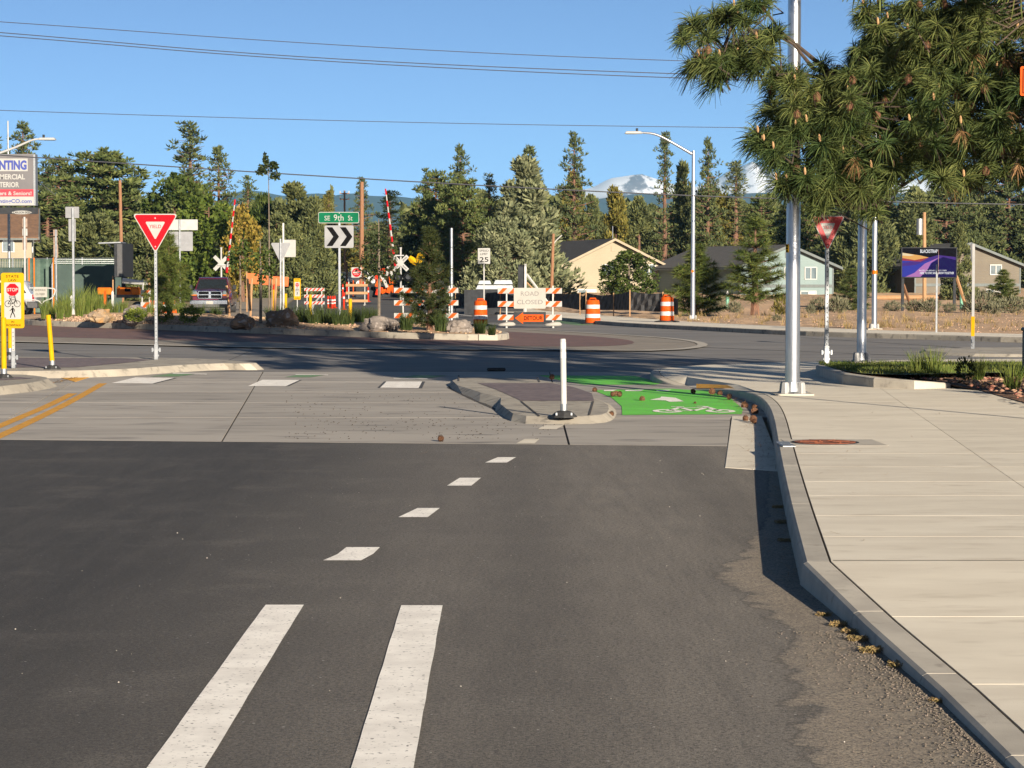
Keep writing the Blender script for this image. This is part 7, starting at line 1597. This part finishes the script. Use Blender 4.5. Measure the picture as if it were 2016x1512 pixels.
# ================================================================ small things on the ground
def cone_mesh():
    mb = MB(); mb.lathe([(.008, 0), (.032, .012), (.040, .035), (.030, .065), (.008, .085)], 8)
    for k in range(46):
        f = k / 45; a = k * 2.4; r = .041 * math.sin(math.pi * (.18 + .74 * f)) + .004; z = .008 + .07 * f; d_ = Vector((math.cos(a), math.sin(a), .35)); s_ = Vector((-math.sin(a), math.cos(a), 0)) * .011; c_ = Vector((r * math.cos(a), r * math.sin(a), z)) * .9
        mb.add([c_ - s_, c_ + s_, c_ + d_ * .018 + s_ * .5, c_ + d_ * .018 - s_ * .5], [(0, 1, 2, 3)])
    m = mb.mesh('pine_cone', True); m.materials.append(MT['cone']); return m
cm = cone_mesh()
for i, (u, v, z, k, lab) in enumerate(((312, 723, .0, 1.25, 'pine cone at the foot of the left yield sign island'), (862, 869.5, 0, 1.05, 'pine cone on the asphalt edge left of the small island'), (1089, 747, 0, 1.2, 'pine cone between the small island and the further green patch'), (1173, 771, .0, 1.0, 'pine cone on the left tip of the nearer green patch'), (1202, 781.5, 0, 1.1, 'leftmost of three clustered pine cones on the green patch'), (1213.5, 780, 0, 1.15, 'middle of three clustered pine cones on the green patch'), (1223, 782, 0, 1.15, 'rightmost of three clustered pine cones on the green patch'), (1261, 789, 0, 1.1, 'lone pine cone left of the white arrow on green'), (1363, 776, 0, 1.0, 'pine cone on green right of the white arrow, near the far edge'), (1371, 795, 0, .6, 'tiny pine cone fragment above the bicycle symbol'), (1402, 777, 0, 1.2, 'left pine cone of a pair in the gutter beyond the green patch'), (1413, 778, 0, 1.2, 'right pine cone of a pair in the gutter beyond the green patch'), (1440, 788, 0, 1.2, 'pine cone in the shaded gutter at the green corner'), (1468, 802, 0, 1.2, 'pine cone in the gutter beside the kerb bend, upper'), (1480, 809, 0, 1.2, 'pine cone in the gutter beside the kerb bend, middle'), (1488, 815, 0, 1.2, 'pine cone in the gutter beside the kerb bend, lower'), (1208, 822, 0, 1.1, 'pine cone at the lower right foot of the small island'), (1463, 828, 0.005, 1.1, 'pine cone on the pale gutter slab'), (1482, 832, .005, 1.1, 'left pine cone of a pair below the gutter slab cone'), (1490, 834, .005, 1.0, 'right pine cone of a pair below the gutter slab cone'))):
    p = G(u, v, z); o = bpy.data.objects.new('pine_cone', cm); C.objects.link(o); o.location = (p.x, p.y, z + .026 * k); o.rotation_euler = (R(80 + 20 * math.sin(i * 3)), R(30 * math.cos(i)), i * 1.9); k *= .74; o.scale = (k, k, k); tag(o, lab, 'pine cone', 'fallen pine cones')
def straw(pix, n, L, mat, name, label, spread=.05, z=.01, w=.004):
    V = []; Fc = []; nv = 0
    path = [G(u, v, z) for u, v in pix]; rs_ = resample(path, max(2, n))
    for p in rs_:
        q = Vector((p.x + rng.normal(0, spread), p.y + rng.normal(0, spread), z + rng.uniform(0, .012))); a = rng.uniform(0, 6.283); d_ = Vector((math.cos(a), math.sin(a), rng.normal(0, .12))) * L * rng.uniform(.5, 1.2); s_ = Vector((-math.sin(a), math.cos(a), 0)) * w / 2; m = q + d_ * .5 + Vector((rng.normal(0, .01), rng.normal(0, .01), 0)); e = q + d_
        V += [q - s_, q + s_, m + s_, m - s_, e]; Fc += [(nv, nv + 1, nv + 2, nv + 3), (nv + 3, nv + 2, nv + 4)]; nv += 5
    mb = MB(); mb.add(V, Fc); o = mb.build(name, MT[mat], fix=False); tag(o, label, 'litter', kind='stuff')
MT['straw'] = M('fallen_needles', (.20, .11, .05), (.30, .20, .10), scale=30, rough=.9, island=.3)
straw(((1420, 776), (1455, 790), (1480, 806), (1495, 825), (1508, 860), (1512, 900), (1516, 925)), 900, .14, 'straw', 'needle_litter', 'fallen brown needles lying in the gutter by the kerb', .12)
straw(((1534, 960), (1540, 1000), (1552, 1060), (1562, 1110), (1575, 1150)), 260, .10, 'straw', 'needle_litter', 'sparse fallen needles in the shaded foot of the kerb', .05)
straw(((700, 905), (790, 900), (870, 893), (960, 905)), 7, .16, 'straw', 'needle_litter', 'few stray needles on the asphalt near the concrete edge', .5)
straw(((1640, 930), (1700, 870), (1800, 960), (1900, 850), (1660, 800), (1780, 1080), (1900, 1180)), 34, .16, 'straw', 'needle_litter', 'stray brown needles scattered over the pavement slabs', .35, KZ + .003)
straw(((10, 768), (60, 760), (115, 752), (170, 738)), 260, .06, 'straw', 'needle_litter', 'brown debris line along the lower left island kerb', .04, .004, .02)
straw(((330, 732), (420, 725), (500, 719)), 200, .06, 'straw', 'needle_litter', 'brown debris line along the yield sign island kerb', .04, .004, .02)
def tuftlet(seed):
    r2 = np.random.default_rng(seed); n = 190; a = r2.uniform(0, 6.28, n); q = np.sqrt(r2.uniform(0, 1, n)) * .07; c = np.stack([q * np.cos(a), q * np.sin(a), r2.uniform(.0, .035, n)], 1); global rng; rng = r2
    v, f = leaves(c, r2.normal(size=(n, 3)) + np.array([0, 0, .5]), .035, .007); m = np_mesh('blades', v, f); m.materials.append(MT['drygrass']); return m
TF = [tuftlet(1), tuftlet(2)]
for i, (u, v, k) in enumerate(((1622, 1212, .8), (1650, 1232, 1.0), (1672, 1246, .9), (1692, 1262, 1.1), (1716, 1284, 1.2), (1771, 1313, 1.1), (1846, 1382, .7), (1531, 1000, .9), (1537, 1030, 1.0), (1544, 1066, .9))):
    p = G(u, v, 0); o = bpy.data.objects.new('weed_tuft', TF[i % 2]); C.objects.link(o); o.location = p; o.scale = (k * .75, k * .6, k * .55); o.rotation_euler = (0, 0, i); tag(o, ('dry sunlit weed tuft at the kerb foot, %s of seven towards the camera' % nth[i]) if i < 7 else ('dry weed tuft in the kerb shadow, %s of three towards the camera' % nth[i - 7]), 'weed', 'dry weeds along the kerb')
rng = np.random.default_rng(31); pts = []
for _ in range(1900):
    y = rng.uniform(6.5, 10.4); p_ = abs(rng.normal(0, .45)) ** 1.5; x = kerb_x(y) - .03 - p_ * .30; pts.append((x, y, .003))
scatter('grit', pts, .0055, M('grit', (.15, .125, .10), (.09, .077, .064), scale=60, rough=.9, island=.4), 'gravel grit gathered along the kerb on the asphalt', 'grit')
pts = [(rng.uniform(-2.5, 2.2), rng.uniform(6, 22), .003) for _ in range(120)]
pts = [q for q in pts if q[0] < kerb_x(max(4.5, q[1])) - .05]
scatter('loose_chippings', pts, .0045, MT['chip'], 'scattered pale chippings on the asphalt', 'chippings')
pts = []
for _ in range(420):
    p = G(rng.uniform(560, 1100), rng.uniform(770, 865), .002); pts.append((p.x, p.y, .003))
scatter('dark_crumbs', pts, .011, MT['joint'], 'dark crumbs of dirt on the concrete left of the small island', 'dirt')
o = MB().box((0, 0, .03), (.34, .1, .06)).build('rubber_block', MT['rubber'], None, G(977, 730.5, 0), bev=.02); tag(o, 'small black rubber block lying on the far lane edge', 'rubber block')
# ================================================================ mountains and air
def ridge(name, prof, d, depth, nu, nd, amp, mat, label, seed, base=-30):
    from mathutils import noise as ns
    us = np.linspace(-1500, 3600, nu); pu = [a for a, _ in prof]; pv = [b for _, b in prof]; V = []; Fs = []
    for j in range(nd):
        s_ = j / (nd - 1) * 2 - 1; y = d + s_ * depth
        for u in us:
            zr = (557 - np.interp(u, pu, pv)) * d / FPX; x = (u - CX) * d / FPX
            q = Vector((x, y * 1.0, 0)) / (depth * .55); nz = ns.fractal(q + Vector((seed, 0, 0)), .9, 2.1, 5)
            f = max(0, 1 - abs(s_) ** 1.15); z = base + (zr - base) * f * (1 + .0 * nz) + amp * nz * (1 - f * .75) * min(1, (1 - abs(s_)) * 3); V.append((x, y, z))
    for j in range(nd - 1):
        for i in range(nu - 1): Fs.append((j * nu + i, j * nu + i + 1, (j + 1) * nu + i + 1, (j + 1) * nu + i))
    mb = MB(); mb.v = V; mb.f = Fs; o = mb.build(name, mat, smooth='all'); tag(o, label, kind='structure')
    if o.data.polygons[0].normal.z < 0: o.data.flip_normals()
    return o
MT['forest'] = M('far_forest', (.022, .036, .030), (.034, .048, .036), scale=.012, rough=.95, c3=(.05, .055, .05), s3=.004, lo3=.55, hi3=.7)
def snow_mat(lo, hi, nscale, soft):
    m = M('snow_and_rock', (.16, .15, .16), (.11, .105, .12), scale=.02, rough=.9); N = m.node_tree.nodes; L = m.node_tree.links; b = N['Principled BSDF']
    g = N.new('ShaderNodeNewGeometry'); sp = N.new('ShaderNodeSeparateXYZ'); L.new(g.outputs['Position'], sp.inputs[0])
    n = N.new('ShaderNodeTexNoise'); n.inputs['Scale'].default_value = nscale; n.inputs['Detail'].default_value = 6; n.inputs['Roughness'].default_value = .62
    mp = N.new('ShaderNodeMapping'); mp.inputs['Scale'].default_value = (1, .35, .8); mp.inputs['Rotation'].default_value = (0, .5, 0); L.new(g.outputs['Position'], mp.inputs[0]); L.new(mp.outputs[0], n.inputs['Vector'])
    r1 = N.new('ShaderNodeMapRange'); r1.inputs[1].default_value = lo; r1.inputs[2].default_value = hi; L.new(sp.outputs['Z'], r1.inputs[0])
    r2 = N.new('ShaderNodeMapRange'); r2.inputs[1].default_value = .60; r2.inputs[2].default_value = .54; L.new(n.outputs['Fac'], r2.inputs[0])
    mu = N.new('ShaderNodeMath'); mu.operation = 'MULTIPLY'; L.new(r1.outputs[0], mu.inputs[0]); L.new(r2.outputs[0], mu.inputs[1])
    old = b.inputs['Base Color'].links[0].from_socket; dk = N.new('ShaderNodeMix'); dk.data_type = 'RGBA'; dk.inputs['A'].default_value = (.03, .04, .045, 1); L.new(old, dk.inputs['B']); L.new(r1.outputs[0], dk.inputs['Factor'])
    mx = N.new('ShaderNodeMix'); mx.data_type = 'RGBA'; L.new(dk.outputs['Result'], mx.inputs['A']); mx.inputs['B'].default_value = (.60, .62, .66, 1); L.new(mu.outputs[0], mx.inputs['Factor']); L.new(mx.outputs['Result'], b.inputs['Base Color']); return m
ridge('forested_hills', [(-1500, 420), (100, 415), (300, 412), (400, 398), (440, 384), (470, 368), (500, 363), (535, 371), (575, 379), (600, 374), (640, 373), (665, 377), (695, 371), (740, 377), (770, 376), (830, 382), (900, 394), (1000, 398), (1100, 390), (1200, 380), (1250, 372), (1300, 374), (1380, 378), (1500, 372), (1560, 366), (1700, 372), (1850, 366), (2000, 372), (3600, 400)], 5200, 900, 300, 14, 26, MT['forest'], 'blue forested ridge on the horizon', 3.0)
MT['snow'] = snow_mat(225, 270, .012, .1)
ridge('snow_mountains', [(-1500, 430), (900, 425), (1080, 385), (1165, 362), (1200, 345), (1238, 338), (1262, 337), (1300, 351), (1345, 366), (1385, 358), (1410, 345), (1432, 328), (1452, 322), (1464, 315), (1478, 309), (1490, 317), (1515, 331), (1545, 337), (1575, 341), (1620, 352), (1700, 356), (1800, 352), (1835, 347), (1870, 357), (1950, 375), (2100, 395), (3600, 420)], 7000, 900, 520, 22, 30, MT['snow'], 'snow covered peaks beyond the trees', 8.0)
hz = MB().box((0, 3900, 229), (18000, 8800, 462)).build('haze', None); tag(hz, 'thin even haze in the air', kind='stuff')
hm = bpy.data.materials.new('haze_air'); hm.use_nodes = True; N = hm.node_tree.nodes; N.remove(N['Principled BSDF']); vol = N.new('ShaderNodeVolumePrincipled')
vol.inputs['Color'].default_value = (.24, .62, 1.0, 1); vol.inputs['Density'].default_value = 6e-5; vol.inputs['Anisotropy'].default_value = 0.0
hm.node_tree.links.new(vol.outputs[0], N['Material Output'].inputs['Volume']); hz.data.materials.append(hm)
